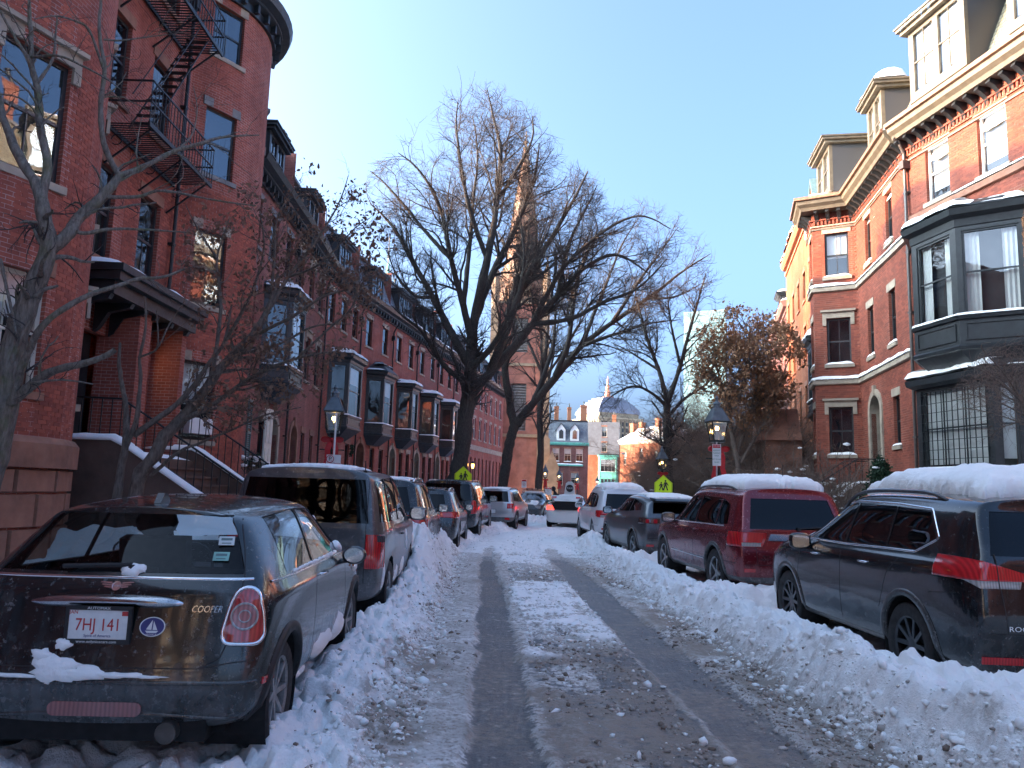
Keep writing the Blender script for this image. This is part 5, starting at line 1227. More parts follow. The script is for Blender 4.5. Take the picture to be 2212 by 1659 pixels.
class Car:
    def __init__(s, loc, rz, label, cat='car', group=None, name='parked_car'):
        s.root = empty(name, loc, rz, label, cat, group)
    def body(s, rings, paintm, sub=3, crease=()):
        bm = bmesh.new(); n = len(rings); k = 9; V = {}
        for i, R in enumerate(rings):
            for j, (x, y, z) in enumerate(R):
                V[i, j, 1] = bm.verts.new((x, y, z)); V[i, j, -1] = V[i, j, 1] if x < 1e-6 else bm.verts.new((-x, y, z))
        def F(a):
            u = []
            for v in a:
                if v not in u: u.append(v)
            if len(u) > 2:
                try: bm.faces.new(u)
                except ValueError: pass
        for i in range(n - 1):
            for j in range(k - 1):
                for q in (1, -1):
                    a = [V[i, j, q], V[i, j + 1, q], V[i + 1, j + 1, q], V[i + 1, j, q]]; F(a if q == 1 else a[::-1])
        for i, fl in ((0, 1), (n - 1, -1)):
            # cap: strips between left and right
            for j in range(k - 1): F([V[i, j, 1], V[i, j + 1, 1], V[i, j + 1, -1], V[i, j, -1]][::fl])
        bmesh.ops.recalc_face_normals(bm, faces=bm.faces)
        cl = bm.edges.layers.float.new('crease_edge')
        for (i, j, i2, j2, c) in crease:
            for q in (1, -1):
                e = bm.edges.get((V[i, j, q], V[i2, j2, q]))
                if e: e[cl] = c
        me = bpy.data.meshes.new('cage'); bm.to_mesh(me); bm.free()
        o = bpy.data.objects.new('cage', me); COL.objects.link(o); m = o.modifiers.new('s', 'SUBSURF'); m.levels = sub; m.render_levels = sub; m.boundary_smooth = 'ALL'
        dg = bpy.context.evaluated_depsgraph_get(); ev = o.evaluated_get(dg).to_mesh(); s.bm = bmesh.new(); s.bm.from_mesh(ev); o.evaluated_get(dg).to_mesh_clear(); bpy.data.objects.remove(o)
        s.bm.normal_update(); t = s.bm.copy(); bmesh.ops.triangulate(t, faces=t.faces); t.normal_update(); t.verts.ensure_lookup_table(); t.faces.ensure_lookup_table()
        s.bvh = BVHTree.FromBMesh(t); s.tn = [v.normal.copy() for v in t.verts]; s.tv = [v.co.copy() for v in t.verts]; s.tf = [[v.index for v in f.verts] for f in t.faces]; t.free(); s.paint = paintm
    def snorm(s, p):
        c, n, i, d = s.bvh.find_nearest(p)
        if i is None: return Vector((0, 0, 1))
        a, b, e = s.tf[i]; A, B, E = s.tv[a], s.tv[b], s.tv[e]
        v0, v1, v2 = B - A, E - A, c - A; d00, d01, d11, d20, d21 = v0.dot(v0), v0.dot(v1), v1.dot(v1), v2.dot(v0), v2.dot(v1); den = d00 * d11 - d01 * d01
        if abs(den) < 1e-14: return n
        v = (d11 * d20 - d01 * d21) / den; w = (d00 * d21 - d01 * d20) / den
        r = s.tn[a] * (1 - v - w) + s.tn[b] * v + s.tn[e] * w; return r.normalized() if r.length > 1e-6 else n
    def carve(s, planes, cond):
        fs = [f for f in s.bm.faces if cond(f.calc_center_median(), f.normal)]
        for co, no in planes:
            co, no = Vector(co), Vector(no)
            if not fs: return []
            g = set(fs)
            for f in fs: g.update(f.edges); g.update(f.verts)
            r = bmesh.ops.bisect_plane(s.bm, geom=list(g), dist=1e-5, plane_co=co, plane_no=no)
            fs = [f for f in r['geom'] if isinstance(f, bmesh.types.BMFace) and (f.calc_center_median() - co).dot(no) < 0]
        return fs
    def poly_planes(s, poly, axis):
        """convex polygon -> cutting planes; axis the projection axis"""
        c = Vector((sum(p[0] for p in poly) / len(poly), sum(p[1] for p in poly) / len(poly))); out = []
        for i in range(len(poly)):
            a, b = Vector(poly[i]), Vector(poly[(i + 1) % len(poly)]); d = b - a; n = Vector((d.y, -d.x)).normalized()
            if n.dot(c - a) > 0: n = -n
            if axis == 'x': out.append(((0, a.x, a.y), (0, n.x, n.y)))
            elif axis == 'y': out.append(((a.x, 0, a.y), (n.x, 0, n.y)))
            else: out.append(((a.x, a.y, 0), (n.x, n.y, 0)))
        return out
    def take(s, faces, name, m, off=0.0, parent=None, seal=0.0, solid=0.0, keep=False):
        """lift faces out of the body as a part"""
        if not faces: return None
        vm = {}; vs_, fs, ns = [], [], []
        for f in faces:
            for v in f.verts:
                if v not in vm: vm[v] = len(vs_); nn = s.snorm(v.co); ns.append(nn); vs_.append(v.co + nn * off)
        for f in faces: fs.append([vm[v] for v in f.verts])
        ed = {}
        for f in faces:
            for e in f.edges: ed[e] = ed.get(e, 0) + 1
        border = [e for e, c in ed.items() if c == 1]
        if seal:      # rim of rubber between paint and pane
            b = MB()
            for e in border:
                a, c = e.verts; na, nc = s.snorm(a.co), s.snorm(c.co)
                b.add([a.co + na * .002, c.co + nc * .002, c.co + nc * (off - seal), a.co + na * (off - seal)], [(0, 1, 2, 3)])
            s.sealmb = getattr(s, 'sealmb', MB()); s.sealmb.v, bs = s.sealmb.v, len(s.sealmb.v); s.sealmb.v.extend(b.v); s.sealmb.f.extend([tuple(i + bs for i in f) for f in b.f]); s.sealmb.m.extend(b.m)
        if solid:
            bs = len(vs_); 
            for i in range(bs): vs_.append(vs_[i] - ns[i] * (off + .01)); ns.append(ns[i])
            for e in border:
                a, c = vm[e.verts[0]], vm[e.verts[1]]; fs.append([a, c, c + bs, a + bs])
        me = bpy.data.meshes.new(name); me.from_pydata(vs_, [], fs); me.materials.append(m); me.polygons.foreach_set('use_smooth', [True] * len(fs)); me.update()
        if not solid: me.normals_split_custom_set_from_vertices(ns)
        if not keep: bmesh.ops.delete(s.bm, geom=faces, context='FACES')
        return link(name, me, parent or s.root)
    def side_window(s, poly, name='window', m=None, zmin=0.0):
        pls = s.poly_planes(poly, 'x')
        for q in (1, -1):
            fs = s.carve(pls, lambda c, n: n.x * q > .25 and c.x * q > .2); s.take(fs, name, m or GL_TINT, -.006, seal=.004)
    def end_window(s, poly, rear=True, m=None, ymax=1.3, ymin=None):
        pls = s.poly_planes(poly, 'y')
        if rear: fs = s.carve(pls, lambda c, n: n.y < -.12 and c.y < ymax)
        else: fs = s.carve(pls, lambda c, n: n.y > .08 and c.y > ymin and n.z > .05)
        return s.take(fs, 'rear_window' if rear else 'windscreen', m or GL_TINT, -.006, seal=.004)
    def lamp(s, poly, m, ylim=.45, name='tail_lamp', off=.006, sides=(1, -1), bezel=None):
        for q in sides:
            pp = [(x * q, z) for x, z in poly]; pls = s.poly_planes(pp, 'y') + [((0, ylim, 0), (0, 1, 0))]
            fs = s.carve(pls, lambda c, n: c.y < ylim + .3 and c.x * q > 0 and (n.y < -.05 or n.x * q > .2))
            if fs:
                if bezel:
                    b = MB(); ed = {}
                    for f in fs:
                        for e in f.edges: ed[e] = ed.get(e, 0) + 1
                    nb = {}
                    for e, c in ed.items():
                        if c == 1:
                            a, d = e.verts; nb.setdefault(a, []).append(d); nb.setdefault(d, []).append(a)
                    st = next(iter(nb)); loop = [st]; prev = None
                    while True:
                        nx = [v for v in nb[loop[-1]] if v is not prev]
                        if not nx or nx[0] is st or len(loop) > 2000: break
                        prev = loop[-1]; loop.append(nx[0])
                    P0 = np.array([v.co[:] for v in loop]); P1 = np.vstack([P0, P0[:1]]); dd = np.r_[0, np.cumsum(np.linalg.norm(np.diff(P1, axis=0), axis=1))]; ss = np.linspace(0, dd[-1], 44)
                    Q = np.stack([np.interp(ss, dd, P1[:, k]) for k in range(3)], 1)[:-1]
                    for _ in range(2): Q = (np.roll(Q, 1, 0) + 2 * Q + np.roll(Q, -1, 0)) / 4
                    Q = [Vector(p) + s.snorm(Vector(p)) * .008 for p in Q]; b.tube(Q + [Q[0]], bezel, 7, cap=False)
                    bo = b.build('lamp_bezel', CHROME, s.root, smooth=True)
                s.take(fs, name, m, off, solid=1)
    def arches(s, ys, R, xw, lip=None, lipw=.035, inner=.36):
        s.R = R
        for y in ys:
            k = 16; poly = [(y + (R + .045) * math.cos(math.tau * i / k), R + (R + .045) * math.sin(math.tau * i / k) + .01) for i in range(k)]; pls = s.poly_planes(poly, 'x')
            for q in (1, -1):
                fs = s.carve(pls, lambda c, n: c.x * q > xw - inner and (c - Vector((c.x, y, R))).length < R + .5)
                # the lip that frames the opening, laid on the body surface
                pts = []
                for i in range(25):
                    a = -.15 * math.pi + 1.3 * math.pi * i / 24; p = Vector((q * 3, y + (R + .05) * math.cos(a), R + (R + .05) * math.sin(a) + .01))
                    h = s.bvh.ray_cast(p, Vector((-q, 0, 0)))
                    if h[0] is not None and p.z > .16 and h[0].x * q > xw - .3: pts.append(h[0])
                if fs: bmesh.ops.delete(s.bm, geom=fs, context='FACES')
                w = MB(); v = []; f = []
                for i in range(21):
                    a = -.2 * math.pi + 1.4 * math.pi * i / 20; cy, cz = y + (R + .05) * math.cos(a), R + (R + .05) * math.sin(a) + .01
                    v += [(q * (xw - .01), cy, cz), (q * (xw - .34), cy, cz)]
                for i in range(20): f.append((2 * i, 2 * i + 1, 2 * i + 3, 2 * i + 2))
                f.append(tuple(2 * i + 1 for i in range(21))); w.add(v, f); w.build('wheel_arch_liner', WELL, s.root)
                if lip and len(pts) > 3:
                    l = MB(); prof = []
                    for i, p in enumerate(pts):
                        d = Vector((0, p.y - y, p.z - R)).normalized(); prof += [p + Vector((q * .0, 0, 0)) - d * .005 - Vector((q * .03, 0, 0)), p + Vector((q * .016, 0, 0)) - d * .005, p + Vector((q * .012, 0, 0)) + d * lipw, p + d * (lipw + .012) - Vector((q * .01, 0, 0))]
                    l.add(prof, [(4 * i + j, 4 * i + j + 1, 4 * i + j + 5, 4 * i + j + 4) for i in range(len(pts) - 1) for j in range(3)]); l.build('wheel_arch', lip, s.root, smooth=True)
    def wheels(s, ys, R, xw, tw=.22, spokes=10, rim=None, rr=.66, steer=0.0):
        key = (R, tw, spokes, rim.name if rim else '', rr); rim = rim or RIMM
        t = MB(); h = tw / 2; ri = R * rr
        t.lathe([(ri, -h * .85), (R * .90, -h), (R * .975, -h * .82), (R, -h * .5), (R, -h * .14), (R * .985, -h * .12), (R * .985, h * .12 - h * .18), (R, h * -.02), (R, h * .4), (R * .985, h * .42), (R * .985, h * .48), (R, h * .5), (R * .975, h * .82), (R * .90, h), (ri, h * .85)], (0, 0, 0), 40, 'x'); t.f = t.f[:-2]; t.m = t.m[:-2]; tm = t.mesh('tyre', TYRE, smooth=True)
        r = MB(); r.lathe([(ri * 1.01, -h * .8), (ri * .97, -h * .8), (ri * .93, h * .2), (ri * .93, h * .72), (ri * 1.02, h * .86), (ri * 1.02, h * .7)], (0, 0, 0), 36, 'x')
        r.f = r.f[:-2]; r.m = r.m[:-2]
        r.lathe([(.001, h * .62), (R * .13, h * .62), (R * .16, h * .5), (R * .16, h * .3), (.001, h * .3)], (0, 0, 0), 18, 'x')
        for i in range(spokes):
            a = math.tau * i / spokes; c, sn = math.cos(a), math.sin(a); tx, ty = -sn, c; w0, w1 = R * .055, R * .045
            v = []
            for rad, w, x0, x1 in ((R * .12, w0, h * .35, h * .60), (ri * .97, w1, h * .40, h * .78)):
                for xx in (x0, x1):
                    for sg in (-1, 1): v.append((xx, c * rad + tx * w * sg, sn * rad + ty * w * sg))
            r.add(v, [(0, 1, 3, 2), (4, 6, 7, 5), (0, 2, 6, 4), (1, 5, 7, 3), (2, 3, 7, 6), (0, 4, 5, 1)])
        r.lathe([(.001, -h * .1), (ri * .93, -h * .1), (ri * .93, -h * .2), (.001, -h * .2)], (0, 0, 0), 20, 'x', 1)
        rm = r.mesh('rim', [rim, WELL])
        for y in ys:
            for q in (1, -1):
                w = empty('wheel', (q * (xw - h), y, R), 0 if q == 1 else math.pi, parent=s.root); link('tyre', tm, w); link('rim', rm, w)
    def ray(s, p, side):
        d = {'r': Vector((-1, 0, 0)), 'l': Vector((1, 0, 0)), 'b': Vector((0, 1, 0)), 't': Vector((0, 0, -1)), 'f': Vector((0, -1, 0))}[side]
        o = Vector(p) - d * 4; h = s.bvh.ray_cast(o, d)
        return (h[0], s.snorm(h[0])) if h[0] is not None else (None, None)
    def strip(s, mb, pts, side, w=.006, lift=.0015, step=.04, h=None):
        """line laid on the body: pts in the two visible axes"""
        P = Path(pts); n = max(2, int(P.L / step)); L = []
        for i in range(n + 1):
            q = P.P(P.L * i / n * .99999); p = {'r': (0, q.x, q.y), 'l': (0, q.x, q.y), 'b': (q.x, 0, q.y), 't': (q.x, q.y, 0)}[side]
            c, nn = s.ray(p, side)
            if c is None: L.append(None)
            else: L.append((c, nn))
        L = [l for l in L if l]
        for i in range(len(L) - 1):
            (a, na), (b, nb) = L[i], L[i + 1]
            if (b - a).length > .35: continue
            d = (b - a).normalized(); ta, tb = na.cross(d).normalized() * w / 2, nb.cross(d).normalized() * w / 2
            if h: mb.add([a - ta, b - tb, b + tb, a + ta, a - ta * .6 + na * h, b - tb * .6 + nb * h, b + tb * .6 + nb * h, a + ta * .6 + na * h], [(0, 1, 5, 4), (4, 5, 6, 7), (3, 7, 6, 2)])
            else: mb.add([a - ta + na * lift, b - tb + nb * lift, b + tb + nb * lift, a + ta + na * lift], [(0, 1, 2, 3)])
    def lines(s, defs, name='shut_line', m=None, w=.006, h=None, both=True):
        for side, pts in defs:
            for sd_ in ((side, 'l') if both and side == 'r' else (side,)):
                b = MB(); s.strip(b, pts, sd_, w, h=h)
                if b.f: b.build(name, m or SEAL, s.root, smooth=bool(h), fixn=False)
    def patch_region(s, planes, m, name, off=.0, cond=None):
        fs = s.carve(planes, cond or (lambda c, n: True)); return s.take(fs, name, m, off)
    def finish(s, name='body', salt=None):
        me = bpy.data.meshes.new(name); s.bm.normal_update(); 
        # under-tray faces removed, the rest keeps its smooth normals
        s.bm.to_mesh(me); me.materials.append(s.paint); me.polygons.foreach_set('use_smooth', [True] * len(me.polygons)); me.update()
        me.normals_split_custom_set_from_vertices([s.snorm(v.co) for v in me.vertices]); s.bm.free()
        o = link(name, me, s.root)
        if hasattr(s, 'sealmb'): tag(s.sealmb.build('window_seal', SEAL, s.root, fixn=False), kind='stuff')
        return o
    def mirror(s, y, z, x, m, sides=(1, -1), sc=1.0, round_=False):
        for q in sides:
            b = MB(); n = 14; prof = []
            A, B = (.115 * sc, .085 * sc) if not round_ else (.10 * sc, .075 * sc)
            rings = [(-.02, .80), (0, 1.0), (.05, .95), (.09, .72), (.11, .3)]
            v = []
            for dy, sc_ in rings:
                for j in range(n):
                    a = math.tau * j / n; ca, sa = math.cos(a), math.sin(a)
                    if not round_: ca, sa = math.copysign(abs(ca) ** .6, ca), math.copysign(abs(sa) ** .6, sa)
                    v.append((q * (x + .12 * sc) + ca * A * sc_, y + dy, z + sa * B * sc_))
            b.add(v, [(i * n + j, i * n + (j + 1) % n, (i + 1) * n + (j + 1) % n, (i + 1) * n + j) for i in range(len(rings) - 1) for j in range(n)] + [tuple((len(rings) - 1) * n + j for j in range(n))])
            b.bar((q * (x - .03), y + .04, z - .06 * sc), (q * (x + .06), y + .04, z - .045 * sc), .05, .04)
            o = b.build('mirror', m, s.root, smooth=True)
            g = MB(); g.add([(p[0], p[1] + .008, p[2]) for p in v[:n]], [tuple(range(n))]); g.build('mirror_glass', CHROME, o)
    def handle(s, pts, m, sides=('r', 'l'), w=.15):
        for side in sides:
            for y, z in pts:
                c, n = s.ray((0, y, z), side)
                if c is None: continue
                q = 1 if side == 'r' else -1; b = MB(); b.tube([c + Vector((-q * .01, -w / 2, 0)), c + Vector((q * .028, -w / 2 + .02, 0)), c + Vector((q * .032, 0, 0)), c + Vector((q * .028, w / 2 - .02, 0)), c + Vector((-q * .01, w / 2, 0))], .011, 6); b.build('door_handle', m, s.root, smooth=True)
    def seats(s, xs, y, z, hr=True, m=None):
        for x in xs:
            b = MB(); b.obox(Matrix.Translation((x, y + .25, z + .1)), .46, .5, .16); b.obox(Matrix.Translation((x, y, z + .38)) @ Matrix.Rotation(.2, 4, 'X'), .46, .12, .56)
            o = b.build('seat', m or CABIN, s.root)
            if hr:
                h = MB(); k = 12; v = []
                for i, (dy, sc) in enumerate(((-.05, .7), (-.03, 1), (.03, 1), (.05, .7))):
                    for j in range(k): a = math.tau * j / k; v.append((x + .14 * sc * math.cos(a), y - .06 + dy, z + .76 + .105 * sc * math.sin(a)))
                h.add(v, [(i * k + j, i * k + (j + 1) % k, (i + 1) * k + (j + 1) % k, (i + 1) * k + j) for i in range(3) for j in range(k)] + [tuple(range(k)), tuple(3 * k + j for j in range(k))]); h.build('headrest', m or CABIN, o, smooth=True)
    def cabin(s, y0, y1, z, w, dash_y):
        b = MB(); b.box(-w, w, y0, y1, z - .05, z); b.box(-w * .95, w * .95, dash_y - .3, dash_y + .1, z + .2, z + .58); b.build('cabin_floor', CABIN, s.root)
        r = MB(); r.tube([(-.36 + .18 * math.cos(a), dash_y - .42 + .05 * math.sin(a), z + .6 + .17 * math.sin(a)) for a in np.linspace(0, math.tau, 20)], .013, 6, cap=False); r.bar((-.36, dash_y - .42, z + .6), (-.36, dash_y - .28, z + .5), .04); r.build('steering_wheel', CABIN, s.root)
    def roof_snow(s, x0, x1, y0, y1, h, seed=0, name='snow_cap', edge=.18, n=34, side='t', base=0.0):
        """snow lying on the roof: follows the panel, lumpy edge"""
        nx = n; ny = int(n * (y1 - y0) / (x1 - x0)); G = {}; vs_ = []; fs = []
        for i in range(nx + 1):
            for j in range(ny + 1):
                x = x0 + (x1 - x0) * i / nx; y = y0 + (y1 - y0) * j / ny
                e = min(x - x0, x1 - x, y - y0, y1 - y) + .16 * float(fbm(x * 3.4, y * 3.4, seed, 5, .65)) - .03
                c, nn = s.ray((x, y, 0), 't')
                if c is None or e < -.01 or c.z < base: continue
                hh = h * (max(0, min(1, e / edge)) ** .38) * (1 + .34 * float(fbm(x * 2.2, y * 2.2, seed + 3, 5))) + .010 * float(vnoise(x * 22, y * 22, seed))
                G[i, j] = len(vs_); vs_.append((c.x, c.y, c.z + hh + .001))
        for (i, j) in list(G):
            if (i + 1, j) in G and (i, j + 1) in G and (i + 1, j + 1) in G: fs.append((G[i, j], G[i + 1, j], G[i + 1, j + 1], G[i, j + 1]))
        ed = {}
        for f in fs:
            for a in range(4): k = tuple(sorted((f[a], f[(a + 1) % 4]))); ed[k] = ed.get(k, 0) + 1
        low = {}
        for (a, b_), c in ed.items():
            if c == 1:
                for v in (a, b_):
                    if v not in low:
                        p = vs_[v]; cc, _ = s.ray((p[0], p[1], 0), 't'); low[v] = len(vs_); vs_.append((p[0], p[1], (cc.z if cc else p[2]) - .01))
                fs.append((a, b_, low[b_], low[a]))
        if not fs: return
        b = MB(); b.add(vs_, fs); tag(b.build(name, SNOW, s.root, smooth=True), kind='stuff')
    def stuck_snow(s, mb, side, c, r, n=22, h=.02, seed=0, sx=1.0, sy=1.0):
        """clot of snow stuck to a panel, ragged outline"""
        C, N = s.ray(c, side)
        if C is None: return
        vs_ = []; t1 = N.cross(Vector((0, 0, 1))).normalized(); t2 = t1.cross(N)
        rings = [0, .5, .85, 1.0]
        for k, f in enumerate(rings):
            for j in range(n):
                a = math.tau * j / n; rr = r * f * (1 + .55 * float(fbm(math.cos(a) * 1.8 + seed, math.sin(a) * 1.8, seed, 3)) + .2 * float(vnoise(math.cos(a) * 6, math.sin(a) * 6, seed)))
                p = C + t1 * math.cos(a) * rr * sx + t2 * math.sin(a) * rr * sy
                q, nn = s.bvh.find_nearest(p)[:2]; vs_.append(q + nn * ([h, h * .95, h * .6, -.002][k]))
        mb.add(vs_, [(k * n + j, k * n + (j + 1) % n, (k + 1) * n + (j + 1) % n, (k + 1) * n + j) for k in range(3) for j in range(n)])
def suv_rings(L, Wd, H, zb=.24, belt=1.0, hood=1.02, roof_y=.30, tail=.10, rw=.80, gw=.93, wst=None, wsb=None, nose=.72, rake_r=0.0, bump=.06, cap=.84, belt_f=None, capr=None, roofdrop=.05, mid=None):
    h = Wd / 2; wst = wst or L * .57; wsb = wsb or L * .72; bf = belt_f or belt - .02; capr = capr or cap; mid = mid or (zb + belt) / 2 + .02
    def ring(yl, ym, yb, yt, w, zt, wr, zbelt, zbot=zb, g=gw, hoodr=False, wl=.88):
        R = [(0, yl, zbot), (h * w * wl, yl, zbot), (h * w * .975, yl, zbot + .13), (h * w, ym, mid), (h * w * .985, yb, zbelt - .05), (h * w * g, yb, zbelt + .035)]
        if hoodr: R += [(h * w * .82, yt, zt - .02), (h * w * .5, yt, zt + .01), (0, yt, zt + .02)]
        else: R += [(h * wr, yt, zt - .11), (h * wr * .86, yt, zt - .015), (0, yt, zt + .012)]
        return R
    rt = H - .012
    return [ring(bump + .02, bump * .6, tail, roof_y, cap, rt - roofdrop, rw * capr / cap * .94, belt, zb + .06),
            ring(.13, .10, tail + .13, roof_y + .14, .965, rt - roofdrop * .75, rw * .99, belt),
            ring(.7, .7, max(.7, tail + .4), roof_y + .62, 1.0, rt - roofdrop * .25, rw, belt),
            ring(L * .36, L * .36, L * .36, L * .34, 1.0, rt, rw, (belt + bf) / 2),
            ring(L * .48, L * .48, L * .48, L * .46, 1.0, rt, rw, (belt + bf) / 2),
            ring(wsb - .55, wsb - .55, wsb - .5, wst, 1.0, rt - .05, rw * .97, bf),
            ring(wsb - .05, wsb - .05, wsb, wsb + .02, 1.0, hood + .02, rw, bf, hoodr=True),
            ring(wsb + .5, wsb + .5, wsb + .5, wsb + .5, .995, hood, rw, bf - .03, hoodr=True),
            ring(L - .22, L - .2, L - .26, L - .3, .94, nose + .18, rw, nose + .12, hoodr=True),
            ring(L - .06, L - .01, L - .08, L - .14, .72, nose + .08, rw, nose + .06, hoodr=True, zbot=zb + .05)]
SUVC = [(i, 4, i + 1, 4, .35) for i in range(9)] + [(0, j, 0, j + 1, .55) for j in range(2, 8)] + [(5, 6, 6, 6, .3)]
# ------------------------------------------------------------------ the cars
def plate(car, z, y, x=0.0, *a, **k):
    ys = [car.ray((x + dx, 0, z + dz), 'b')[0] for dx in (-.15, 0, .15) for dz in (-.08, 0, .08)]; ys = [p.y for p in ys if p]
    return plate_(car, z, min(ys) - .006 if ys else y, x, *a, **k)
def plate_(car, z, y, x=0.0, txt=None, w=.305, h=.152, size=.085, frame=True, tilt=0.0, top=None, bot=None):
    b = MB(); M = rearM(x, y, z, 0, tilt); b.T = M; b.box(-w / 2 - .012, w / 2 + .012, -h / 2 - .012, h / 2 + .012, -.012, -.003); b.T = None
    o = b.build('number_plate', SEAL if frame else PLATEW, car.root); p = MB(); p.T = M; p.box(-w / 2, w / 2, -h / 2, h / 2, -.004, .0); p.T = None; p.build('plate_face', PLATEW, o)
    if txt: lettering(o, txt, size, M @ Matrix.Translation((0, -.002, .001)), PLRED, .0008, sx=.86)
    return o, M
def hatch_basic(car, ring, paintm, sub, R, ax, xw, side, rear, glass, lip=None, lipw=.035, spokes=10, rim=None, lamps=(), ws=None, tw=.22, bumper=None, crease=SUVC, sides_clear=None, rr=.66, inner=.36):
    car.body(ring, paintm, sub, crease)
    for p in side: car.side_window(p, 'window', sides_clear or glass)
    if rear: car.end_window(rear, True, glass)
    if ws: car.end_window(ws[0], False, GL_CLEAR, ymin=ws[1])
    for l in lamps: car.lamp(*l[:2], **l[2])
    car.arches(ax, R, xw, lip, lipw, inner=inner)
    car.wheels(ax, R, xw, tw, spokes, rim, rr)
def black_lower(car, zt, L, m=None, name='bumper', z_side=None):
    """unpainted lower cladding"""
    fs = car.carve([((0, 0, zt), (0, 0, 1)), ((0, .6, 0), (0, 1, 0))], lambda c, n: c.y < .9 and c.z < zt + .2 and abs(n.z) < .8); car.take(fs, name, m or TRIM, .002, solid=0)
    if z_side:
        for q in (1, -1):
            fs = car.carve([((0, 0, z_side), (0, 0, 1))], lambda c, n: c.x * q > .3 and .6 <= c.y < L - .3 and c.z < z_side + .2 and n.x * q > .3); car.take(fs, 'sill', m or TRIM, .002)

def mini():
    P = paint('mini_black_green', (.006, .010, .011), .1, .2, .42, .7)
    c = Car((-2.075, 4.12, .11), R_(2.3), 'dirty black hatchback with snow on its bumper, nearest on the left', 'car', 'cars parked along the left side')
    L, W_, H, h = 3.70, 1.69, 1.415, .845
    def ring(yl, yb, yt, w, zt, wr, zb=.20, zbelt=.945, g=.925, hood=False):
        R = [(0, yl[0], zb), (h * w * .86, yl[0], zb), (h * w * .975, yl[1], zb + .14), (h * w, yl[2], .60), (h * w * .985, yb, zbelt - .06), (h * w * g, yb + .02, zbelt + .03)]
        R += [(h * w * .84, yt, zt - .02), (h * w * .5, yt, zt + .01), (0, yt, zt + .025)] if hood else [(h * wr, yt, zt - .105), (h * wr * .84, yt, zt - .01), (0, yt, zt + .018)]
        return R
    rings = [ring((.05, -.02, .02), .085, .36, .86, 1.345, .64, .26), ring((.12, .06, .12), .20, .52, .985, 1.365, .72), ring((.55,) * 3, .58, .95, 1.01, 1.40, .765), ring((1.3,) * 3, 1.3, 1.35, .99, 1.412, .775), ring((1.8,) * 3, 1.8, 1.78, .985, 1.41, .775),
             ring((2.15,) * 3, 2.15, 2.12, .985, 1.375, .76), ring((2.62,) * 3, 2.62, 2.68, .99, .985, .74, zbelt=.93, hood=True), ring((3.05,) * 3, 3.05, 3.05, 1.0, .93, .74, zbelt=.88, hood=True), ring((3.5,) * 3, 3.48, 3.45, .95, .80, .7, zbelt=.74, hood=True), ring((3.66,) * 3, 3.64, 3.58, .76, .62, .7, .28, zbelt=.58, hood=True)]
    cr = [(i, 4, i + 1, 4, .55) for i in range(7)] + [(0, 4, 0, 5, .2), (0, 6, 0, 7, .6), (0, 7, 0, 8, .6), (0, 6, 1, 6, .2)]
    c.body(rings, P, 3, cr)
    c.side_window([(.60, .985), (.70, 1.30), (1.30, 1.335), (1.36, 1.335), (1.36, .975)], m=GL_CLEAR)
    c.side_window([(1.40, .975), (1.40, 1.335), (1.95, 1.325), (2.12, 1.28), (2.50, .985)], m=GL_CLEAR)
    c.end_window([(-.655, 1.01), (-.49, 1.315), (.49, 1.315), (.655, 1.01)], True, GL_MINI, ymax=.9)
    c.end_window([(-.66, 1.0), (-.50, 1.32), (.50, 1.32), (.66, 1.0)], False, GL_MINI, ymin=2.0)
    lp = [(.605, .665), (.59, .72), (.622, .89), (.65, .935), (.70, .945), (.745, .92), (.775, .82), (.79, .70), (.77, .66)]
    c.lamp(lp, lamp_mat('mini_lens', (.50, .05, .05)), ylim=.36, bezel=.011, off=.010)
    c.arches((.55, 3.02), .300, .822, simple('arch_plastic', (.018, .019, .02), .55, var=.4), .045); c.wheels((.55, 3.02), .300, .81, .185, 8, simple('mini_alloy', (.36, .36, .35), .5, metal=.6, var=.5, scale=12, bump=.3), .70)
    # lower bumper seam, hatch cut, chrome, badges
    c.lines([('b', [(-.655, .995), (-.66, .80), (-.60, .60), (-.50, .545), (.50, .545), (.60, .60), (.66, .80), (.655, .995)]), ('b', [(.50, .545), (.66, .575), (.80, .585)]), ('b', [(-.50, .545), (-.66, .575), (-.80, .585)]), ('b', [(-.655, .995), (-.62, 1.1), (-.52, 1.33)]), ('b', [(.655, .995), (.62, 1.1), (.52, 1.33)]),
             ('r', [(1.32, .93), (1.30, .60), (1.28, .30)]), ('r', [(2.45, .93), (2.52, .6), (2.50, .30), (1.28, .30)]), ('t', [(-.5, .42), (.5, .42)])], w=.007)
    c.lines([('b', [(-.70, .985), (.70, .985)]), ('r', [(.30, .962), (1.2, .957), (2.55, .955)])], 'chrome_line', CHROME, .017, h=.006)
    c.lines([('b', [(-.78, .475), (.78, .475)]), ('b', [(-.70, .29), (-.3, .315), (.3, .315), (.70, .29)])], 'bumper_crease', P, .022, h=.008)
    b = MB(); k = 20      # boot handle bar above the plate
    pr = [(-.44, .822), (-.42, .86), (-.2, .873), (.2, .873), (.40, .862), (.45, .822)]
    pp, nn = c.ray((0, 0, .86), 'b'); y0 = pp.y
    n_ = 17
    for i in range(n_):
        x0 = -.43 + .82 * i / n_; x1 = -.43 + .82 * (i + 1) / n_; v = []
        for xx in (x0, x1):
            e = max(.25, (1 - abs((xx + .02) / .42) ** 6)); v += [(xx, y0 + .03 - .066 * e * math.sin(a), .868 - .012 * (xx / .45) ** 2 + .036 * e * math.cos(a)) for a in np.linspace(0, math.pi, 8)]
        b.add(v, [(j, j + 1, 8 + j + 1, 8 + j) for j in range(7)]); b.build('tailgate_handle', CHROME, c.root, smooth=True)
    _, M = plate(c, .755, y0 + .008, -.035, None, w=.318, h=.16, top=1); pl = bpy.data.objects[_.name]
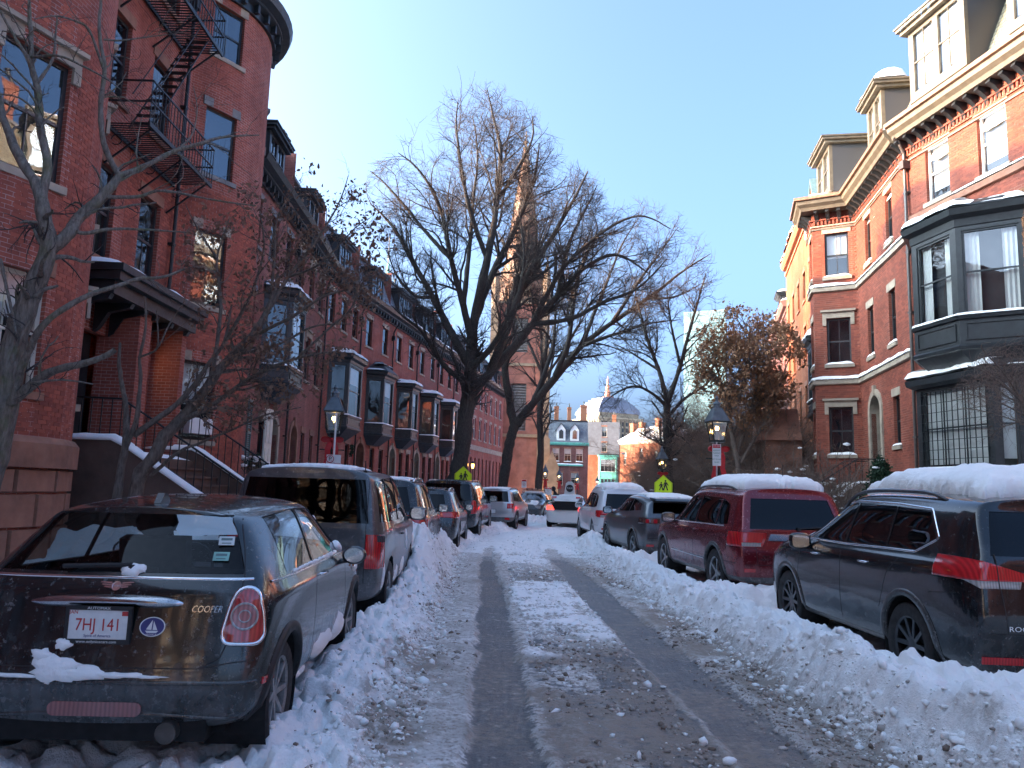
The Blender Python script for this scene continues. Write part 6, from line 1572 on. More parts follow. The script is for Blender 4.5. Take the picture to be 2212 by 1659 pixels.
    lettering(pl, '7HJ 141', .088, M @ Matrix.Translation((0, -.004, .001)), PLRED, .0008, sx=.82)
    lettering(pl, 'JAN', .026, M @ Matrix.Translation((-.128, .060, .001)), PLRED, .0006)
    lettering(pl, 'Spirit of America', .020, M @ Matrix.Translation((0, -.057, .001)), simple('plate_blue', (.05, .06, .2), .5), .0006)
    q = MB(); q.T = M; q.box(-.168, .168, .072, .092, -.002, .004); q.box(-.168, .168, -.098, -.074, -.002, .004); q.box(-.168, -.150, -.075, .075, -.002, .004); q.box(.150, .168, -.075, .075, -.002, .004); q.box(.118, .15, .045, .068, .0, .0015, 1); q.T = None; q.build('plate_frame', [SEAL, PLRED], pl)
    lettering(pl, 'www.onlynicecars.com', .020, M @ Matrix.Translation((0, -.086, .0045)), PLATEW, .0005, sx=1.1); lettering(pl, 'AUTOMAX', .020, M @ Matrix.Translation((0, .082, .0045)), PLATEW, .0005, sx=1.2)
    def badge(x, z, yaw=0.0):
        p, n = c.ray((x, 0, z), 'b'); t = math.atan2(n.x, -n.y); tilt = math.asin(max(-1, min(1, n.z))); return Matrix.Translation(p + n * .003) @ Matrix.Rotation(t, 4, 'Z') @ Matrix.Rotation(math.pi / 2 - tilt, 4, 'X')
    body_text(c, 'COOPER', .050, .498, .835, CHROME, .80, .25)
    M = badge(.01, .942); wg = MB(); wg.T = M
    for sg in (-1, 1):
        for i, (x0, x1, z) in enumerate(((.026, .088, .016), (.026, .078, .004), (.026, .064, -.008))): wg.add([(sg * x0, z - .005, .002), (sg * x1, z + .001, .002), (sg * (x1 - .004), z + .008, .002), (sg * x0, z + .005, .002)], [(0, 1, 2, 3)])
    wg.lathe([(.026, 0), (.026, .004), (.021, .004), (.021, .002)], (0, 0, 0), 20); wg.T = None; bo = wg.build('badge', CHROME, c.root); lettering(bo, 'MINI', .016, M @ Matrix.Translation((0, 0, .005)), CHROME, .0005)
    M = badge(.235, .745); e = MB(); e.T = M; n = 28; e.add([(.066 * math.cos(math.tau * i / n), .050 * math.sin(math.tau * i / n), .001) for i in range(n)], [tuple(range(n))], 1); e.add([(.060 * math.cos(math.tau * i / n), .045 * math.sin(math.tau * i / n), .002) for i in range(n)], [tuple(range(n))], 0)
    e.add([(-.002, .036, .003), (-.002, -.016, .003), (-.030, -.014, .003)], [(0, 1, 2)], 1); e.add([(.004, .030, .003), (.028, -.016, .003), (.004, -.016, .003)], [(0, 1, 2)], 1); e.add([(-.034, -.020, .003), (.034, -.020, .003), (.024, -.031, .003), (-.024, -.031, .003)], [(0, 1, 2, 3)], 1); e.T = None; e.build('sticker', [simple('sticker_blue', (.035, .04, .17), .4), PLATEW], c.root, fixn=False)
    lettering(c.root, 'NEWPORT, RI', .0085, M @ Matrix.Translation((0, -.038, .003)), PLATEW, .0003)
    for z in (1.175, 1.095):   # stickers on the rear glass
        p, nn = c.ray((.50, 0, z), 'b'); s = MB(); s.T = badge(.50, z); s.box(-.042, .042, -.03, .03, -.001, .001); s.box(-.03, .03, .002, .018, .0012, .002, 1); s.box(-.025, .025, -.020, -.014, .0012, .002, 1); s.T = None; s.build('window_sticker', [simple('sticker_green' if z < 1.1 else 'sticker_white', (.25, .5, .42) if z < 1.1 else (.55, .6, .58), .5), simple('sticker_ink', (.1, .16, .16), .5)], c.root)
    w = MB(); w.tube([c.ray((-.30, 0, 1.035), 'b')[0] + Vector((0, -.03, 0)), c.ray((.06, 0, 1.05), 'b')[0] + Vector((0, -.035, 0))], .013, 6); w.tube([c.ray((.06, 0, 1.0), 'b')[0] + Vector((0, -.0, 0)), c.ray((.06, 0, 1.05), 'b')[0] + Vector((0, -.035, 0))], .018, 6); w.build('wiper', SEAL, c.root)
    # lamp roundel, reflector, exhaust, aerial, mirrors
    for q in (1, -1):
        p, nn = c.ray((.692 * q, 0, .80), 'b'); a = MB(); t1 = nn.cross(Vector((0, 0, 1))).normalized(); t2 = t1.cross(nn)
        for r_, wd in ((.066, .006), (.030, .004)): a.tube([p + nn * .016 + t1 * r_ * math.cos(x) + t2 * r_ * math.sin(x) for x in np.linspace(0, math.tau, 30)], wd, 5, cap=False)
        a.add([p + nn * .0145 + t1 * .06 * math.cos(x) + t2 * .06 * math.sin(x) for x in np.linspace(0, math.tau, 24)[:-1]], [tuple(range(23))], 1); a.build('lamp_roundel', [CLEARL, lamp_mat('pink_lens', (.45, .14, .12))], c.root, fixn=False)
    f = MB(); n = 24; p, nn = c.ray((0, 0, .345), 'b'); y = p.y; n2 = 12; pts = [(-.20 + .035 * math.cos(a), .345 + .035 * math.sin(a)) for a in np.linspace(math.pi / 2, 1.5 * math.pi, n2)] + [(.20 + .035 * math.cos(a), .345 + .035 * math.sin(a)) for a in np.linspace(-math.pi / 2, math.pi / 2, n2)]
    f.prism(pts, y - .012, y + .02, 'y'); f.build('fog_lamp', lamp_mat('dusty_lens', (.30, .10, .09)), c.root)
    e = MB(); e.lathe([(.052, -.01), (.055, .0), (.055, .16), (.046, .16), (.046, .0)], (.37, .0, .235), 20, 'y'); e.lathe([(.001, .10), (.046, .10)], (.37, 0, .235), 16, 'y', 1); e.build('exhaust', [simple('exhaust_steel', (.11, .10, .09), .5, metal=.7, var=.5), WELL], c.root, smooth=False)
    u = MB(); u.box(-.62, .62, .15, 3.4, .20, .30); u.box(-.55, .55, .05, .3, .18, .30); u.build('underbody', WELL, c.root)
    a = MB(); p, _n = c.ray((.02, .62, 0), 't'); a.prism([(.50, p.z - .01), (.66, p.z - .01), (.60, p.z + .045), (.55, p.z + .05)], .005, .045, 'x'); a.build('aerial', TRIM, c.root)
    c.mirror(2.30, .945, .80, TRIM, round_=True); c.handle([(1.50, .885)], CHROME)
    si = MB(); 
    for q in ('r', 'l'):
        p, nn = c.ray((0, 2.78, .86), q); t1 = nn.cross(Vector((0, 0, 1))).normalized(); si.obox(Matrix.Translation(p + nn * .004) @ nn.to_track_quat('Z', 'Y').to_matrix().to_4x4(), .04, .11, .014)
    si.build('side_indicator', AMBER, c.root)
    mk = MB()
    for q in ('r', 'l'):
        p, nn = c.ray((0, .20, .47), q); mk.obox(Matrix.Translation(p + nn * .002) @ nn.to_track_quat('Z', 'Y').to_matrix().to_4x4(), .14, .035, .01)
    mk.build('side_marker', REDL, c.root)
    c.cabin(.75, 2.6, .24, .62, 2.62); c.seats((-.36, .36), 1.55, .45, m=simple('seat_dark', (.02, .022, .026), .8)); c.seats((-.3, .3), .85, .30, hr=False)
    im = MB(); im.obox(Matrix.Translation((0, 2.08, 1.27)), .22, .03, .07); im.build('rear_view_mirror', SEAL, c.root)
    s = MB()       # snow stuck on the tailgate ledge, bumper and doors
    for (x, z, r_, sx, sy, sd) in ((-.22, .535, .085, 1.5, .8, 1), (-.08, .515, .07, 1.7, .6, 2), (.10, .51, .06, 2.2, .32, 3), (.26, .505, .03, 2.6, .3, 12), (-.44, .50, .05, 2.6, .22, 4), (-.60, .53, .05, 1.2, .7, 5), (-.30, .60, .04, 1.3, .8, 13), (-.20, .655, .036, 1.2, .8, 6), (-.62, .58, .03, 1, 1.6, 16)): c.stuck_snow(s, 'b', (x, 0, z), r_, h=.022, seed=sd, sx=sx, sy=sy)
    c.stuck_snow(s, 'b', (.07, 0, 1.02), .045, h=.03, seed=7, sx=1.5, sy=.8)
    for (y, z, r_, sx, sy, sd) in ((1.75, .34, .14, 2.4, .8, 8), (2.3, .38, .10, 1.8, 1.2, 9), (1.2, .27, .10, 2.4, .5, 10), (2.5, .30, .11, 1.3, 1.2, 15), (2.9, .80, .04, 2, 1, 17)): c.stuck_snow(s, 'r', (0, y, z), r_, h=.03, seed=sd, sx=sx, sy=sy)
    for y in np.arange(.8, 2.4, .16): c.stuck_snow(s, 'r', (0, y, .972), .03, h=.012, seed=y * 3, sx=2.4, sy=.5)
    c.stuck_snow(s, 'r', (0, 2.42, 1.0), .06, h=.04, seed=33, sx=1.2, sy=.8)
    tag(s.build('stuck_snow', SNOW, c.root, smooth=True), kind='stuff')
    t = NT('thin_snow'); p_ = t.n('BsdfPrincipled'); t.set(p_, 'Base Color', (.93, .94, .95, 1)); t.set(p_, 'Roughness', .8); tr = t.n('BsdfTranslucent'); t.set(tr, 0, (.9, .95, 1, 1)); mx = t.n('MixShader'); t.set(mx, 0, .85); t.t.links.new(p_.outputs[0], mx.inputs[1]); t.t.links.new(tr.outputs[0], mx.inputs[2]); t.t.links.new(mx.outputs[0], t.out.inputs[0])
    ws = MB(); G = {}
    for i in range(15):
        for j in range(9):
            x = -.60 + 1.2 * i / 14; y = 2.16 + .50 * j / 8; q_, n_ = c.ray((x, y, 0), 't'); G[i, j] = q_ + n_ * (.012 + .008 * float(vnoise(x * 5, y * 5, 3)))
    ws.add([G[i, j] for i in range(15) for j in range(9)], [(i * 9 + j, (i + 1) * 9 + j, (i + 1) * 9 + j + 1, i * 9 + j + 1) for i in range(14) for j in range(8)]); tag(ws.build('windscreen_snow', t.m, c.root, smooth=True, fixn=False), kind='stuff')
    c.finish()
def roofrails(c, x, y0, y1, z, m=None, h=.07):
    m = m or TRIM
    for q in (1, -1):
        b = MB(); n = 12; pts = []
        for i in range(n + 1):
            f = i / n; y = y0 + (y1 - y0) * f; p, _ = c.ray((x * q, y, 0), 't'); e = min(1, min(f, 1 - f) * 7); pts.append((x * q, y, p.z + h * e ** .5 - .01))
        b.tube(pts, .020, 6); b.build('roof_rail', m, c.root, smooth=True)
def aerial(c, x, y, z=None, h=.2, lean=-.1):
    p, _ = c.ray((x, y, 0), 't'); b = MB(); b.tube([p, p + Vector((0, lean, h))], .006, 5); b.box(x - .02, x + .02, y - .03, y + .03, p.z - .005, p.z + .02); b.build('aerial', SEAL, c.root)
def wiper(c, x0, x1, z):
    a, b_ = c.ray((x0, 0, z), 'b')[0], c.ray((x1, 0, z + .03), 'b')[0]
    if a and b_: w = MB(); w.tube([a + Vector((0, -.03, 0)), b_ + Vector((0, -.03, 0))], .011, 5); w.obox(Matrix.Translation(a + Vector((0, -.01, -.01))), .05, .05, .05); w.build('wiper', SEAL, c.root)
GRPL, GRPR = 'cars parked along the left side', 'cars parked along the right side'

def element():
    P = paint('charcoal_paint', (.075, .08, .085), .5, .32, .55, 1.0); c = Car((-2.27, 8.65, .05), R_(1.8), 'boxy charcoal grey wagon behind the black hatchback on the left', 'car', GRPL)
    rg = suv_rings(4.3, 1.82, 1.79, zb=.26, belt=1.10, hood=1.12, roof_y=.17, tail=.07, rw=.86, gw=.955, wst=2.75, wsb=3.35, nose=.85, cap=.90, capr=.88, roofdrop=.02)
    hatch_basic(c, rg, P, 3, .345, (.86, 3.43), .90, [[(.24, 1.16), (.27, 1.62), (.86, 1.66), (.86, 1.15)], [(.90, 1.15), (.90, 1.66), (1.7, 1.68), (1.7, 1.14)], [(1.74, 1.14), (1.74, 1.68), (2.6, 1.65), (3.15, 1.15)]],
                [(-.72, 1.15), (-.65, 1.635), (.65, 1.635), (.72, 1.15)], GL_TINT, None, lamps=[([(.70, .66), (.70, 1.03), (.92, 1.03), (.92, .66)], REDL, dict(ylim=.30, off=.012))], spokes=7, rr=.62)
    c.lamp([(.70, .90), (.70, 1.03), (.93, 1.03), (.93, .90)], SMOKEL, ylim=.22, off=.014) if False else None
    lens = MB()
    for q in (1, -1):
        p, n = c.ray((.82 * q, 0, .985), 'b'); lens.obox(Matrix.Translation(p + n * .014), .17, .012, .07)
    lens.build('reversing_lamp', SMOKEL, c.root)
    black_lower(c, .50, 4.3, paint('grey_cladding', (.06, .062, .066), 0, .5, .6), z_side=.5)
    c.lines([('b', [(-.72, .74), (.70, .74)]), ('b', [(.695, .50), (.695, 1.12), (.70, 1.66)]), ('b', [(-.695, .50), (-.695, 1.12), (-.70, 1.66)]), ('r', [(1.72, 1.1), (1.72, .5)]), ('r', [(2.95, 1.1), (3.0, .5)]), ('r', [(.95, 1.1), (1.25, .9), (1.3, .5)])], w=.008)
    h = MB(); p, n = c.ray((0, 0, .84), 'b'); h.box(-.12, .12, p.y - .03, p.y + .01, .83, .87); h.build('tailgate_handle', TRIM, c.root)
    plate(c, .62, c.ray((0, 0, .62), 'b')[0].y - .005, 0, None)
    c.mirror(3.05, 1.18, .88, P, sc=1.15); c.handle([(1.95, .95)], TRIM); aerial(c, .62, .32, h=.13, lean=-.03)
    c.roof_snow(-.62, .50, .22, 2.4, .035, 3, edge=.1); s = MB()
    for (y, z, r_, sx, sy, sd) in ((.35, .55, .06, .6, 2.4, 1), (1.5, .45, .12, 1.3, 1, 2), (2.2, .5, .12, 1.5, 1.2, 3), (2.5, .85, .05, .5, 3, 4), (.9, .30, .1, 1, 1, 5), (3.6, .75, .1, 1, 1.3, 6)): c.stuck_snow(s, 'r', (0, y, z), r_, h=.02, seed=sd, sx=sx, sy=sy)
    tag(s.build('stuck_snow', SNOW, c.root, smooth=True), kind='stuff'); c.cabin(.8, 3.1, .5, .7, 3.2); c.seats((-.38, .38), 2.1, .6); c.finish()
def x5():
    P = paint('black_paint_car', (.012, .014, .017), .3, .22, .5); c = Car((-2.40, 13.9, .05), R_(1.2), 'black sport utility car with bright red tail lamps, behind the boxy wagon', 'car', GRPL)
    rg = suv_rings(4.85, 1.93, 1.76, zb=.26, belt=1.08, roof_y=.42, tail=.12, rw=.78, wst=2.8, wsb=3.55, cap=.86)
    hatch_basic(c, rg, P, 2, .38, (.95, 3.88), .94, [[(.62, 1.14), (.80, 1.58), (1.5, 1.62), (1.5, 1.12)], [(1.54, 1.12), (1.54, 1.62), (2.7, 1.60), (3.35, 1.12)]], [(-.66, 1.13), (-.54, 1.56), (.54, 1.56), (.66, 1.13)], GL_TINT, None,
                lamps=[([(.42, .88), (.42, 1.06), (.94, 1.08), (.95, .86), (.80, .80)], REDL, dict(ylim=.42, off=.01))], spokes=10)
    c.lines([('b', [(-.45, 1.075), (.45, 1.075)])], 'chrome_line', CHROME, .016, h=.008); body_text(c, 'X5', .085, .30, .99, CHROME, 1.3)
    plate(c, .82, c.ray((0, 0, .82), 'b')[0].y - .005); c.lines([('b', [(-.8, .62), (.8, .62)])], w=.008); wiper(c, 0, -.3, 1.15)
    roofrails(c, .62, .7, 3.2, 1.7, CHROME, .05); c.mirror(3.2, 1.13, .92, P); c.roof_snow(-.6, .6, .5, 2.6, .02, 8); c.finish()
def small_suv():
    P = paint('dark_blue_grey', (.02, .026, .034), .4, .2, .45); c = Car((-2.17, 19.6, .03), R_(-1), 'dark small crossover with a curved silver roof rail, left side behind the snow mound', 'car', GRPL)
    rg = suv_rings(4.45, 1.84, 1.62, zb=.24, belt=1.0, roof_y=.62, tail=.14, rw=.74, wst=2.35, wsb=3.15, cap=.84)
    hatch_basic(c, rg, P, 2, .35, (.88, 3.55), .90, [[(.85, 1.08), (1.05, 1.42), (1.6, 1.48), (1.6, 1.05)], [(1.64, 1.05), (1.64, 1.48), (2.3, 1.46), (3.0, 1.05)]], [(-.6, 1.06), (-.48, 1.42), (.48, 1.42), (.6, 1.06)], GL_TINT, None, lamps=[([(.45, .86), (.42, .98), (.90, 1.0), (.91, .84)], REDL, dict(ylim=.5, off=.01))], spokes=8)
    plate(c, .75, c.ray((0, 0, .75), 'b')[0].y - .005); roofrails(c, .58, .9, 2.9, 1.6, CHROME, .045); c.mirror(2.8, 1.06, .88, P); c.finish()
def suburban():
    P = paint('navy_black', (.016, .02, .024), .35, .24, .5); c = Car((-1.98, 24.9, .03), R_(-5), 'large dark truck based wagon with tall upright red tail lamps, left side', 'car', GRPL)
    rg = suv_rings(5.1, 2.0, 1.90, zb=.32, belt=1.18, hood=1.15, roof_y=.20, tail=.08, rw=.82, gw=.95, wst=3.15, wsb=3.75, nose=.9, cap=.9)
    hatch_basic(c, rg, P, 2, .40, (1.05, 4.0), .98, [[(.30, 1.24), (.42, 1.72), (1.3, 1.75), (1.3, 1.22)], [(1.36, 1.22), (1.36, 1.75), (2.2, 1.76), (2.2, 1.22)], [(2.26, 1.22), (2.26, 1.76), (3.05, 1.72), (3.5, 1.22)]], [(-.78, 1.20), (-.70, 1.73), (.70, 1.73), (.78, 1.20)], GL_TINT, None, lamps=[([(.80, .80), (.80, 1.22), (1.0, 1.22), (1.0, .80)], REDL, dict(ylim=.2, off=.01))], spokes=6)
    plate(c, .85, c.ray((0, 0, .85), 'b')[0].y - .005); roofrails(c, .72, .5, 3.2, 1.9, TRIM, .05); c.mirror(3.4, 1.25, .98, P, sc=1.3); wiper(c, 0, -.35, 1.24); c.finish()
def renegade():
    P = paint('silver_paint', (.46, .46, .47), .7, .3, .35); c = Car((-.66, 31.1, .02), R_(-10), 'silver compact boxy sport utility car with square tail lamps, left side', 'car', GRPL)
    rg = suv_rings(4.23, 1.83, 1.69, zb=.30, belt=1.08, hood=1.08, roof_y=.26, tail=.10, rw=.82, gw=.94, wst=2.5, wsb=3.1, nose=.85, cap=.88)
    hatch_basic(c, rg, P, 2, .36, (.78, 3.35), .90, [[(.38, 1.16), (.48, 1.5), (1.4, 1.56), (1.4, 1.12)], [(1.46, 1.12), (1.46, 1.56), (2.4, 1.54), (2.85, 1.12)]], [(-.66, 1.12), (-.58, 1.54), (.58, 1.54), (.66, 1.12)], GL_TINT, TRIM, .05, lamps=[([(.60, .86), (.60, 1.06), (.84, 1.06), (.84, .86)], REDL, dict(ylim=.3, off=.012))], spokes=5)
    black_lower(c, .52, 4.23, z_side=.46); plate(c, .74, c.ray((0, 0, .74), 'b')[0].y - .005)
    r = MB(); p, _ = c.ray((.62, 0, .46), 'b'); r.box(.52, .72, p.y - .02, p.y + .02, .42, .50); r.build('reflector', REDL, c.root)
    roofrails(c, .62, .5, 2.7, 1.7, TRIM, .05); c.mirror(2.85, 1.16, .9, TRIM); c.roof_snow(-.6, .6, .35, 2.4, .03, 5); c.finish()
def taxi():
    W_ = paint('taxi_white', (.66, .67, .64), .1, .3, .4); G = paint('taxi_green', (.02, .28, .12), .2, .3, .3)
    c = Car((2.50, 34.0, .02), R_(-9), 'white and green taxi with its boot open, standing in the middle of the street', 'taxi', name='taxi')
    rg = suv_rings(4.8, 1.84, 1.47, zb=.22, belt=.98, hood=.96, roof_y=1.35, tail=.10, rw=.72, wst=2.6, wsb=3.3, cap=.86, nose=.7)
    # lower the rear deck: boot lid between the tail and the rear screen
    h = .92
    rg[0][6:] = [(h * .70, .12, 1.02), (h * .5, .12, 1.04), (0, .12, 1.05)]; rg[1][6:] = [(h * .72, .30, 1.05), (h * .5, .30, 1.07), (0, .30, 1.08)]; rg[2][6:] = [(h * .70, 1.0, 1.10), (h * .5, 1.0, 1.12), (0, 1.0, 1.13)]
    rg[3][6:] = [(h * .70, 1.62, 1.36), (h * .6, 1.62, 1.44), (0, 1.62, 1.46)]
    c.body(rg, W_, 2, [(i, 4, i + 1, 4, .3) for i in range(9)])
    for p in ([(1.15, 1.04), (1.55, 1.32), (1.95, 1.36), (1.95, 1.02)], [(2.0, 1.02), (2.0, 1.36), (2.55, 1.35), (3.1, 1.02)]): c.side_window(p)
    c.end_window([(-.55, 1.16), (-.5, 1.40), (.5, 1.40), (.55, 1.16)], True, GL_TINT, ymax=1.75)
    c.lamp([(.52, .80), (.56, .98), (.95, .98), (.95, .80)], BRAKE, ylim=.35, off=.01)
    for q in (1, -1):
        fs = c.carve([((0, 0, .98), (0, 0, 1)), ((0, 1.25, 0), (0, -1, 0)), ((0, 3.1, 0), (0, 1, 0)), ((0, 0, .35), (0, 0, -1))], lambda cc, n: n.x * q > .4 and cc.x * q > .3 and .6 < cc.y < 3.6); c.take(fs, 'green_door', G, .002)
    c.arches((1.0, 3.8), .33, .91); c.wheels((1.0, 3.8), .33, .90, .2, 10)
    # open boot: dark cavity, raised lid seen from behind
    bt = MB(); bt.prism([(-.66, 1.12), (.66, 1.12), (.50, .80), (-.50, .80)], .0, .9, 'y'); bt.build('boot_opening', WELL, c.root)
    ld = MB(); M = Matrix.Translation((0, .95, 1.14)) @ Matrix.Rotation(-R_(16), 4, 'X'); ld.T = M; ld.box(-.68, .68, -.86, 0, .0, .05); ld.prism([(-.66, .0), (.66, .0), (.50, -.22), (-.50, -.22)], -.90, -.86, 'y'); ld.T = None; lo = ld.build('boot_lid', [W_, SEAL], c.root)
    lt = MB(); lt.T = M
    for q in (1, -1): lt.box(min(q * .42, q * .62), max(q * .42, q * .62), -.93, -.89, -.09, -.01)
    lt.T = None; lt.build('lid_lamp', REDL, lo); pm = MB(); pm.T = M; pm.box(-.15, .15, -.91, -.90, -.20, -.07); pm.T = None; pm.build('plate_face', PLATEW, lo)
    sg = MB(); sg.prism([(-.26, 1.46), (.26, 1.46), (.18, 1.98), (.08, 2.06), (-.08, 2.06), (-.18, 1.98)], 1.9, 2.16, 'y'); so_ = sg.build('roof_sign', W_, c.root)
    dk = MB(); dk.lathe([(.17, 1.885), (.17, 1.90)], (0, 0, 1.75), 20, 'y'); dk.build('sign_disc', SEAL, so_); lettering(so_, 'TAXI', .13, rearM(0, 1.88, 1.75), PLATEW, .003)
    c.mirror(2.95, 1.06, .88, G); c.roof_snow(-.5, .5, 1.7, 2.7, .03, 4); c.finish()
def wagon():
    P = paint('dark_wagon', (.03, .034, .04), .3, .3, .4); c = Car((1.75, 46.8, .0), R_(170), 'dark estate car with a roof rack facing us, its door open beside the taxi', 'car', None)
    rg = suv_rings(4.6, 1.82, 1.55, zb=.24, belt=1.0, roof_y=.5, tail=.12, rw=.76, wst=2.5, wsb=3.25)
    hatch_basic(c, rg, P, 2, .34, (.9, 3.6), .90, [[(.7, 1.08), (.9, 1.4), (1.6, 1.42), (1.6, 1.05)], [(1.65, 1.05), (1.65, 1.42), (2.4, 1.40), (3.0, 1.05)]], [(-.6, 1.06), (-.5, 1.38), (.5, 1.38), (.6, 1.06)], GL_TINT, None, ws=([(-.66, 1.06), (-.52, 1.42), (.52, 1.42), (.66, 1.06)], 2.2), spokes=8)
    hl = MB()
    for q in (1, -1): hl.obox(Matrix.Translation((q * .62, 4.42, .74)), .32, .16, .14)
    hl.build('headlamp', CLEARL, c.root); pl = MB(); pl.box(-.15, .15, 4.60, 4.63, .45, .58); pl.build('number_plate', PLATEW, c.root)
    rk = MB()
    for y in (1.3, 2.1): rk.box(-.6, .6, y - .03, y + .03, 1.62, 1.66)
    for x in (-.3, 0, .3): rk.box(x - .05, x + .05, 1.0, 2.4, 1.67, 1.74)
    rk.build('roof_rack', TRIM, c.root); roofrails(c, .58, .7, 2.6, 1.5, TRIM, .09)
    d = MB(); M = Matrix.Translation((-.88, 2.9, 0)) @ Matrix.Rotation(R_(62), 4, 'Z'); d.T = M; d.prism([(0, .35), (-1.05, .35), (-1.05, .98), (0, .98)], -.03, .03, 'x') if False else d.box(-.04, .04, -1.05, 0, .35, .99)
    d.box(-.03, .03, -1.05, -1.0, .99, 1.40); d.box(-.03, .03, -1.0, -.35, 1.37, 1.41); d.bar((0, -.35, 1.39), (0, -.02, .99), .06); d.box(.041, .05, -.95, -.1, .45, .75, 1); d.T = None; do = d.build('open_door', [P, CREAMP], c.root)
    g = MB(); g.T = M; g.add([(0, -1.0, .99), (0, -.05, .99), (0, -.35, 1.38), (0, -1.0, 1.38)], [(0, 1, 2, 3)]); g.T = None; g.build('window', GL_TINT, do)
    c.mirror(3.0, 1.06, .88, P); c.roof_snow(-.5, .5, .8, 2.4, .06, 14); c.roof_snow(-.6, .6, 3.4, 4.4, .05, 24); c.finish()
def grand(loc, rz, P, label, near):
    c = Car(loc, rz, label, 'car', GRPR)
    rg = suv_rings(4.82, 1.94, 1.79, zb=.28, belt=1.11, hood=1.08, roof_y=.34, tail=.10, rw=.79, gw=.93, wst=2.75, wsb=3.45, nose=.85, cap=.88)
    hatch_basic(c, rg, P, 3 if near else 2, .385, (.98, 3.90), .95, [[(.52, 1.17), (.62, 1.47), (.95, 1.56), (1.00, 1.15)], [(1.03, 1.15), (1.03, 1.57), (1.95, 1.60), (1.98, 1.14)], [(2.02, 1.14), (2.0, 1.60), (2.6, 1.58), (3.30, 1.14)]],
                [(-.70, 1.12), (-.60, 1.57), (.60, 1.57), (.70, 1.12)], GL_TINT, TRIM if near else P, .045,
                lamps=[([(.55, .865), (.55, .92), (.84, .92), (.84, .865)], CLEARL, dict(ylim=.34, off=.012, name='reversing_lamp')), ([(.47, .98), (.50, .86), (.98, .86), (.98, 1.07), (.42, 1.07)], REDL, dict(ylim=.40, off=.012))], spokes=5 if near else 7, sides_clear=None)
    b = MB(); p, n = c.ray((0, 0, 1.0), 'b'); b.prism([(-.44, .955), (-.40, 1.055), (.40, 1.055), (.44, .955)], p.y - .028, p.y + .03, 'y'); b.build('chrome_bar', CHROME, c.root)
    for q in (1, -1):
        r = MB(); pp, nn = c.ray((q * .72, 0, .52), 'b'); r.obox(Matrix.Translation(pp + nn * .004) @ nn.to_track_quat('Z', 'Y').to_matrix().to_4x4(), .17, .055, .012) if pp else None; r.build('reflector', REDL, c.root)
    black_lower(c, .42, 4.82, z_side=.40); c.lines([('r', [(.15, .62), (.62, .62)]), ('r', [(2.0, 1.10), (2.02, .42)]), ('r', [(3.3, 1.08), (3.42, .42)]), ('r', [(1.04, 1.10), (1.30, .95), (1.40, .60)]), ('b', [(-.80, .60), (.80, .60)]), ('b', [(.66, 1.07), (.60, .60)]), ('b', [(-.66, 1.07), (-.60, .60)])], w=.008)
    c.lines([('r', [(1.42, .58), (3.25, .60)])], 'door_moulding', CHROME if near else P, .03, h=.014); c.lines([('r', [(.62, 1.145), (3.3, 1.125)])], 'chrome_line', CHROME, .018, h=.006)
    plate(c, .80, c.ray((0, 0, .80), 'b')[0].y - .005, 0, '7HT 62' if near else None)
    if near:
        p, n = c.ray((-.50, 0, .70), 'b'); 
        for t, z in (('4x4', .725), ('LAREDO', .68)): body_text(c, t, .055 if t == '4x4' else .035, -.48, z, CHROME, 1.25)
        lettering(c.root, 'Grand Cherokee', .042, rearM(.08, c.ray((0, 0, 1.0), 'b')[0].y - .031, 1.005), simple('engraving', (.25, .25, .26), .3, metal=.8), .001, sx=1.3)
    wiper(c, .05, .45, 1.14); roofrails(c, .66, .7, 3.0, 1.74, TRIM if near else P, .045); c.mirror(3.15, 1.17, .92, TRIM if near else P, sc=1.15); c.handle([(1.85, 1.03), (2.9, 1.02)], P)
    c.roof_snow(-.66, .66, .48, 2.75, .19 if near else .17, 31 if near else 41, edge=.25, base=1.62); aerial(c, .10, .75, h=.36, lean=-.02)
    c.cabin(.8, 3.3, .5, .75, 3.3); c.seats((-.4, .4), 2.2, .6); c.finish(); return c
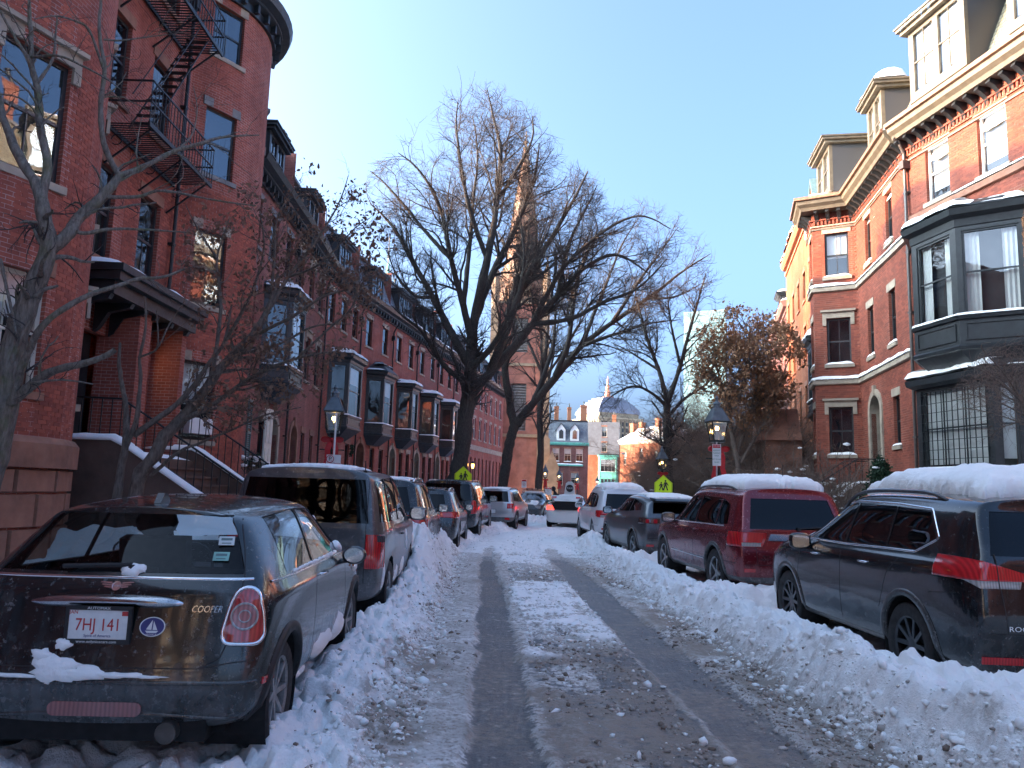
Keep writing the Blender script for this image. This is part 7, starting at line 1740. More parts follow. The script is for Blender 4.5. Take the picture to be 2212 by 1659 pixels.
def evoque():
    P = paint('gunmetal_paint', (.085, .10, .11), .6, .28, .45); c = Car((3.90, 17.4, .03), R_(6.0), 'gunmetal coupe like crossover with a low sloping roof, between the white and maroon cars', 'car', GRPR)
    rg = suv_rings(4.37, 1.92, 1.61, zb=.26, belt=1.10, hood=1.06, roof_y=.36, tail=.10, rw=.76, gw=.92, wst=2.35, wsb=3.15, cap=.88, roofdrop=.12)
    hatch_basic(c, rg, P, 3, .375, (.85, 3.51), .94, [[(.55, 1.22), (.66, 1.36), (1.4, 1.47), (1.4, 1.18)], [(1.44, 1.18), (1.44, 1.47), (2.2, 1.49), (2.95, 1.15)]], [(-.66, 1.16), (-.58, 1.40), (.58, 1.40), (.66, 1.16)], GL_TINT, TRIM, .04,
                lamps=[([(.52, .93), (.52, 1.05), (.97, 1.07), (.97, .93)], SMOKEL, dict(ylim=.36, off=.01))], spokes=5)
    l = MB()
    for q in (1, -1):
        for x in (.62, .80): pp, nn = c.ray((q * x, 0, .99), 'b'); l.obox(Matrix.Translation(pp + nn * .010), .08, .02, .08) if pp else None
    l.build('lamp_cluster', REDL, c.root); r = MB()
    for q in (1, -1): pp, nn = c.ray((q * .74, 0, .46), 'b'); r.obox(Matrix.Translation(pp + nn * .004) @ nn.to_track_quat('Z', 'Y').to_matrix().to_4x4(), .17, .05, .012) if pp else None
    r.build('reflector', REDL, c.root); black_lower(c, .44, 4.37, z_side=.40)
    s = MB(); a = c.ray((0, .42, 0), 't')[0]; s.prism([(.12, a.z - .05), (.16, a.z + .0), (.60, a.z + .02), (.60, a.z - .02)], -.60, .60, 'x'); s.build('roof_spoiler', P, c.root)
    plate(c, .78, c.ray((0, 0, .78), 'b')[0].y - .005); c.lines([('r', [(1.42, 1.12), (1.45, .42)]), ('r', [(2.95, 1.12), (3.05, .42)]), ('b', [(-.8, .62), (.8, .62)]), ('b', [(.62, .94), (.56, .62)]), ('b', [(-.62, .94), (-.56, .62)])], w=.008)
    c.mirror(2.85, 1.16, .92, TRIM, sc=1.1); c.handle([(1.6, 1.02)], P); c.roof_snow(-.58, .58, .5, 2.4, .035, 51); c.finish()
def rogue():
    P = paint('pearl_black', (.009, .012, .014), .35, .16, .34, .75); c = Car((4.45, 6.02, .02), R_(1.5), 'glossy black crossover with a deep snow cap, nearest on the right', 'car', GRPR)
    rg = suv_rings(4.69, 1.85, 1.73, zb=.25, belt=1.13, hood=1.09, roof_y=.32, tail=.10, rw=.77, gw=.915, wst=2.55, wsb=3.40, nose=.78, cap=.86, roofdrop=.07)
    hatch_basic(c, rg, P, 3, .365, (.99, 3.70), .905, [[(.66, 1.30), (.86, 1.52), (1.40, 1.555), (1.40, 1.19), (.92, 1.19)], [(1.43, 1.19), (1.43, 1.555), (2.18, 1.57), (2.22, 1.17)], [(2.26, 1.17), (2.22, 1.57), (2.60, 1.53), (3.28, 1.17)]],
                [(-.68, 1.20), (-.56, 1.54), (.56, 1.54), (.68, 1.20)], GL_TINT, TRIM, .045, lamps=[([(.50, .955), (.48, 1.01), (.86, 1.01), (.80, .955)], CLEARL, dict(ylim=.36, off=.010, name='reversing_lamp')), ([(.40, 1.06), (.46, 1.01), (.94, 1.01), (.93, 1.20), (.80, 1.17)], REDL, dict(ylim=.56, off=.010))], spokes=10, rim=RIMD, sides_clear=glass_mat('side_glass', (.16, .18, .18), .02, .0))
    fr = [(.90, 1.17), (1.4, 1.165), (2.2, 1.15), (3.32, 1.15)]; tp = [(3.32, 1.15), (2.62, 1.56), (2.2, 1.595), (1.4, 1.58), (.84, 1.545), (.62, 1.30), (.90, 1.17)]
    c.lines([('r', fr), ('r', tp)], 'chrome_line', CHROME, .022, h=.006); black_lower(c, .34, 4.69, z_side=.36)
    c.lines([('r', [(2.24, 1.08), (2.26, .40)]), ('r', [(3.28, 1.08), (3.36, .75), (3.30, .40)]), ('r', [(1.12, 1.08), (1.30, .95), (1.45, .62)]), ('b', [(-.84, .62), (.84, .62)]), ('b', [(.66, 1.1), (.62, .62)]), ('b', [(-.66, 1.1), (-.62, .62)]), ('r', [(.28, .90), (.62, .86)])], w=.007); c.lines([('b', [(.655, 1.21), (.66, .95)]), ('b', [(-.655, 1.21), (-.66, .95)])], w=.012, h=.012)
    c.handle([(1.72, 1.01), (2.85, 1.0)], CHROME); r = MB()
    for q in (1, -1): pp, nn = c.ray((q * .66, 0, .42), 'b'); r.obox(Matrix.Translation(pp + nn * .004) @ nn.to_track_quat('Z', 'Y').to_matrix().to_4x4(), .30, .055, .012) if pp else None
    r.build('reflector', REDL, c.root); body_text(c, 'ROGUE', .055, -.50, .66, CHROME, 1.3); plate(c, .80, c.ray((0, 0, .80), 'b')[0].y - .005)
    roofrails(c, .63, .75, 2.75, 1.7, TRIM, .055); c.mirror(3.02, 1.12, .88, P, sc=1.1); wiper(c, .05, .4, 1.14)
    c.roof_snow(-.50, .68, .46, 2.55, .26, 61, edge=.40, base=1.6); c.cabin(.8, 3.2, .48, .7, 3.25); c.seats((-.38, .38), 2.1, .58); c.seats((-.36, .36), 1.2, .55); c.finish()
mini(); element(); x5(); small_suv(); suburban(); renegade(); wagon(); taxi()
grand((3.62, 23.55, .02), R_(3), paint('white_paint_car', (.62, .64, .66), .1, .3, .35), 'white sport utility car with a thick slab of roof snow, right side', False)
evoque()
grand((4.30, 11.6, .03), R_(4.5), paint('maroon_paint', (.17, .010, .018), .45, .24, .32, .8), 'maroon sport utility car with a snow covered roof, right side', True)
rogue()
# ------------------------------------------------------------------ trees: limbs are laid out one by one, finer orders grow from them
def bark_mat(name, c1, c2, moss=0.0, scale=30):
    t = NT(name); o = t.gen(); mp = t.n('Mapping'); t.t.links.new(o, mp.inputs[0]); mp.inputs['Scale'].default_value = (1, 1, .25)
    n = t.noise(scale, 6, .7, mp.outputs[0]); c = t.mix(t.ramp(n, [(.35, 0.0), (.7, 1.0)]), c1, c2)
    if moss: c = t.mix(t.ramp(t.noise(3, 5, .7, o), [(.52, 0.0), (.7, moss)]), c, (.10, .12, .04))
    t.pbr(c, .9, 0, .2, t.bump(n, .7, .02)); return t.m
BARK = bark_mat('bark_elm', (.035, .030, .027), (.085, .075, .065)); BARK_G = bark_mat('bark_grey', (.09, .075, .06), (.25, .22, .185), .6); BARK_S = bark_mat('bark_smooth', (.085, .065, .052), (.21, .17, .14), .15)
TWIG = simple('twig', (.052, .042, .038), .85, var=.3); TWIG_B = simple('twig_brown', (.16, .11, .085), .85, var=.3)
def leaf_mat(name, c1, c2):
    t = NT(name); g = t.n('NewGeometry'); c = t.mix(g.outputs['Random Per Island'], c1, c2)
    d = t.n('BsdfPrincipled'); t.set(d, 'Base Color', c); t.set(d, 'Roughness', .75); tr = t.n('BsdfTranslucent'); t.t.links.new(c, tr.inputs[0]); mx = t.n('MixShader'); t.set(mx, 0, .3)
    t.t.links.new(d.outputs[0], mx.inputs[1]); t.t.links.new(tr.outputs[0], mx.inputs[2]); t.t.links.new(mx.outputs[0], t.out.inputs[0]); return t.m
LEAF_BR = leaf_mat('leaf_brown', (.26, .15, .095), (.14, .08, .055)); LEAF_OR = leaf_mat('leaf_orange', (.36, .19, .095), (.20, .11, .065)); LEAF_EV = leaf_mat('leaf_evergreen', (.012, .035, .018), (.03, .07, .03))

def tubes(A, Rr, sides):
    """A (K,N,3) centre lines, Rr (K,N) radii -> verts, quads"""
    K, N, _ = A.shape
    T = np.empty_like(A); T[:, 1:-1] = A[:, 2:] - A[:, :-2]; T[:, 0] = A[:, 1] - A[:, 0]; T[:, -1] = A[:, -1] - A[:, -2]
    T /= np.linalg.norm(T, axis=2, keepdims=True) + 1e-9
    m = T.mean(1); ref = np.where(np.abs(m[:, 2:3]) < .8, [[0., 0, 1.]], [[1., 0, 0]])[:, None, :]
    U = np.cross(T, ref); U /= np.linalg.norm(U, axis=2, keepdims=True) + 1e-9; B = np.cross(T, U)
    a = np.arange(sides) * 2 * np.pi / sides
    V = A[:, :, None, :] + (U[:, :, None, :] * np.cos(a)[None, None, :, None] + B[:, :, None, :] * np.sin(a)[None, None, :, None]) * Rr[:, :, None, None]
    V = V.reshape(-1, 3); k, n, s = np.meshgrid(np.arange(K), np.arange(N - 1), np.arange(sides), indexing='ij'); b = k * N * sides
    F = np.stack([b + n * sides + s, b + n * sides + (s + 1) % sides, b + (n + 1) * sides + (s + 1) % sides, b + (n + 1) * sides + s], -1).reshape(-1, 4)
    return V, F
def resample(P, n):
    P = np.array(P, float); 
    # catmull-rom for smooth limbs
    Q = []; m = len(P)
    for i in range(m - 1):
        p0, p1, p2, p3 = P[max(i - 1, 0)], P[i], P[i + 1], P[min(i + 2, m - 1)]
        for t in np.linspace(0, 1, 8, endpoint=False): Q.append(.5 * ((2 * p1) + (-p0 + p2) * t + (2 * p0 - 5 * p1 + 4 * p2 - p3) * t * t + (-p0 + 3 * p1 - 3 * p2 + p3) * t ** 3))
    Q.append(P[-1]); Q = np.array(Q); d = np.r_[0, np.cumsum(np.linalg.norm(np.diff(Q[:, :3], axis=0), axis=1))]; s = np.linspace(0, d[-1], n)
    return np.stack([np.interp(s, d, Q[:, k]) for k in range(Q.shape[1])], 1), d[-1]
def inpoly(x, y, poly):
    r = np.zeros(len(x), bool); n = len(poly)
    for i in range(n):
        (x0, y0), (x1, y1) = poly[i], poly[(i + 1) % n]
        c = ((y0 > y) != (y1 > y)) & (x < (x1 - x0) * (y - y0) / (y1 - y0 + 1e-9) + x0); r ^= c
    return r
_MI = np.array(_CM.inverted())
def survey(P):
    v = (P - np.array([0, 0, CAM_H])) @ _MI.T; return 1106 + 1670 * v[:, 0] / -v[:, 2], 829.5 - 1670 * v[:, 1] / -v[:, 2]
def children(A, R0, L, spacing, length, ang, t0, N, rfac, up, centre=None, out=0.0, env=None, seed=0, wig=.25, rmin=.0015, lenpow=.5, droop=0.0):
    rng = np.random.default_rng(seed); K, M, _ = A.shape
    cnt = np.maximum(1, rng.poisson(L * (1 - t0) / spacing)); idx = np.repeat(np.arange(K), cnt); n = len(idx)
    t = t0 + (1 - t0) * rng.random(n) ** .9; f = t * (M - 1); i = np.minimum(f.astype(int), M - 2); w = (f - i)[:, None]
    P = A[idx, i] * (1 - w) + A[idx, i + 1] * w; T = A[idx, i + 1] - A[idx, i]; T /= np.linalg.norm(T, axis=1, keepdims=True) + 1e-9
    r = (R0[idx, i] * (1 - w[:, 0]) + R0[idx, i + 1] * w[:, 0]) * rfac
    v = rng.standard_normal((n, 3)); v -= T * (v * T).sum(1, keepdims=True); v /= np.linalg.norm(v, axis=1, keepdims=True) + 1e-9
    a = np.radians(ang + 14 * rng.standard_normal(n))[:, None]; D = T * np.cos(a) + v * np.sin(a)
    if centre is not None: o = P - centre; o[:, 2] = 0; o /= np.linalg.norm(o, axis=1, keepdims=True) + .3; D += o * out
    D[:, 2] += up; D /= np.linalg.norm(D, axis=1, keepdims=True) + 1e-9
    ln = length * (.5 + .8 * rng.random(n)) * np.minimum(1, (1.25 - t) ** lenpow); C = np.empty((n, N, 3)); C[:, 0] = P; st = (ln / (N - 1))[:, None]
    bend = rng.standard_normal((n, 3)) * wig
    for k in range(1, N):
        C[:, k] = C[:, k - 1] + D * st; D = D + bend / (N - 1) * 1.5 + rng.standard_normal((n, 3)) * wig * .35; D[:, 2] += (up * .5 - droop) / (N - 1) * 2; D /= np.linalg.norm(D, axis=1, keepdims=True) + 1e-9
    keep = np.ones(n, bool)
    if env is not None:
        x, y = survey(C[:, -1]); keep = inpoly(x, y, env); x2, y2 = survey(C[:, N // 2]); keep &= inpoly(x2, y2, env)
        soft = ~keep & inpoly(x2, y2, env) & (rng.random(n) < .25); keep |= soft
    keep &= C[:, :, 2].min(1) > .15
    C, r, ln = C[keep], np.maximum(r[keep], rmin), ln[keep]; R = r[:, None] * np.linspace(1, .35, N)[None, :]
    return C, R, ln
def leaves(parent, tw, n, size, m, seed=0, name='leaves', clump=0):
    rng = np.random.default_rng(seed); K = len(tw)
    idx = rng.integers(0, K, n) if not clump else np.repeat(rng.integers(0, K, n // clump), clump); n = len(idx); j = rng.integers(tw.shape[1] // 2, tw.shape[1], n); P = tw[idx, j] + rng.standard_normal((n, 3)) * size * (.5 if not clump else 1.0)
    d = rng.standard_normal((n, 3)); d[:, 2] -= .7; d /= np.linalg.norm(d, axis=1, keepdims=True); v = rng.standard_normal((n, 3)); u = np.cross(d, v); u /= np.linalg.norm(u, axis=1, keepdims=True); nn = np.cross(d, u)
    s = (size * (.5 + rng.random(n)))[:, None]; q = lambda a, b, c: P + d * s * a + u * s * b + nn * s * c
    V = np.stack([q(0, 0, 0), q(.35, .30, .12), q(.75, .22, -.05), q(1.0, 0, .15), q(.70, -.24, .1), q(.3, -.26, -.06)], 1).reshape(-1, 3)
    b = (np.arange(n) * 6)[:, None]; F = np.concatenate([b + [0, 1, 2, 3], b + [0, 3, 4, 5]], 0)
    return tag(link(name, mesh_np(name, V, F, m), parent), kind='stuff')
def tree(label, base, limbs, Y0, lv, env=None, bark=BARK, twig=TWIG, group=None, name='bare_tree', up=.25, seed=1, cat='tree', leaf=None, trunk_n=1):
    """limbs: ([(x, y, dY)...], r0, r1) survey points with their depth offset"""
    root = empty(name, (base[0], base[1], 0), 0, label, cat, group); off = np.array([base[0], base[1], 0.0])
    AA, RR, LL = [], [], []
    for pts, r0, r1 in limbs:
        P = [tuple(at(x, y, Y0 + d)) for x, y, d in pts]; A, L = resample(P, 28); wv = np.random.default_rng(len(AA) + seed).standard_normal((28, 3)) * .012 * L / 5; wv = np.cumsum(wv, 0); wv -= np.linspace(0, 1, 28)[:, None] * wv[-1]; A = A + wv * .5
        AA.append(A); RR.append(np.linspace(1, 0, 28) ** .8 * (r0 - r1) + r1); LL.append(L)
    A, R, L = np.array(AA), np.array(RR), np.array(LL); cen = A[0, -1] * [1, 1, 0]
    def mk(nm, A_, R_2, sides, m, kind=None, smooth=True):
        V, F = tubes(A_, R_2, sides); o = link(nm, mesh_np(nm, V - off, F, m, smooth=smooth), root)
        if kind: o['kind'] = kind
        return o
    knob = 1 + .06 * RNG.standard_normal(R.shape)
    for k in range(len(A)):
        V, F = tubes(A[k:k + 1], R[k:k + 1] * knob[k], 12 if k < trunk_n else 8); link('trunk' if k < trunk_n else 'limb', mesh_np('limb', V - off, F, bark, smooth=True), root)
    cur = (A[:], R[:], L[:]); t0s = [.25] * 9; last = None
    for i, s in enumerate(lv):
        C, Rc, Lc = children(cur[0], cur[1], cur[2], s['sp'], s['len'], s.get('ang', 46 + 7 * min(i, 2)), s.get('t0', .22 if i == 0 else .1), s.get('N', 8 if i == 0 else 6 if i == 1 else 4), s.get('rf', .55), s.get('up', up * (1, .5, .35, .3)[min(i, 3)]), cen, s.get('out', .25), env, seed * 10 + i, s.get('wig', .25), s.get('rmin', .002), droop=s.get('droop', 0))
        mk(['branches', 'boughs', 'twigs', 'twiglets'][min(i, 3)], C, Rc, 5 if i == 0 else 3, bark if i == 0 else twig, 'stuff'); last = C
        if s.get('tips') or i == 0: cur = (C, Rc, Lc)
        else: cur = (C, Rc, Lc)
    if leaf: leaves(root, last - off, *leaf)
    return root
def elm():
    L = [([(982, 1062, 0), (992, 1000, 0), (1000, 940, 0), (1009, 880, 0), (1016, 820, 0), (1020, 740, 0)], .43, .27),
         ([(1018, 760, 0), (1030, 660, 0), (1052, 560, -.3), (1072, 440, 0), (1078, 330, .2), (1062, 240, .5), (1052, 190, .5)], .24, .02),
         ([(1012, 860, 0), (1045, 820, .2), (1095, 765, .6), (1150, 700, 1), (1205, 640, 1.4), (1262, 580, 1.8), (1330, 550, 2), (1400, 590, 2.2)], .24, .03),
         ([(1020, 740, 0), (1000, 660, -.6), (975, 560, -1.2), (950, 450, -1.6), (905, 370, -2), (860, 330, -2.2)], .18, .02),
         ([(1015, 790, 0), (975, 720, .4), (935, 640, .8), (890, 560, 1.2), (850, 490, 1.5), (800, 440, 1.6)], .22, .03),
         ([(1012, 830, 0), (960, 790, -.8), (915, 720, -1.6), (880, 690, -2.0), (845, 660, -2.2)], .15, .02),
         ([(1025, 690, 0), (1060, 600, .8), (1110, 500, 1.4), (1150, 400, 1.8), (1165, 310, 2)], .22, .03),
         ([(1060, 800, .3), (1100, 700, -.5), (1140, 600, -1.2), (1200, 500, -1.6), (1245, 420, -1.9), (1270, 370, -2)], .22, .03),
         ([(1150, 700, 1), (1210, 590, .2), (1290, 510, -.5), (1380, 465, -1), (1450, 495, -1)], .14, .02),
         ([(1052, 560, -.3), (1020, 470, -.8), (1000, 380, -1.2), (985, 280, -1.5), (990, 215, -1.5)], .13, .02),
         ([(1000, 660, -.6), (1010, 560, .2), (1020, 440, .9), (1030, 330, 1.3), (1020, 250, 1.4)], .13, .02),
         ([(975, 560, -1.2), (920, 500, -1.0), (870, 440, -.7), (825, 390, -.6), (800, 370, -.5)], .11, .02),
         ([(1078, 430, .1), (1120, 360, -.4), (1150, 300, -.8), (1150, 250, -1)], .10, .02),
         ([(1205, 640, 1.4), (1225, 540, 1.2), (1260, 460, 1.0), (1290, 400, .8)], .13, .02),
         ([(1150, 700, 1), (1230, 690, .4), (1310, 650, 0), (1380, 620, -.4), (1440, 560, -.7)], .14, .02),
         ([(1016, 800, 0), (1070, 740, -1.2), (1120, 640, -2.2), (1130, 540, -2.8), (1120, 450, -3)], .17, .02),
         ([(935, 640, .8), (900, 640, 1.6), (860, 600, 2.2), (835, 540, 2.5)], .10, .015)]
    env = [(975, 1010), (1008, 860), (940, 800), (850, 720), (845, 600), (800, 480), (785, 400), (795, 350), (850, 330), (870, 275), (930, 245), (955, 200), (990, 178), (1040, 172), (1090, 178), (1125, 215), (1160, 235), (1185, 280), (1215, 300), (1250, 345), (1300, 395), (1320, 440), (1390, 440), (1440, 470), (1475, 520), (1460, 600), (1400, 660), (1330, 700), (1240, 730), (1150, 780), (1070, 830), (1040, 1000)]
    b = at(982, 1062, 36)
    tree('huge bare elm with a broad fan of fine twigs in front of the church spire', (b.x, 36), L, 36, [dict(sp=.33, len=3.0, rf=.45, wig=.4, out=.3, rmin=.014), dict(sp=.22, len=1.5, rf=.5, wig=.4, t0=.1, rmin=.010, N=5), dict(sp=.125, len=.85, rf=.6, rmin=.0075, wig=.35, t0=.1, N=3)], env, BARK, TWIG, 'large street trees', seed=3)
    L = [([(1084, 1062, 0), (1095, 990, 0), (1108, 930, 0), (1120, 905, 0)], .30, .26),
         ([(1115, 915, 0), (1150, 870, .3), (1200, 812, .6), (1258, 745, 1), (1320, 700, 1.4), (1400, 645, 1.8), (1475, 588, 2), (1535, 548, 2)], .25, .02),
         ([(1112, 925, 0), (1100, 860, .3), (1090, 790, .5), (1094, 700, .6), (1115, 600, .8), (1130, 520, 1)], .24, .04),
         ([(1200, 812, .6), (1228, 740, 0), (1240, 650, -.5), (1262, 560, -1), (1310, 480, -1.3)], .18, .02), ([(1258, 745, 1), (1330, 722, .4), (1400, 700, .2), (1470, 690, 0)], .13, .015),
         ([(1320, 700, 1.4), (1380, 610, .8), (1430, 540, .4), (1465, 490, .2)], .13, .015), ([(1400, 645, 1.8), (1460, 640, 1.2), (1520, 610, 1)], .09, .012), ([(1115, 600, .8), (1160, 540, 0), (1190, 470, -.5)], .1, .012),
         ([(1150, 870, .3), (1190, 760, 1.6), (1200, 660, 2.2), (1210, 560, 2.6)], .15, .02), ([(1258, 745, 1), (1300, 640, 2.2), (1340, 540, 2.8), (1380, 470, 3)], .13, .015)]
    env2 = [(1080, 930), (1070, 700), (1085, 560), (1120, 480), (1190, 430), (1300, 420), (1400, 420), (1470, 450), (1545, 520), (1545, 580), (1500, 650), (1430, 720), (1330, 790), (1240, 840), (1180, 900)]
    b = at(1084, 1062, 44)
    tree('second bare elm leaning right with one long forked limb reaching over the street', (b.x, 44), L, 44, [dict(sp=.38, len=2.8, rf=.42, wig=.4, rmin=.016), dict(sp=.28, len=1.5, rf=.5, wig=.4, rmin=.011, N=5), dict(sp=.19, len=.85, rf=.6, rmin=.009, N=3)], env2, BARK, TWIG, 'large street trees', seed=5)
    L = [([(1163, 1058, 0), (1168, 970, 0), (1166, 900, 0), (1172, 830, 0), (1182, 740, .5), (1186, 650, 1)], .28, .05)] + [([(1168, 890 - 30 * k, 0), (1190 + 20 * k * (-1) ** k, 800 - 30 * k, 0), (1205 + 35 * k * (-1) ** k, 700 - 20 * k, .5), (1215 + 45 * k * (-1) ** k, 640 - 15 * k, .8)], .12, .015) for k in range(4)]
    b = at(1163, 1058, 56); tree('slender bare tree standing close to the church tower', (b.x, 56), L, 56, [dict(sp=.5, len=3.0, rf=.4, rmin=.02), dict(sp=.4, len=1.5, rf=.5, rmin=.013, N=4), dict(sp=.3, len=.9, rf=.6, rmin=.011, N=3)], None, BARK, TWIG, 'large street trees', seed=7)
    L = [([(1446, 1062, 0), (1443, 985, 0), (1440, 920, 0), (1441, 872, 0)], .25, .19), ([(1441, 880, 0), (1410, 850, -.4), (1370, 835, -.8), (1330, 850, -1), (1300, 875, -1.2)], .10, .015), ([(1441, 872, 0), (1425, 800, .3), (1400, 730, .5), (1380, 660, .7), (1370, 610, .8)], .14, .02),
         ([(1441, 872, 0), (1470, 790, -.4), (1490, 710, -.6), (1510, 640, -.7), (1525, 590, -.8)], .14, .02), ([(1443, 900, 0), (1480, 860, .4), (1525, 830, .7), (1560, 790, .8)], .10, .015), ([(1425, 800, .3), (1360, 760, .9), (1320, 740, 1.3)], .08, .012), ([(1470, 790, -.4), (1450, 700, -1), (1440, 620, -1.3)], .09, .012),
         ([(1442, 930, 0), (1480, 950, -.3), (1510, 1000, -.5)], .07, .01)]
    b = at(1446, 1062, 41); tree('bare spreading tree behind the right hand school crossing sign', (b.x, 41), L, 41, [dict(sp=.26, len=2.4, rf=.42, wig=.5, rmin=.014), dict(sp=.22, len=1.2, rf=.5, wig=.5, rmin=.010, N=5), dict(sp=.16, len=.7, rf=.6, rmin=.0085, N=3)], [(1280, 900), (1290, 780), (1340, 650), (1400, 570), (1480, 540), (1560, 560), (1600, 640), (1610, 780), (1580, 900), (1520, 1010), (1420, 960)], BARK, TWIG, 'large street trees', seed=9)
    L = [([(1600, 1062, 0), (1592, 980, 0), (1575, 900, 0), (1560, 830, 0), (1540, 760, 0)], .13, .03), ([(1592, 980, 0), (1625, 880, .5), (1640, 780, .8), (1650, 720, 1)], .08, .02), ([(1575, 900, 0), (1610, 820, -.6), (1620, 740, -1), (1600, 680, -1)], .07, .015), ([(1600, 1000, 0), (1660, 900, 0), (1690, 820, 0), (1710, 760, 0)], .07, .015), ([(1560, 830, 0), (1520, 780, .5), (1500, 740, .6)], .06, .012)]
    b = at(1600, 1062, 31); tree('small tree still holding dry orange brown leaves, right of the street lamp', (b.x, 31), L, 31, [dict(sp=.15, len=1.9, rf=.5, wig=.5, rmin=.012), dict(sp=.14, len=1.0, rf=.55, wig=.5, rmin=.009), dict(sp=.14, len=.35, rf=.6, rmin=.006)], [(1540, 960), (1490, 820), (1500, 720), (1560, 660), (1640, 650), (1710, 690), (1745, 760), (1720, 850), (1660, 930)], BARK_S, TWIG_B, None, name='brown_leaf_tree', seed=11, leaf=(12000, .12, LEAF_OR, 4, 'leaves', 0))
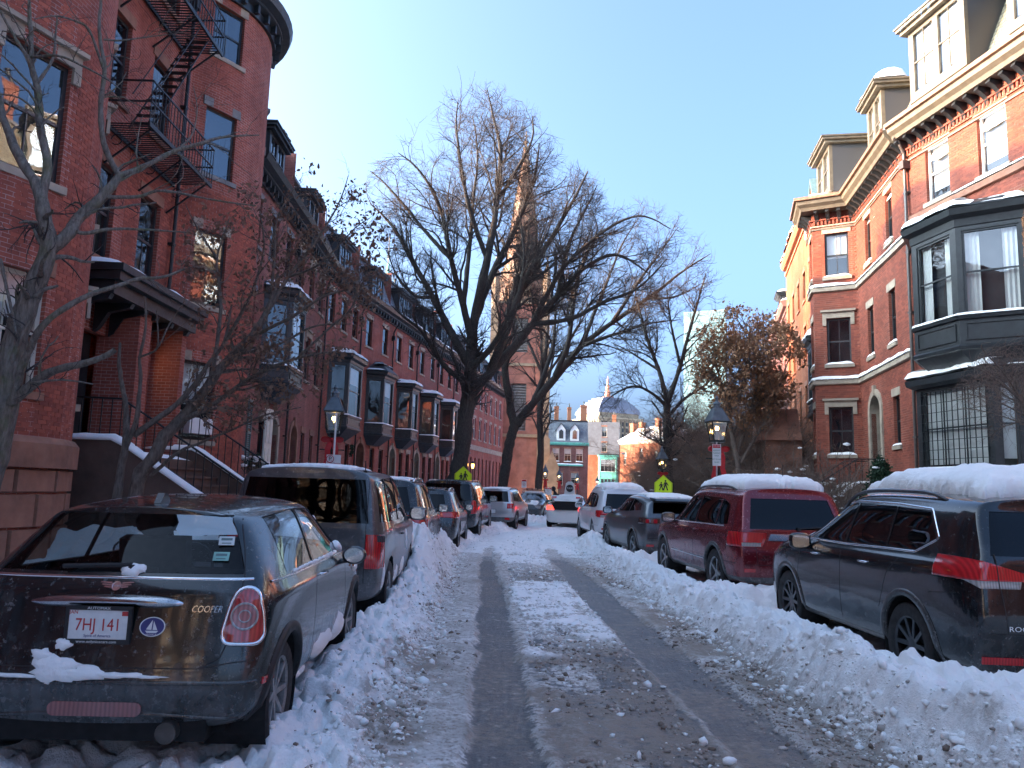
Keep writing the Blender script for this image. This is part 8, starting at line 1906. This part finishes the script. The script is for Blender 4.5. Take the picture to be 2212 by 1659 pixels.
def near_trees():
    c5 = lambda *p: [(x * .3733, y * .3733, d) for x, y, d in p]
    L = [([(-60, 1120, 0), (-25, 1010, 0), (-5, 930, 0), (14, 843, 0), (31, 739, 0), (52, 670, 0), (75, 610, 0), (98, 560, 0), (104, 515, 0), (94, 467, 0), (90, 430, 0)], .16, .068),
         (c5((240, 1160, 0), (200, 1050, 0), (140, 950, 0), (60, 800, .1), (10, 650, .2), (-10, 540, .2)), .06, .035), (c5((240, 1150, 0), (272, 950, .1), (235, 750, .2), (215, 520, .3), (182, 400, .3), (172, 200, .4), (165, -20, .5)), .055, .016),
         (c5((215, 480, .3), (300, 350, .4), (320, 200, .5), (330, 100, .5)), .02, .008), (c5((182, 400, .3), (150, 320, .2), (70, 190, .1), (0, 60, 0)), .024, .012),
         (c5((270, 1460, 0), (400, 1350, .1), (455, 1260, .2), (600, 1130, .3), (690, 1020, .4)), .07, .045), (c5((690, 1020, .4), (640, 930, .4), (600, 800, .3), (588, 600, .3), (605, 400, .3), (572, 200, .3), (585, -30, .3)), .036, .014),
         (c5((690, 1020, .4), (850, 960, .6), (1000, 880, .8), (1150, 835, 1), (1300, 790, 1.2), (1500, 782, 1.4)), .036, .008), (c5((600, 400, .3), (520, 180, .1), (440, 120, 0), (320, 90, -.1), (200, 110, -.2)), .018, .006),
         (c5((440, 1340, .1), (500, 1350, .2), (650, 1325, .4), (850, 1330, .6), (1080, 1345, .8)), .022, .007), (c5((620, 1140, .3), (800, 1140, .4), (900, 1105, .5), (1000, 1110, .6), (1200, 1150, .7), (1480, 1190, .9)), .022, .006),
         (c5((180, 330, .3), (320, 320, .1), (450, 370, 0), (600, 450, -.1), (700, 520, -.2)), .018, .005), (c5((1000, 880, .8), (1100, 800, 1), (1140, 640, 1.2), (1120, 500, 1.3)), .014, .004), (c5((600, 230, .3), (700, 235, .4), (850, 215, .5), (1000, 195, .6)), .012, .004), (c5((800, 1000, .5), (790, 850, .6), (820, 680, .7)), .012, .004),
         ([(30, 870, -.1), (45, 800, -.2), (58, 770, -.2), (83, 718, -.3), (121, 677, -.3), (190, 638, -.2), (260, 614, 0), (305, 600, .1), (347, 599, .2), (400, 580, .3)], .045, .010), ([(10, 880, 0), (69, 832, -.2), (114, 801, -.3), (173, 787, -.4), (215, 774, -.4), (248, 756, -.4)], .055, .028), ([(0, 560, 0), (20, 650, -.1), (35, 720, -.2)], .02, .012)]
    b = at(-60, 1120, 8.0)
    tree('mossy street tree with bare crooked branches at the left edge, right above the black hatchback', (b.x, 8.0), L, 8.0, [dict(sp=.26, len=.85, rf=.38, wig=.5, up=.05, out=.2, rmin=.004), dict(sp=.16, len=.40, rf=.5, wig=.5, up=.05, rmin=.0026), dict(sp=.13, len=.17, rf=.6, wig=.4, rmin=.0018)], [(-200, -200), (640, -200), (640, 330), (560, 480), (460, 560), (420, 700), (200, 720), (120, 900), (-100, 900)], BARK_G, TWIG, None, seed=21, name='street_tree')
    L = [([(252, 1085, 0), (261, 1007, 0), (270, 969, 0), (272, 911, .1), (269, 863, .1), (261, 825, .2), (256, 783, .2), (259, 740, .2)], .055, .018), ([(270, 969, 0), (293, 911, -.1), (299, 863, -.1), (302, 815, -.1), (299, 773, -.1), (309, 735, -.2), (314, 697, -.2), (312, 640, -.2)], .035, .010),
         ([(299, 773, -.1), (338, 754, -.2), (341, 719, -.3), (338, 671, -.3)], .016, .006), ([(338, 754, -.2), (350, 735, -.2), (366, 700, -.1), (400, 650, 0)], .014, .005),
         ([(290, 1090, 0), (302, 1023, 0), (338, 985, 0), (357, 943, .1), (389, 911, .2), (421, 873, .3), (453, 831, .4), (472, 799, .4), (501, 767, .5), (533, 735, .6), (558, 703, .7), (585, 650, .8), (600, 590, .9)], .10, .022),
         ([(290, 940, 0), (341, 905, 0), (376, 879, .1), (421, 831, .1), (453, 783, .1), (485, 740, .1), (500, 660, .1)], .045, .012), ([(325, 1028, 0), (389, 975, -.2), (437, 953, -.3), (501, 927, -.4), (575, 895, -.4), (650, 880, -.4)], .024, .006), ([(389, 911, .2), (453, 879, 0), (485, 857, -.1), (549, 812, -.2), (640, 775, -.2), (720, 760, -.1)], .040, .010),
         ([(453, 831, .4), (470, 740, .6), (478, 650, .8), (470, 560, .9), (495, 470, 1)], .036, .008), ([(558, 703, .7), (620, 600, .9), (680, 520, 1), (730, 440, 1.1), (752, 380, 1.2)], .034, .006), ([(533, 735, .6), (620, 690, .3), (700, 640, .2), (780, 620, .1), (838, 600, .1)], .030, .006), ([(585, 650, .8), (592, 560, .6), (600, 470, .5), (640, 400, .5)], .026, .005),
         ([(501, 767, .5), (600, 745, .9), (680, 705, 1.1), (760, 700, 1.2)], .026, .006), ([(485, 740, .1), (540, 640, -.3), (570, 540, -.5), (560, 450, -.6)], .026, .006), ([(640, 775, -.2), (700, 720, -.4), (760, 660, -.5), (800, 560, -.5)], .018, .005), ([(620, 600, .9), (690, 570, .5), (760, 500, .3), (800, 470, .3)], .018, .005), ([(470, 560, .9), (430, 500, .6), (400, 440, .5)], .018, .004)]
    b = at(285, 1090, 10.2)
    tree('leaning many stemmed small tree holding withered brown leaves, left of the boxy grey wagon', (b.x, 10.2), L, 10.2, [dict(sp=.13, len=.75, rf=.42, wig=.45, up=.1, out=.2, rmin=.004), dict(sp=.11, len=.38, rf=.5, wig=.45, up=.05, rmin=.0028), dict(sp=.11, len=.18, rf=.6, wig=.4, rmin=.002)], [(350, 960), (380, 760), (370, 600), (400, 430), (480, 400), (560, 400), (600, 360), (690, 330), (750, 335), (790, 420), (850, 480), (850, 600), (830, 700), (780, 800), (680, 880), (560, 930)], BARK_S, TWIG_B, None, seed=23, name='brown_leaf_tree', trunk_n=1, leaf=(3800, .060, LEAF_BR, 5, 'leaves', 6))
    # twiggy shrub tree at the right edge
    L = [([(2330, 1150, 0), (2300, 1020, 0), (2260, 930, 0), (2200, 860, 0), (2140, 810, 0), (2090, 790, 0)], .05, .010)] + [([(2300 - 12 * k, 1020 - 18 * k, 0), (2250 - 14 * k, 940 - 24 * k, (-1) ** k * .4), (2170 - 10 * k, 900 - 30 * k, (-1) ** k * .6), (2080 + 12 * k, 880 - 28 * k, (-1) ** k * .8)], .022, .005) for k in range(6)]
    b = at(2330, 1150, 12.5)
    tree('low twiggy bare shrub tree at the right edge above the snow capped black car', (b.x, 12.5), L, 12.5, [dict(sp=.09, len=.85, rf=.45, wig=.45, up=.05, rmin=.004), dict(sp=.08, len=.42, rf=.5, wig=.45, rmin=.0028), dict(sp=.09, len=.2, rf=.6, rmin=.002)], [(2060, 980), (2040, 900), (2060, 830), (2100, 770), (2180, 720), (2300, 690), (2400, 800), (2400, 1000), (2200, 1000)], BARK_S, TWIG_B, None, seed=25, name='shrub_tree', cat='shrub')
def shrub(label, x, y, w, h, n, seed, leaf=None, snow=True, group='bare shrubs in the front gardens', name='bare_shrub', z=.2, fine=1.0):
    root = empty(name, (x, y, z), 0, label, 'shrub', group); rng = np.random.default_rng(seed); K = n
    P = np.zeros((K, 9, 3)); d = rng.standard_normal((K, 3)) * [.45, .45, .1]; d[:, 2] = 1; d /= np.linalg.norm(d, axis=1, keepdims=True); P[:, 0, :2] = rng.standard_normal((K, 2)) * w * .12
    st = h / 8 * (.7 + .5 * rng.random((K, 1))); b = rng.standard_normal((K, 3)) * .1
    for k in range(1, 9): P[:, k] = P[:, k - 1] + d * st; d = d + b * .6 + rng.standard_normal((K, 3)) * .14; d[:, :2] *= 1 + .04 * w; d /= np.linalg.norm(d, axis=1, keepdims=True)
    R = np.linspace(.022, .008, 9)[None] * np.ones((K, 1)); V, F = tubes(P, R, 4); tag(link('stems', mesh_np('stems', V, F, BARK_S, smooth=True), root), kind='stuff')
    C, Rc, Lc = children(P, R, np.full(K, h), .16 / fine, w * .35, 45, .25, 5, .6, .1, None, 0, None, seed,  .4, .006); C2, R2, L2 = children(C, Rc, Lc, .12 / fine, w * .16, 45, .1, 4, .6, .05, None, 0, None, seed + 1, .4, .005)
    for q, (c_, r_) in enumerate(((C, Rc), (C2, R2))): V, F = tubes(c_, r_, 3); tag(link('twigs', mesh_np('twigs', V, F, TWIG_B), root), kind='stuff')
    if leaf: leaves(root, C2, leaf[0], leaf[1], leaf[2], seed, clump=3)
    if snow:
        s = MB(); iv, jf = icos()
        for k in range(14):
            p = C[rng.integers(len(C)), -2]; r = .03 + .07 * rng.random(); s.add([(p[0] + q[0] * r * 1.6, p[1] + q[1] * r * 1.6, p[2] + q[2] * r * .7 + r * .4) for q in iv], [tuple(f) for f in jf])
        tag(s.build('snow_cap', SNOW, root, smooth=True), kind='stuff')
    return root
def evergreen(label, x, y, w, h, n, seed, m=LEAF_EV, snow=.25, cat='evergreen', name='evergreen_shrub', z=.2, berries=False):
    root = empty(name, (x, y, z), 0, label, cat); rng = np.random.default_rng(seed); st = MB(); st.tube([(0, 0, 0), (0, 0, h * .92)], [.05, .01], 6); st.build('stem', BARK, root)
    zz = rng.random(n) ** .8 * h; rr = w / 2 * (1 - (zz / h)) ** .7 * (.35 + .65 * rng.random(n) ** .5) * (1 + .25 * np.sin(zz * 9)); a = rng.random(n) * 6.283
    P = np.stack([rr * np.cos(a), rr * np.sin(a), zz], 1); tw = np.repeat(P[:, None], 4, 1) + np.cumsum(rng.standard_normal((n, 4, 3)) * .02, 1)
    leaves(root, tw, n * 3, .075, m, seed, 'foliage')
    if snow:
        s = MB(); iv, jf = icos()
        for k in range(int(n * snow * .08)):
            p = P[rng.integers(n)]; r = .03 + .06 * rng.random(); s.add([(p[0] * 1.05 + q[0] * r * 1.7, p[1] * 1.05 + q[1] * r * 1.7, p[2] + q[2] * r * .6) for q in iv], [tuple(f) for f in jf])
        tag(s.build('snow_cap', SNOW, root, smooth=True), kind='stuff')
    return root
elm(); near_trees()
def trees_behind():  # unseen elm copies added behind the camera to break up reflections in car glass
    src = [o for o in bpy.data.objects if o.name.startswith('bare_tree') and o.parent is None]
    for k, (s, x, y, lb) in enumerate(((src[0], -6.5, -20, 'unseen elm copy added behind the camera to break up car reflections, left'), (src[1], 7, -16, 'unseen elm copy added behind the camera to break up car reflections, right'))):
        c = copy_tree(s); c.location = (x, y, 0); c.rotation_euler = (0, 0, 2.2 + k); c['label'] = lb
trees_behind()
# ------------------------------------------------------------------ lamps, signs, shrubs, the person
LAMPG = simple('lamp_green_black', (.022, .032, .030), .45, var=.4, scale=6, metal=.3); LEAD = simple('lamp_roof', (.10, .125, .14), .5, var=.3, scale=5, metal=.4); BOW = simple('red_ribbon', (.45, .012, .015), .55, var=.25, scale=9)
SIGNW = simple('sign_white', (.66, .66, .64), .4, var=.08); SIGNR = simple('sign_red', (.42, .02, .03), .4, var=.1); SIGNB = simple('sign_back', (.35, .36, .37), .4, metal=.6); INK = simple('sign_ink', (.01, .01, .01), .5)
def flame():
    t = NT('gas_flame'); e = t.n('Emission'); t.set(e, 0, (1.0, .55, .16, 1)); t.set(e, 1, 9.0); t.t.links.new(e.outputs[0], t.out.inputs[0]); return t.m
FLAME = flame(); LGL = glass_mat('lamp_glass', (.80, .82, .78), .10, .02)
def yellow():
    t = NT('fluorescent_yellow'); t.pbr((.62, .80, .015), .4, 0, .4); return t.m
YEL = yellow()
def lamp(x, y, label, z=.15, H=3.75, bow=True, g='gas street lamps', side=1, sc=1.0):
    r = empty('street_lamp', (x, y, z), R_(8), label, 'street lamp', g); b = MB(); b.lathe([(.17, 0), (.17, .12), (.13, .2), (.12, .6), (.085, .7), (.062, .8), (.055, 2.35), (.075, 2.4), (.05, 2.46), (.045, 2.62), (.08, 2.68)], (0, 0, 0), 12); b.bar((-.28, 0, 2.3), (.28, 0, 2.3), .025); b.build('post', LAMPG, r, smooth=False)
    def sq(z_, a): return [(-a, -a, z_), (a, -a, z_), (a, a, z_), (-a, a, z_)]
    f = MB(); zb, zt = 2.74, 3.16; a0, a1 = .125, .19
    f.box(-a0 - .02, a0 + .02, -a0 - .02, a0 + .02, zb - .05, zb)
    for p, q in zip(sq(zb, a0), sq(zt, a1)): f.bar(p, q, .022)
    f.box(-a1 - .03, a1 + .03, -a1 - .03, a1 + .03, zt, zt + .035); f.build('lantern_frame', LAMPG, r)
    g_ = MB()
    A, B = sq(zb, a0), sq(zt, a1)
    for i in range(4): g_.add([A[i], A[(i + 1) % 4], B[(i + 1) % 4], B[i]], [(0, 1, 2, 3)])
    g_.build('lantern_glass', LGL, r)
    c = MB(); C, D = sq(zt + .036, a1 + .04), sq(zt + .36, .085)
    for i in range(4): c.add([C[i], C[(i + 1) % 4], D[(i + 1) % 4], D[i]], [(0, 1, 2, 3)])
    for p, q in zip(C, D): c.bar(p, q, .016)
    c.lathe([(.09, zt + .36), (.08, zt + .44), (.10, zt + .45), (.09, zt + .48), (.04, zt + .52), (.03, zt + .56), (.045, zt + .6), (.005, zt + .66)], (0, 0, 0), 10); c.build('lantern_roof', LEAD, r)
    fl = MB()
    for dx in (-.022, .022): fl.lathe([(.004, 2.98), (.017, 3.01), (.019, 3.035), (.003, 3.08)], (dx, 0, 0), 8)
    fl.build('gas_mantle', FLAME, r); bn = MB(); bn.tube([(0, 0, zb), (0, 0, 2.98)], .008, 5); bn.build('burner', LAMPG, r)
    if bow:
        w = MB()
        for s in (-1, 1):
            n = 10; pts = []
            for i in range(n + 1): a = math.pi * i / n; pts.append((s * (.02 + .24 * math.sin(a)), -.10 - .03 * math.sin(a * 2), 2.53 + (.04 + .08 * math.sin(a)) * math.cos(a)))
            for i in range(n): p, q = Vector(pts[i]), Vector(pts[i + 1]); w.add([p + Vector((0, -.04, 0)), q + Vector((0, -.04, 0)), q + Vector((0, .04, 0)), p + Vector((0, .04, 0))], [(0, 1, 2, 3)])
            w.add([(x_, -.10, z_) for x_, y_, z_ in pts], [tuple(range(n + 1))])
            t = [(s * .03, -.10, 2.52), (s * .09, -.12, 2.30), (s * .08, -.10, 2.1), (s * .14, -.12, 1.85)]
            for i in range(3): p, q = Vector(t[i]), Vector(t[i + 1]); w.add([p - Vector((.06, 0, 0)), q - Vector((.07, 0, 0)), q + Vector((.07, 0, 0)), p + Vector((.06, 0, 0))], [(0, 1, 2, 3)])
        w.lathe([(.03, 2.5), (.04, 2.53), (.03, 2.57)], (0, -.12, 0), 8); w.build('ribbon_bow', BOW, r)
    return r
def figure(b, ox, oz, s, flip=1):
    """walking figure of the crossing sign"""
    P = lambda pts: [(ox + flip * x * s, oz + z * s) for x, z in pts]
    for poly in ([(-.05, .88), (.05, .88), (.07, .80), (.04, .72), (-.04, .72), (-.07, .80)], [(-.10, .70), (.10, .70), (.11, .42), (-.09, .42)], [(-.09, .45), (.02, .45), (-.12, .02), (-.22, .04)], [(-.02, .45), (.11, .45), (.22, .05), (.12, .0)], [(.08, .68), (.13, .62), (.24, .44), (.19, .41)], [(-.12, .68), (-.07, .60), (-.20, .40), (-.25, .45)]): b.prism(P(poly), -.006, -.003, 'y')
def crossing(x, y, z, label, rz=0.0):
    r = empty('school_crossing_sign', (x, y, 0), rz, label, 'sign', 'school crossing signs'); p = MB(); p.bar((0, .03, .1), (0, .03, z + .3), .05); p.build('post', SIGNB, r)
    b = MB(); h = .38; poly = [(-h, z - h), (h, z - h), (h, z + .06), (0, z + h + .02), (-h, z + .06)]; b.prism(poly, -.002, .006, 'y'); o = b.build('sign_panel', YEL, r)
    e = MB(); q = [(a * .93, (c - z) * .93 + z) for a, c in poly]
    for i in range(5): a, c = q[i], q[(i + 1) % 5]; e.bar((a[0], -.004, a[1]), (c[0], -.004, c[1]), .012, .003)
    figure(e, -.09, z - .27, .42); figure(e, .09, z - .27, .52, -1); e.build('pictogram', INK, o)
def plate_sign(x, y, z, label, kind, rz=0.0, w=.3, h=.45, group=None, post=True):
    r = empty('parking_sign', (x, y, 0), rz, label, 'sign', group)
    if post: p = MB(); p.bar((0, .03, .1), (0, .03, z + h / 2 + (.9 if post == 2 else .05)), .035); p.build('post', SIGNW if post == 2 else SIGNB, r)
    b = MB(); b.box(-w / 2, w / 2, -.004, .004, z - h / 2, z + h / 2); o = b.build('sign_panel', SIGNW, r); M = lambda dx, dz: Matrix.Translation((dx, -.006, z + dz)) @ Matrix.Rotation(math.pi / 2, 4, 'X')
    if kind == 'clean':
        lettering(o, 'P', .13, M(-w * .24, h * .2), INK, .001); c = MB(); n = 24; cx_, cz = -w * .24, z + h * .2; c.tube([(cx_ + .075 * math.cos(a), -.009, cz + .075 * math.sin(a)) for a in np.linspace(0, math.tau, n)], .009, 4, cap=False); c.bar((cx_ - .05, -.010, cz + .05), (cx_ + .05, -.010, cz - .05), .013, .004); c.build('prohibition_ring', SIGNR, o)
        lettering(o, 'Street Cleaning', .052, M(0, -h * .10), SIGNR, .001, sx=.85); lettering(o, '12 - 4 PM TUES', .036, M(0, -h * .28), SIGNR, .001); lettering(o, 'APR 1 - NOV 30', .030, M(0, -h * .42), SIGNR, .001)
    elif kind == 'tow':
        t = MB(); t.box(-w / 2 + .01, w / 2 - .01, -.008, -.004, z + h * .32, z + h / 2 - .01); t.build('red_band', SIGNR, o); lettering(o, 'TOW ZONE', .045, M(0, h * .41), SIGNW, .003, sx=.8)
        for i, (s_, zz) in enumerate((('RESIDENT', .20), ('PARKING', .08), ('ONLY', -.04), ('BAY VILLAGE', -.2), ('24 HRS', -.34))): lettering(o, s_, .045, M(0, h * zz), simple('sign_green', (.02, .16, .09), .5), .001, sx=.8)
    else:
        t = MB(); t.box(-w / 2 + .01, w / 2 - .01, -.008, -.004, z + h * .3, z + h / 2 - .01); n = 20; t.tube([(.09 * math.cos(a), -.009, z - .02 + .09 * math.sin(a)) for a in np.linspace(0, math.tau, n)], .012, 4, cap=False); t.bar((-.06, -.01, z + .04), (.06, -.01, z - .08), .016, .004); t.build('red_marks', SIGNR, o); lettering(o, 'P', .12, M(0, -.02), INK, .001)
def wreath(x, y, z, rz, label, R=.24, red=True):
    r = empty('wreath', (x, y, z), rz, label, 'wreath'); rng = np.random.default_rng(int(abs(x * 10))); n = 260; a = rng.random(n) * 6.283; P = np.stack([R * np.cos(a), np.zeros(n), R * np.sin(a)], 1) + rng.standard_normal((n, 3)) * .03
    leaves(r, np.repeat(P[:, None], 4, 1), n * 2, .06, LEAF_EV, 5, 'foliage')
    if red: b = MB(); b.obox(Matrix.Translation((0, -.07, -R)), .16, .04, .08); b.obox(Matrix.Translation((-.03, -.07, -R - .14)), .05, .02, .22); b.build('ribbon_bow', BOW, r)
def person(x, y, rz):
    r = empty('person', (x, y, .08), rz, 'person in a dark hooded coat leaning into the open car door beside the taxi', 'person'); DK = simple('coat_black', (.012, .013, .016), .85, var=.4, scale=6)
    J = [(0, 0, .95), (0, .03, 1.15), (0, .10, 1.36), (0, .17, 1.50), (0, .21, 1.60), (.09, 0, .90), (.11, .02, .50), (.11, -.05, .08), (.12, .08, .04), (-.09, 0, .90), (-.13, -.03, .50), (-.16, -.12, .08), (-.16, .0, .04), (.20, .12, 1.38), (.27, .16, 1.12), (.22, .36, 1.02), (-.20, .12, 1.38), (-.28, .18, 1.12), (-.20, .40, 1.05)]
    E_ = [(0, 1), (1, 2), (2, 3), (3, 4), (0, 5), (5, 6), (6, 7), (7, 8), (0, 9), (9, 10), (10, 11), (11, 12), (2, 13), (13, 14), (14, 15), (2, 16), (16, 17), (17, 18)]
    rad = [.19, .20, .19, .07, .07, .13, .085, .06, .05, .13, .085, .06, .05, .095, .07, .045, .095, .07, .045]
    me = bpy.data.meshes.new('p'); me.from_pydata(J, E_, []); o = bpy.data.objects.new('body', me); COL.objects.link(o); m = o.modifiers.new('s', 'SKIN'); m.use_smooth_shade = True
    for i, v in enumerate(me.skin_vertices[0].data): v.radius = (rad[i], rad[i] * .8); v.use_root = i == 0
    s = o.modifiers.new('d', 'SUBSURF'); s.levels = 2; dg = bpy.context.evaluated_depsgraph_get(); m2 = bpy.data.meshes.new_from_object(o.evaluated_get(dg)); bpy.data.objects.remove(o); m2.materials.clear(); m2.materials.append(DK); link('body', m2, r)
    h = MB(); k = 14; v = []
    for i in range(9):
        t = math.pi * i / 8; 
        for j in range(k): a = math.tau * j / k; v.append((.105 * math.sin(t) * math.cos(a), .23 + .115 * math.sin(t) * math.sin(a), 1.66 - .135 * math.cos(t)))
    h.add(v, [(i * k + j, i * k + (j + 1) % k, (i + 1) * k + (j + 1) % k, (i + 1) * k + j) for i in range(8) for j in range(k)]); h.build('hood', simple('fur_hood', (.03, .028, .03), .95, var=.6, scale=30, bump=1.0), r, smooth=True)
    f = MB(); f.obox(Matrix.Translation((0, .335, 1.64)), .11, .02, .14); f.obox(Matrix.Translation((0, .352, 1.63)), .02, .03, .035); f.build('face', simple('skin', (.42, .24, .17), .6), r)
def furniture():
    lamp(-4.13, 18.0, 'lit gas street lamp with a red bow above the boxy grey wagon, left side', H=3.75, z=.12); lamp(4.95, 18.5, 'lit gas street lamp with a red bow behind the maroon car, right side', z=.20)
    p = at(1430, 1062, 36); lamp(p.x, 36, 'gas street lamp behind the right hand school crossing sign', z=.05)
    for i, (x, yt, Y) in enumerate(((1178, 1012, 64), (1208, 1024, 74), (1247, 1034, 88), (1290, 1042, 104))):
        q = at(x, yt, Y); lamp(q.x, Y, ['small distant gas lamp with a white sign below, nearest the church', 'small distant gas lamp with a red bow just left of the taxi roof sign', 'small distant gas lamp just right of the taxi roof sign', 'farthest gas lamp, left of the white car roof'][i], z=0, bow=i < 3)
    crossing(-2.05, 34.6, 2.2, 'yellow green school crossing sign above the left row of cars, by the elm trunk', R_(-3)); p = at(1433, 1062, 33.5); crossing(p.x, 33.5, 2.05, 'yellow green school crossing sign above the right row of cars, by a trunk', R_(-8))
    p = at(717, 1000, 16.5); plate_sign(p.x + .03, 16.5, 2.10, 'white no parking street cleaning sign just above the boxy wagon roof', 'clean', R_(6), .30, .30, None, 2)
    p = at(1543, 985, 18.0); plate_sign(p.x + .03, 17.9, 2.56, 'tall white resident parking sign on the right hand street lamp', 'tow', R_(-14), .19, .50, None, True)
    p = at(1132, 1046, 58); plate_sign(p.x, 58, 2.1, 'small no parking sign on a grey post beside the church tree', 'no', R_(-8), .36, .6); p = at(1184, 1068, 56); plate_sign(p.x, 56, 1.6, 'small white notice sign above the person by the taxi', 'tow', R_(-8), .5, .5)
    person(2.55, 40.6, R_(100))
    for k, (x, Y, z) in enumerate(((1008, 52, 3.1), (1021, 52.4, 3.1))):
        q = at(x, 1010, Y); r = empty('door_lantern', (q.x, Y, z - .15), 0, ['glowing orange door lantern left of the pair, above the crossing sign', 'glowing orange door lantern right of the pair, above the crossing sign'][k], 'lantern'); b = MB(); b.box(-.13, .13, -.13, .13, .34, .38); b.box(-.1, .1, -.1, .1, -.02, .02); b.lathe([(.12, .38), (.02, .52)], (0, 0, 0), 6); b.bar((0, 0, -.02), (0, 0, -3.1), .05); b.build('lantern_frame', LAMPG, r); g = MB(); g.lathe([(.06, .02), (.10, .18), (.10, .34)], (0, 0, 0), 8); t = MATS.get('lantern_glow')
        if not t: T = NT('lantern_glow'); e = T.n('Emission'); T.set(e, 0, (1, .45, .12, 1)); T.set(e, 1, .9); T.t.links.new(e.outputs[0], T.out.inputs[0]); MATS['lantern_glow'] = t = T.m
        g.build('glowing_glass', t, r)
    # gardens
    fence((-6.4, 20.6, .15), R_(90), 7.5, label='black iron garden railing in front of the second bow, left side'); fence((-6.5, 29.0, .15), R_(91), 9.0, label='black iron garden railing farther along the left pavement')
    shrub('snow dusted hedge behind the black sport utility car, left side', -5.8, 22.5, 1.6, 1.5, 40, 1); shrub('low snowy hedge behind the large dark wagon, left side', -5.4, 29.5, 2.0, 1.5, 40, 2); shrub('snowy shrub at the foot of the big elm', -4.4, 36, 1.8, 1.6, 30, 3)
    shrub('window box shrub beneath the shuttered window, left side', -8.7, 26.2, .8, .6, 26, 31, (700, .05, LEAF_EV), z=1.9)
    R_S = [(11.0, 27.0, 2.2, 3.2, 60, 'tall bare shrub before the three sided bay'), (9.6, 23.5, 2.0, 2.6, 60, 'bare shrub left of the dark evergreen'), (11.0, 33, 2.8, 5.2, 100, 'tall bare thicket left of the three sided bay'), (12.2, 38, 3.6, 7.0, 130, 'large bare thicket beneath the orange leaved tree'), (11.6, 44, 3.6, 6.4, 110, 'bare thicket right of the street lamp, farther back'), (10.8, 52, 4.0, 4.6, 80, 'grey bare bush mass behind the right crossing sign'), (15.5, 62, 5.0, 8.0, 110, 'tall grey bare thicket at the far right bend'), (9.8, 57, 3.0, 3.0, 60, 'low grey bush left of the far thicket'), (13.6, 46.5, 3.6, 9.0, 110, 'upright bare tree like shrub in front of the orange houses'), (9.9, 29.2, 1.6, 2.8, 50, 'slim bare shrub right of the lamp')]
    for i, (x, y, w, h, n, lb) in enumerate(R_S): shrub(lb, x, y, w, h, n, 40 + i, (900, .07, LEAF_OR) if i in (2, 3, 4, 8) else None)
    evergreen('dark evergreen bush with snow on its boughs beside the arched doorway, right', 9.75, 20.4, 1.8, 2.5, 1500, 5); evergreen('low dark evergreen under the black timber bay, right edge', 11.0, 18.6, 1.8, 1.5, 800, 6); evergreen('small dark evergreen left of the entrance steps, right side', 9.3, 24.6, 1.2, 1.4, 600, 8)
    wreath(12.55, 24.1, 4.0, R_(-97), 'green wreath with a red bow on the wall between doorway and window, right'); wreath(-8.15, 39.9, 3.4, R_(95), 'green wreath with a red bow in a doorway on the left row')
    # snowy hand rail of the right hand steps
    r = empty('snowy_railing', (8.6, 21.8, .2), R_(0), 'wooden step railing thick with snow, left of the dark evergreen', 'railing'); b = MB(); b.bar((0, 0, .3), (2.4, .8, 1.9), .07); b.bar((0, 0, -.1), (2.4, .8, 1.4), .06)
    for k in range(9): f = k / 8; b.bar((2.4 * f, .8 * f, -.4 + 1.5 * f), (2.4 * f, .8 * f, .3 + 1.6 * f), .04)
    b.build('rail', BLACKP, r); s = MB(); k = 20; s.tube([(2.4 * i / k, .8 * i / k, .36 + 1.6 * i / k + .015 * math.sin(i * 2.3)) for i in range(k + 1)], [.055 + .02 * math.sin(i * 1.7) for i in range(k + 1)], 7); snow_part(s, r)
furniture()
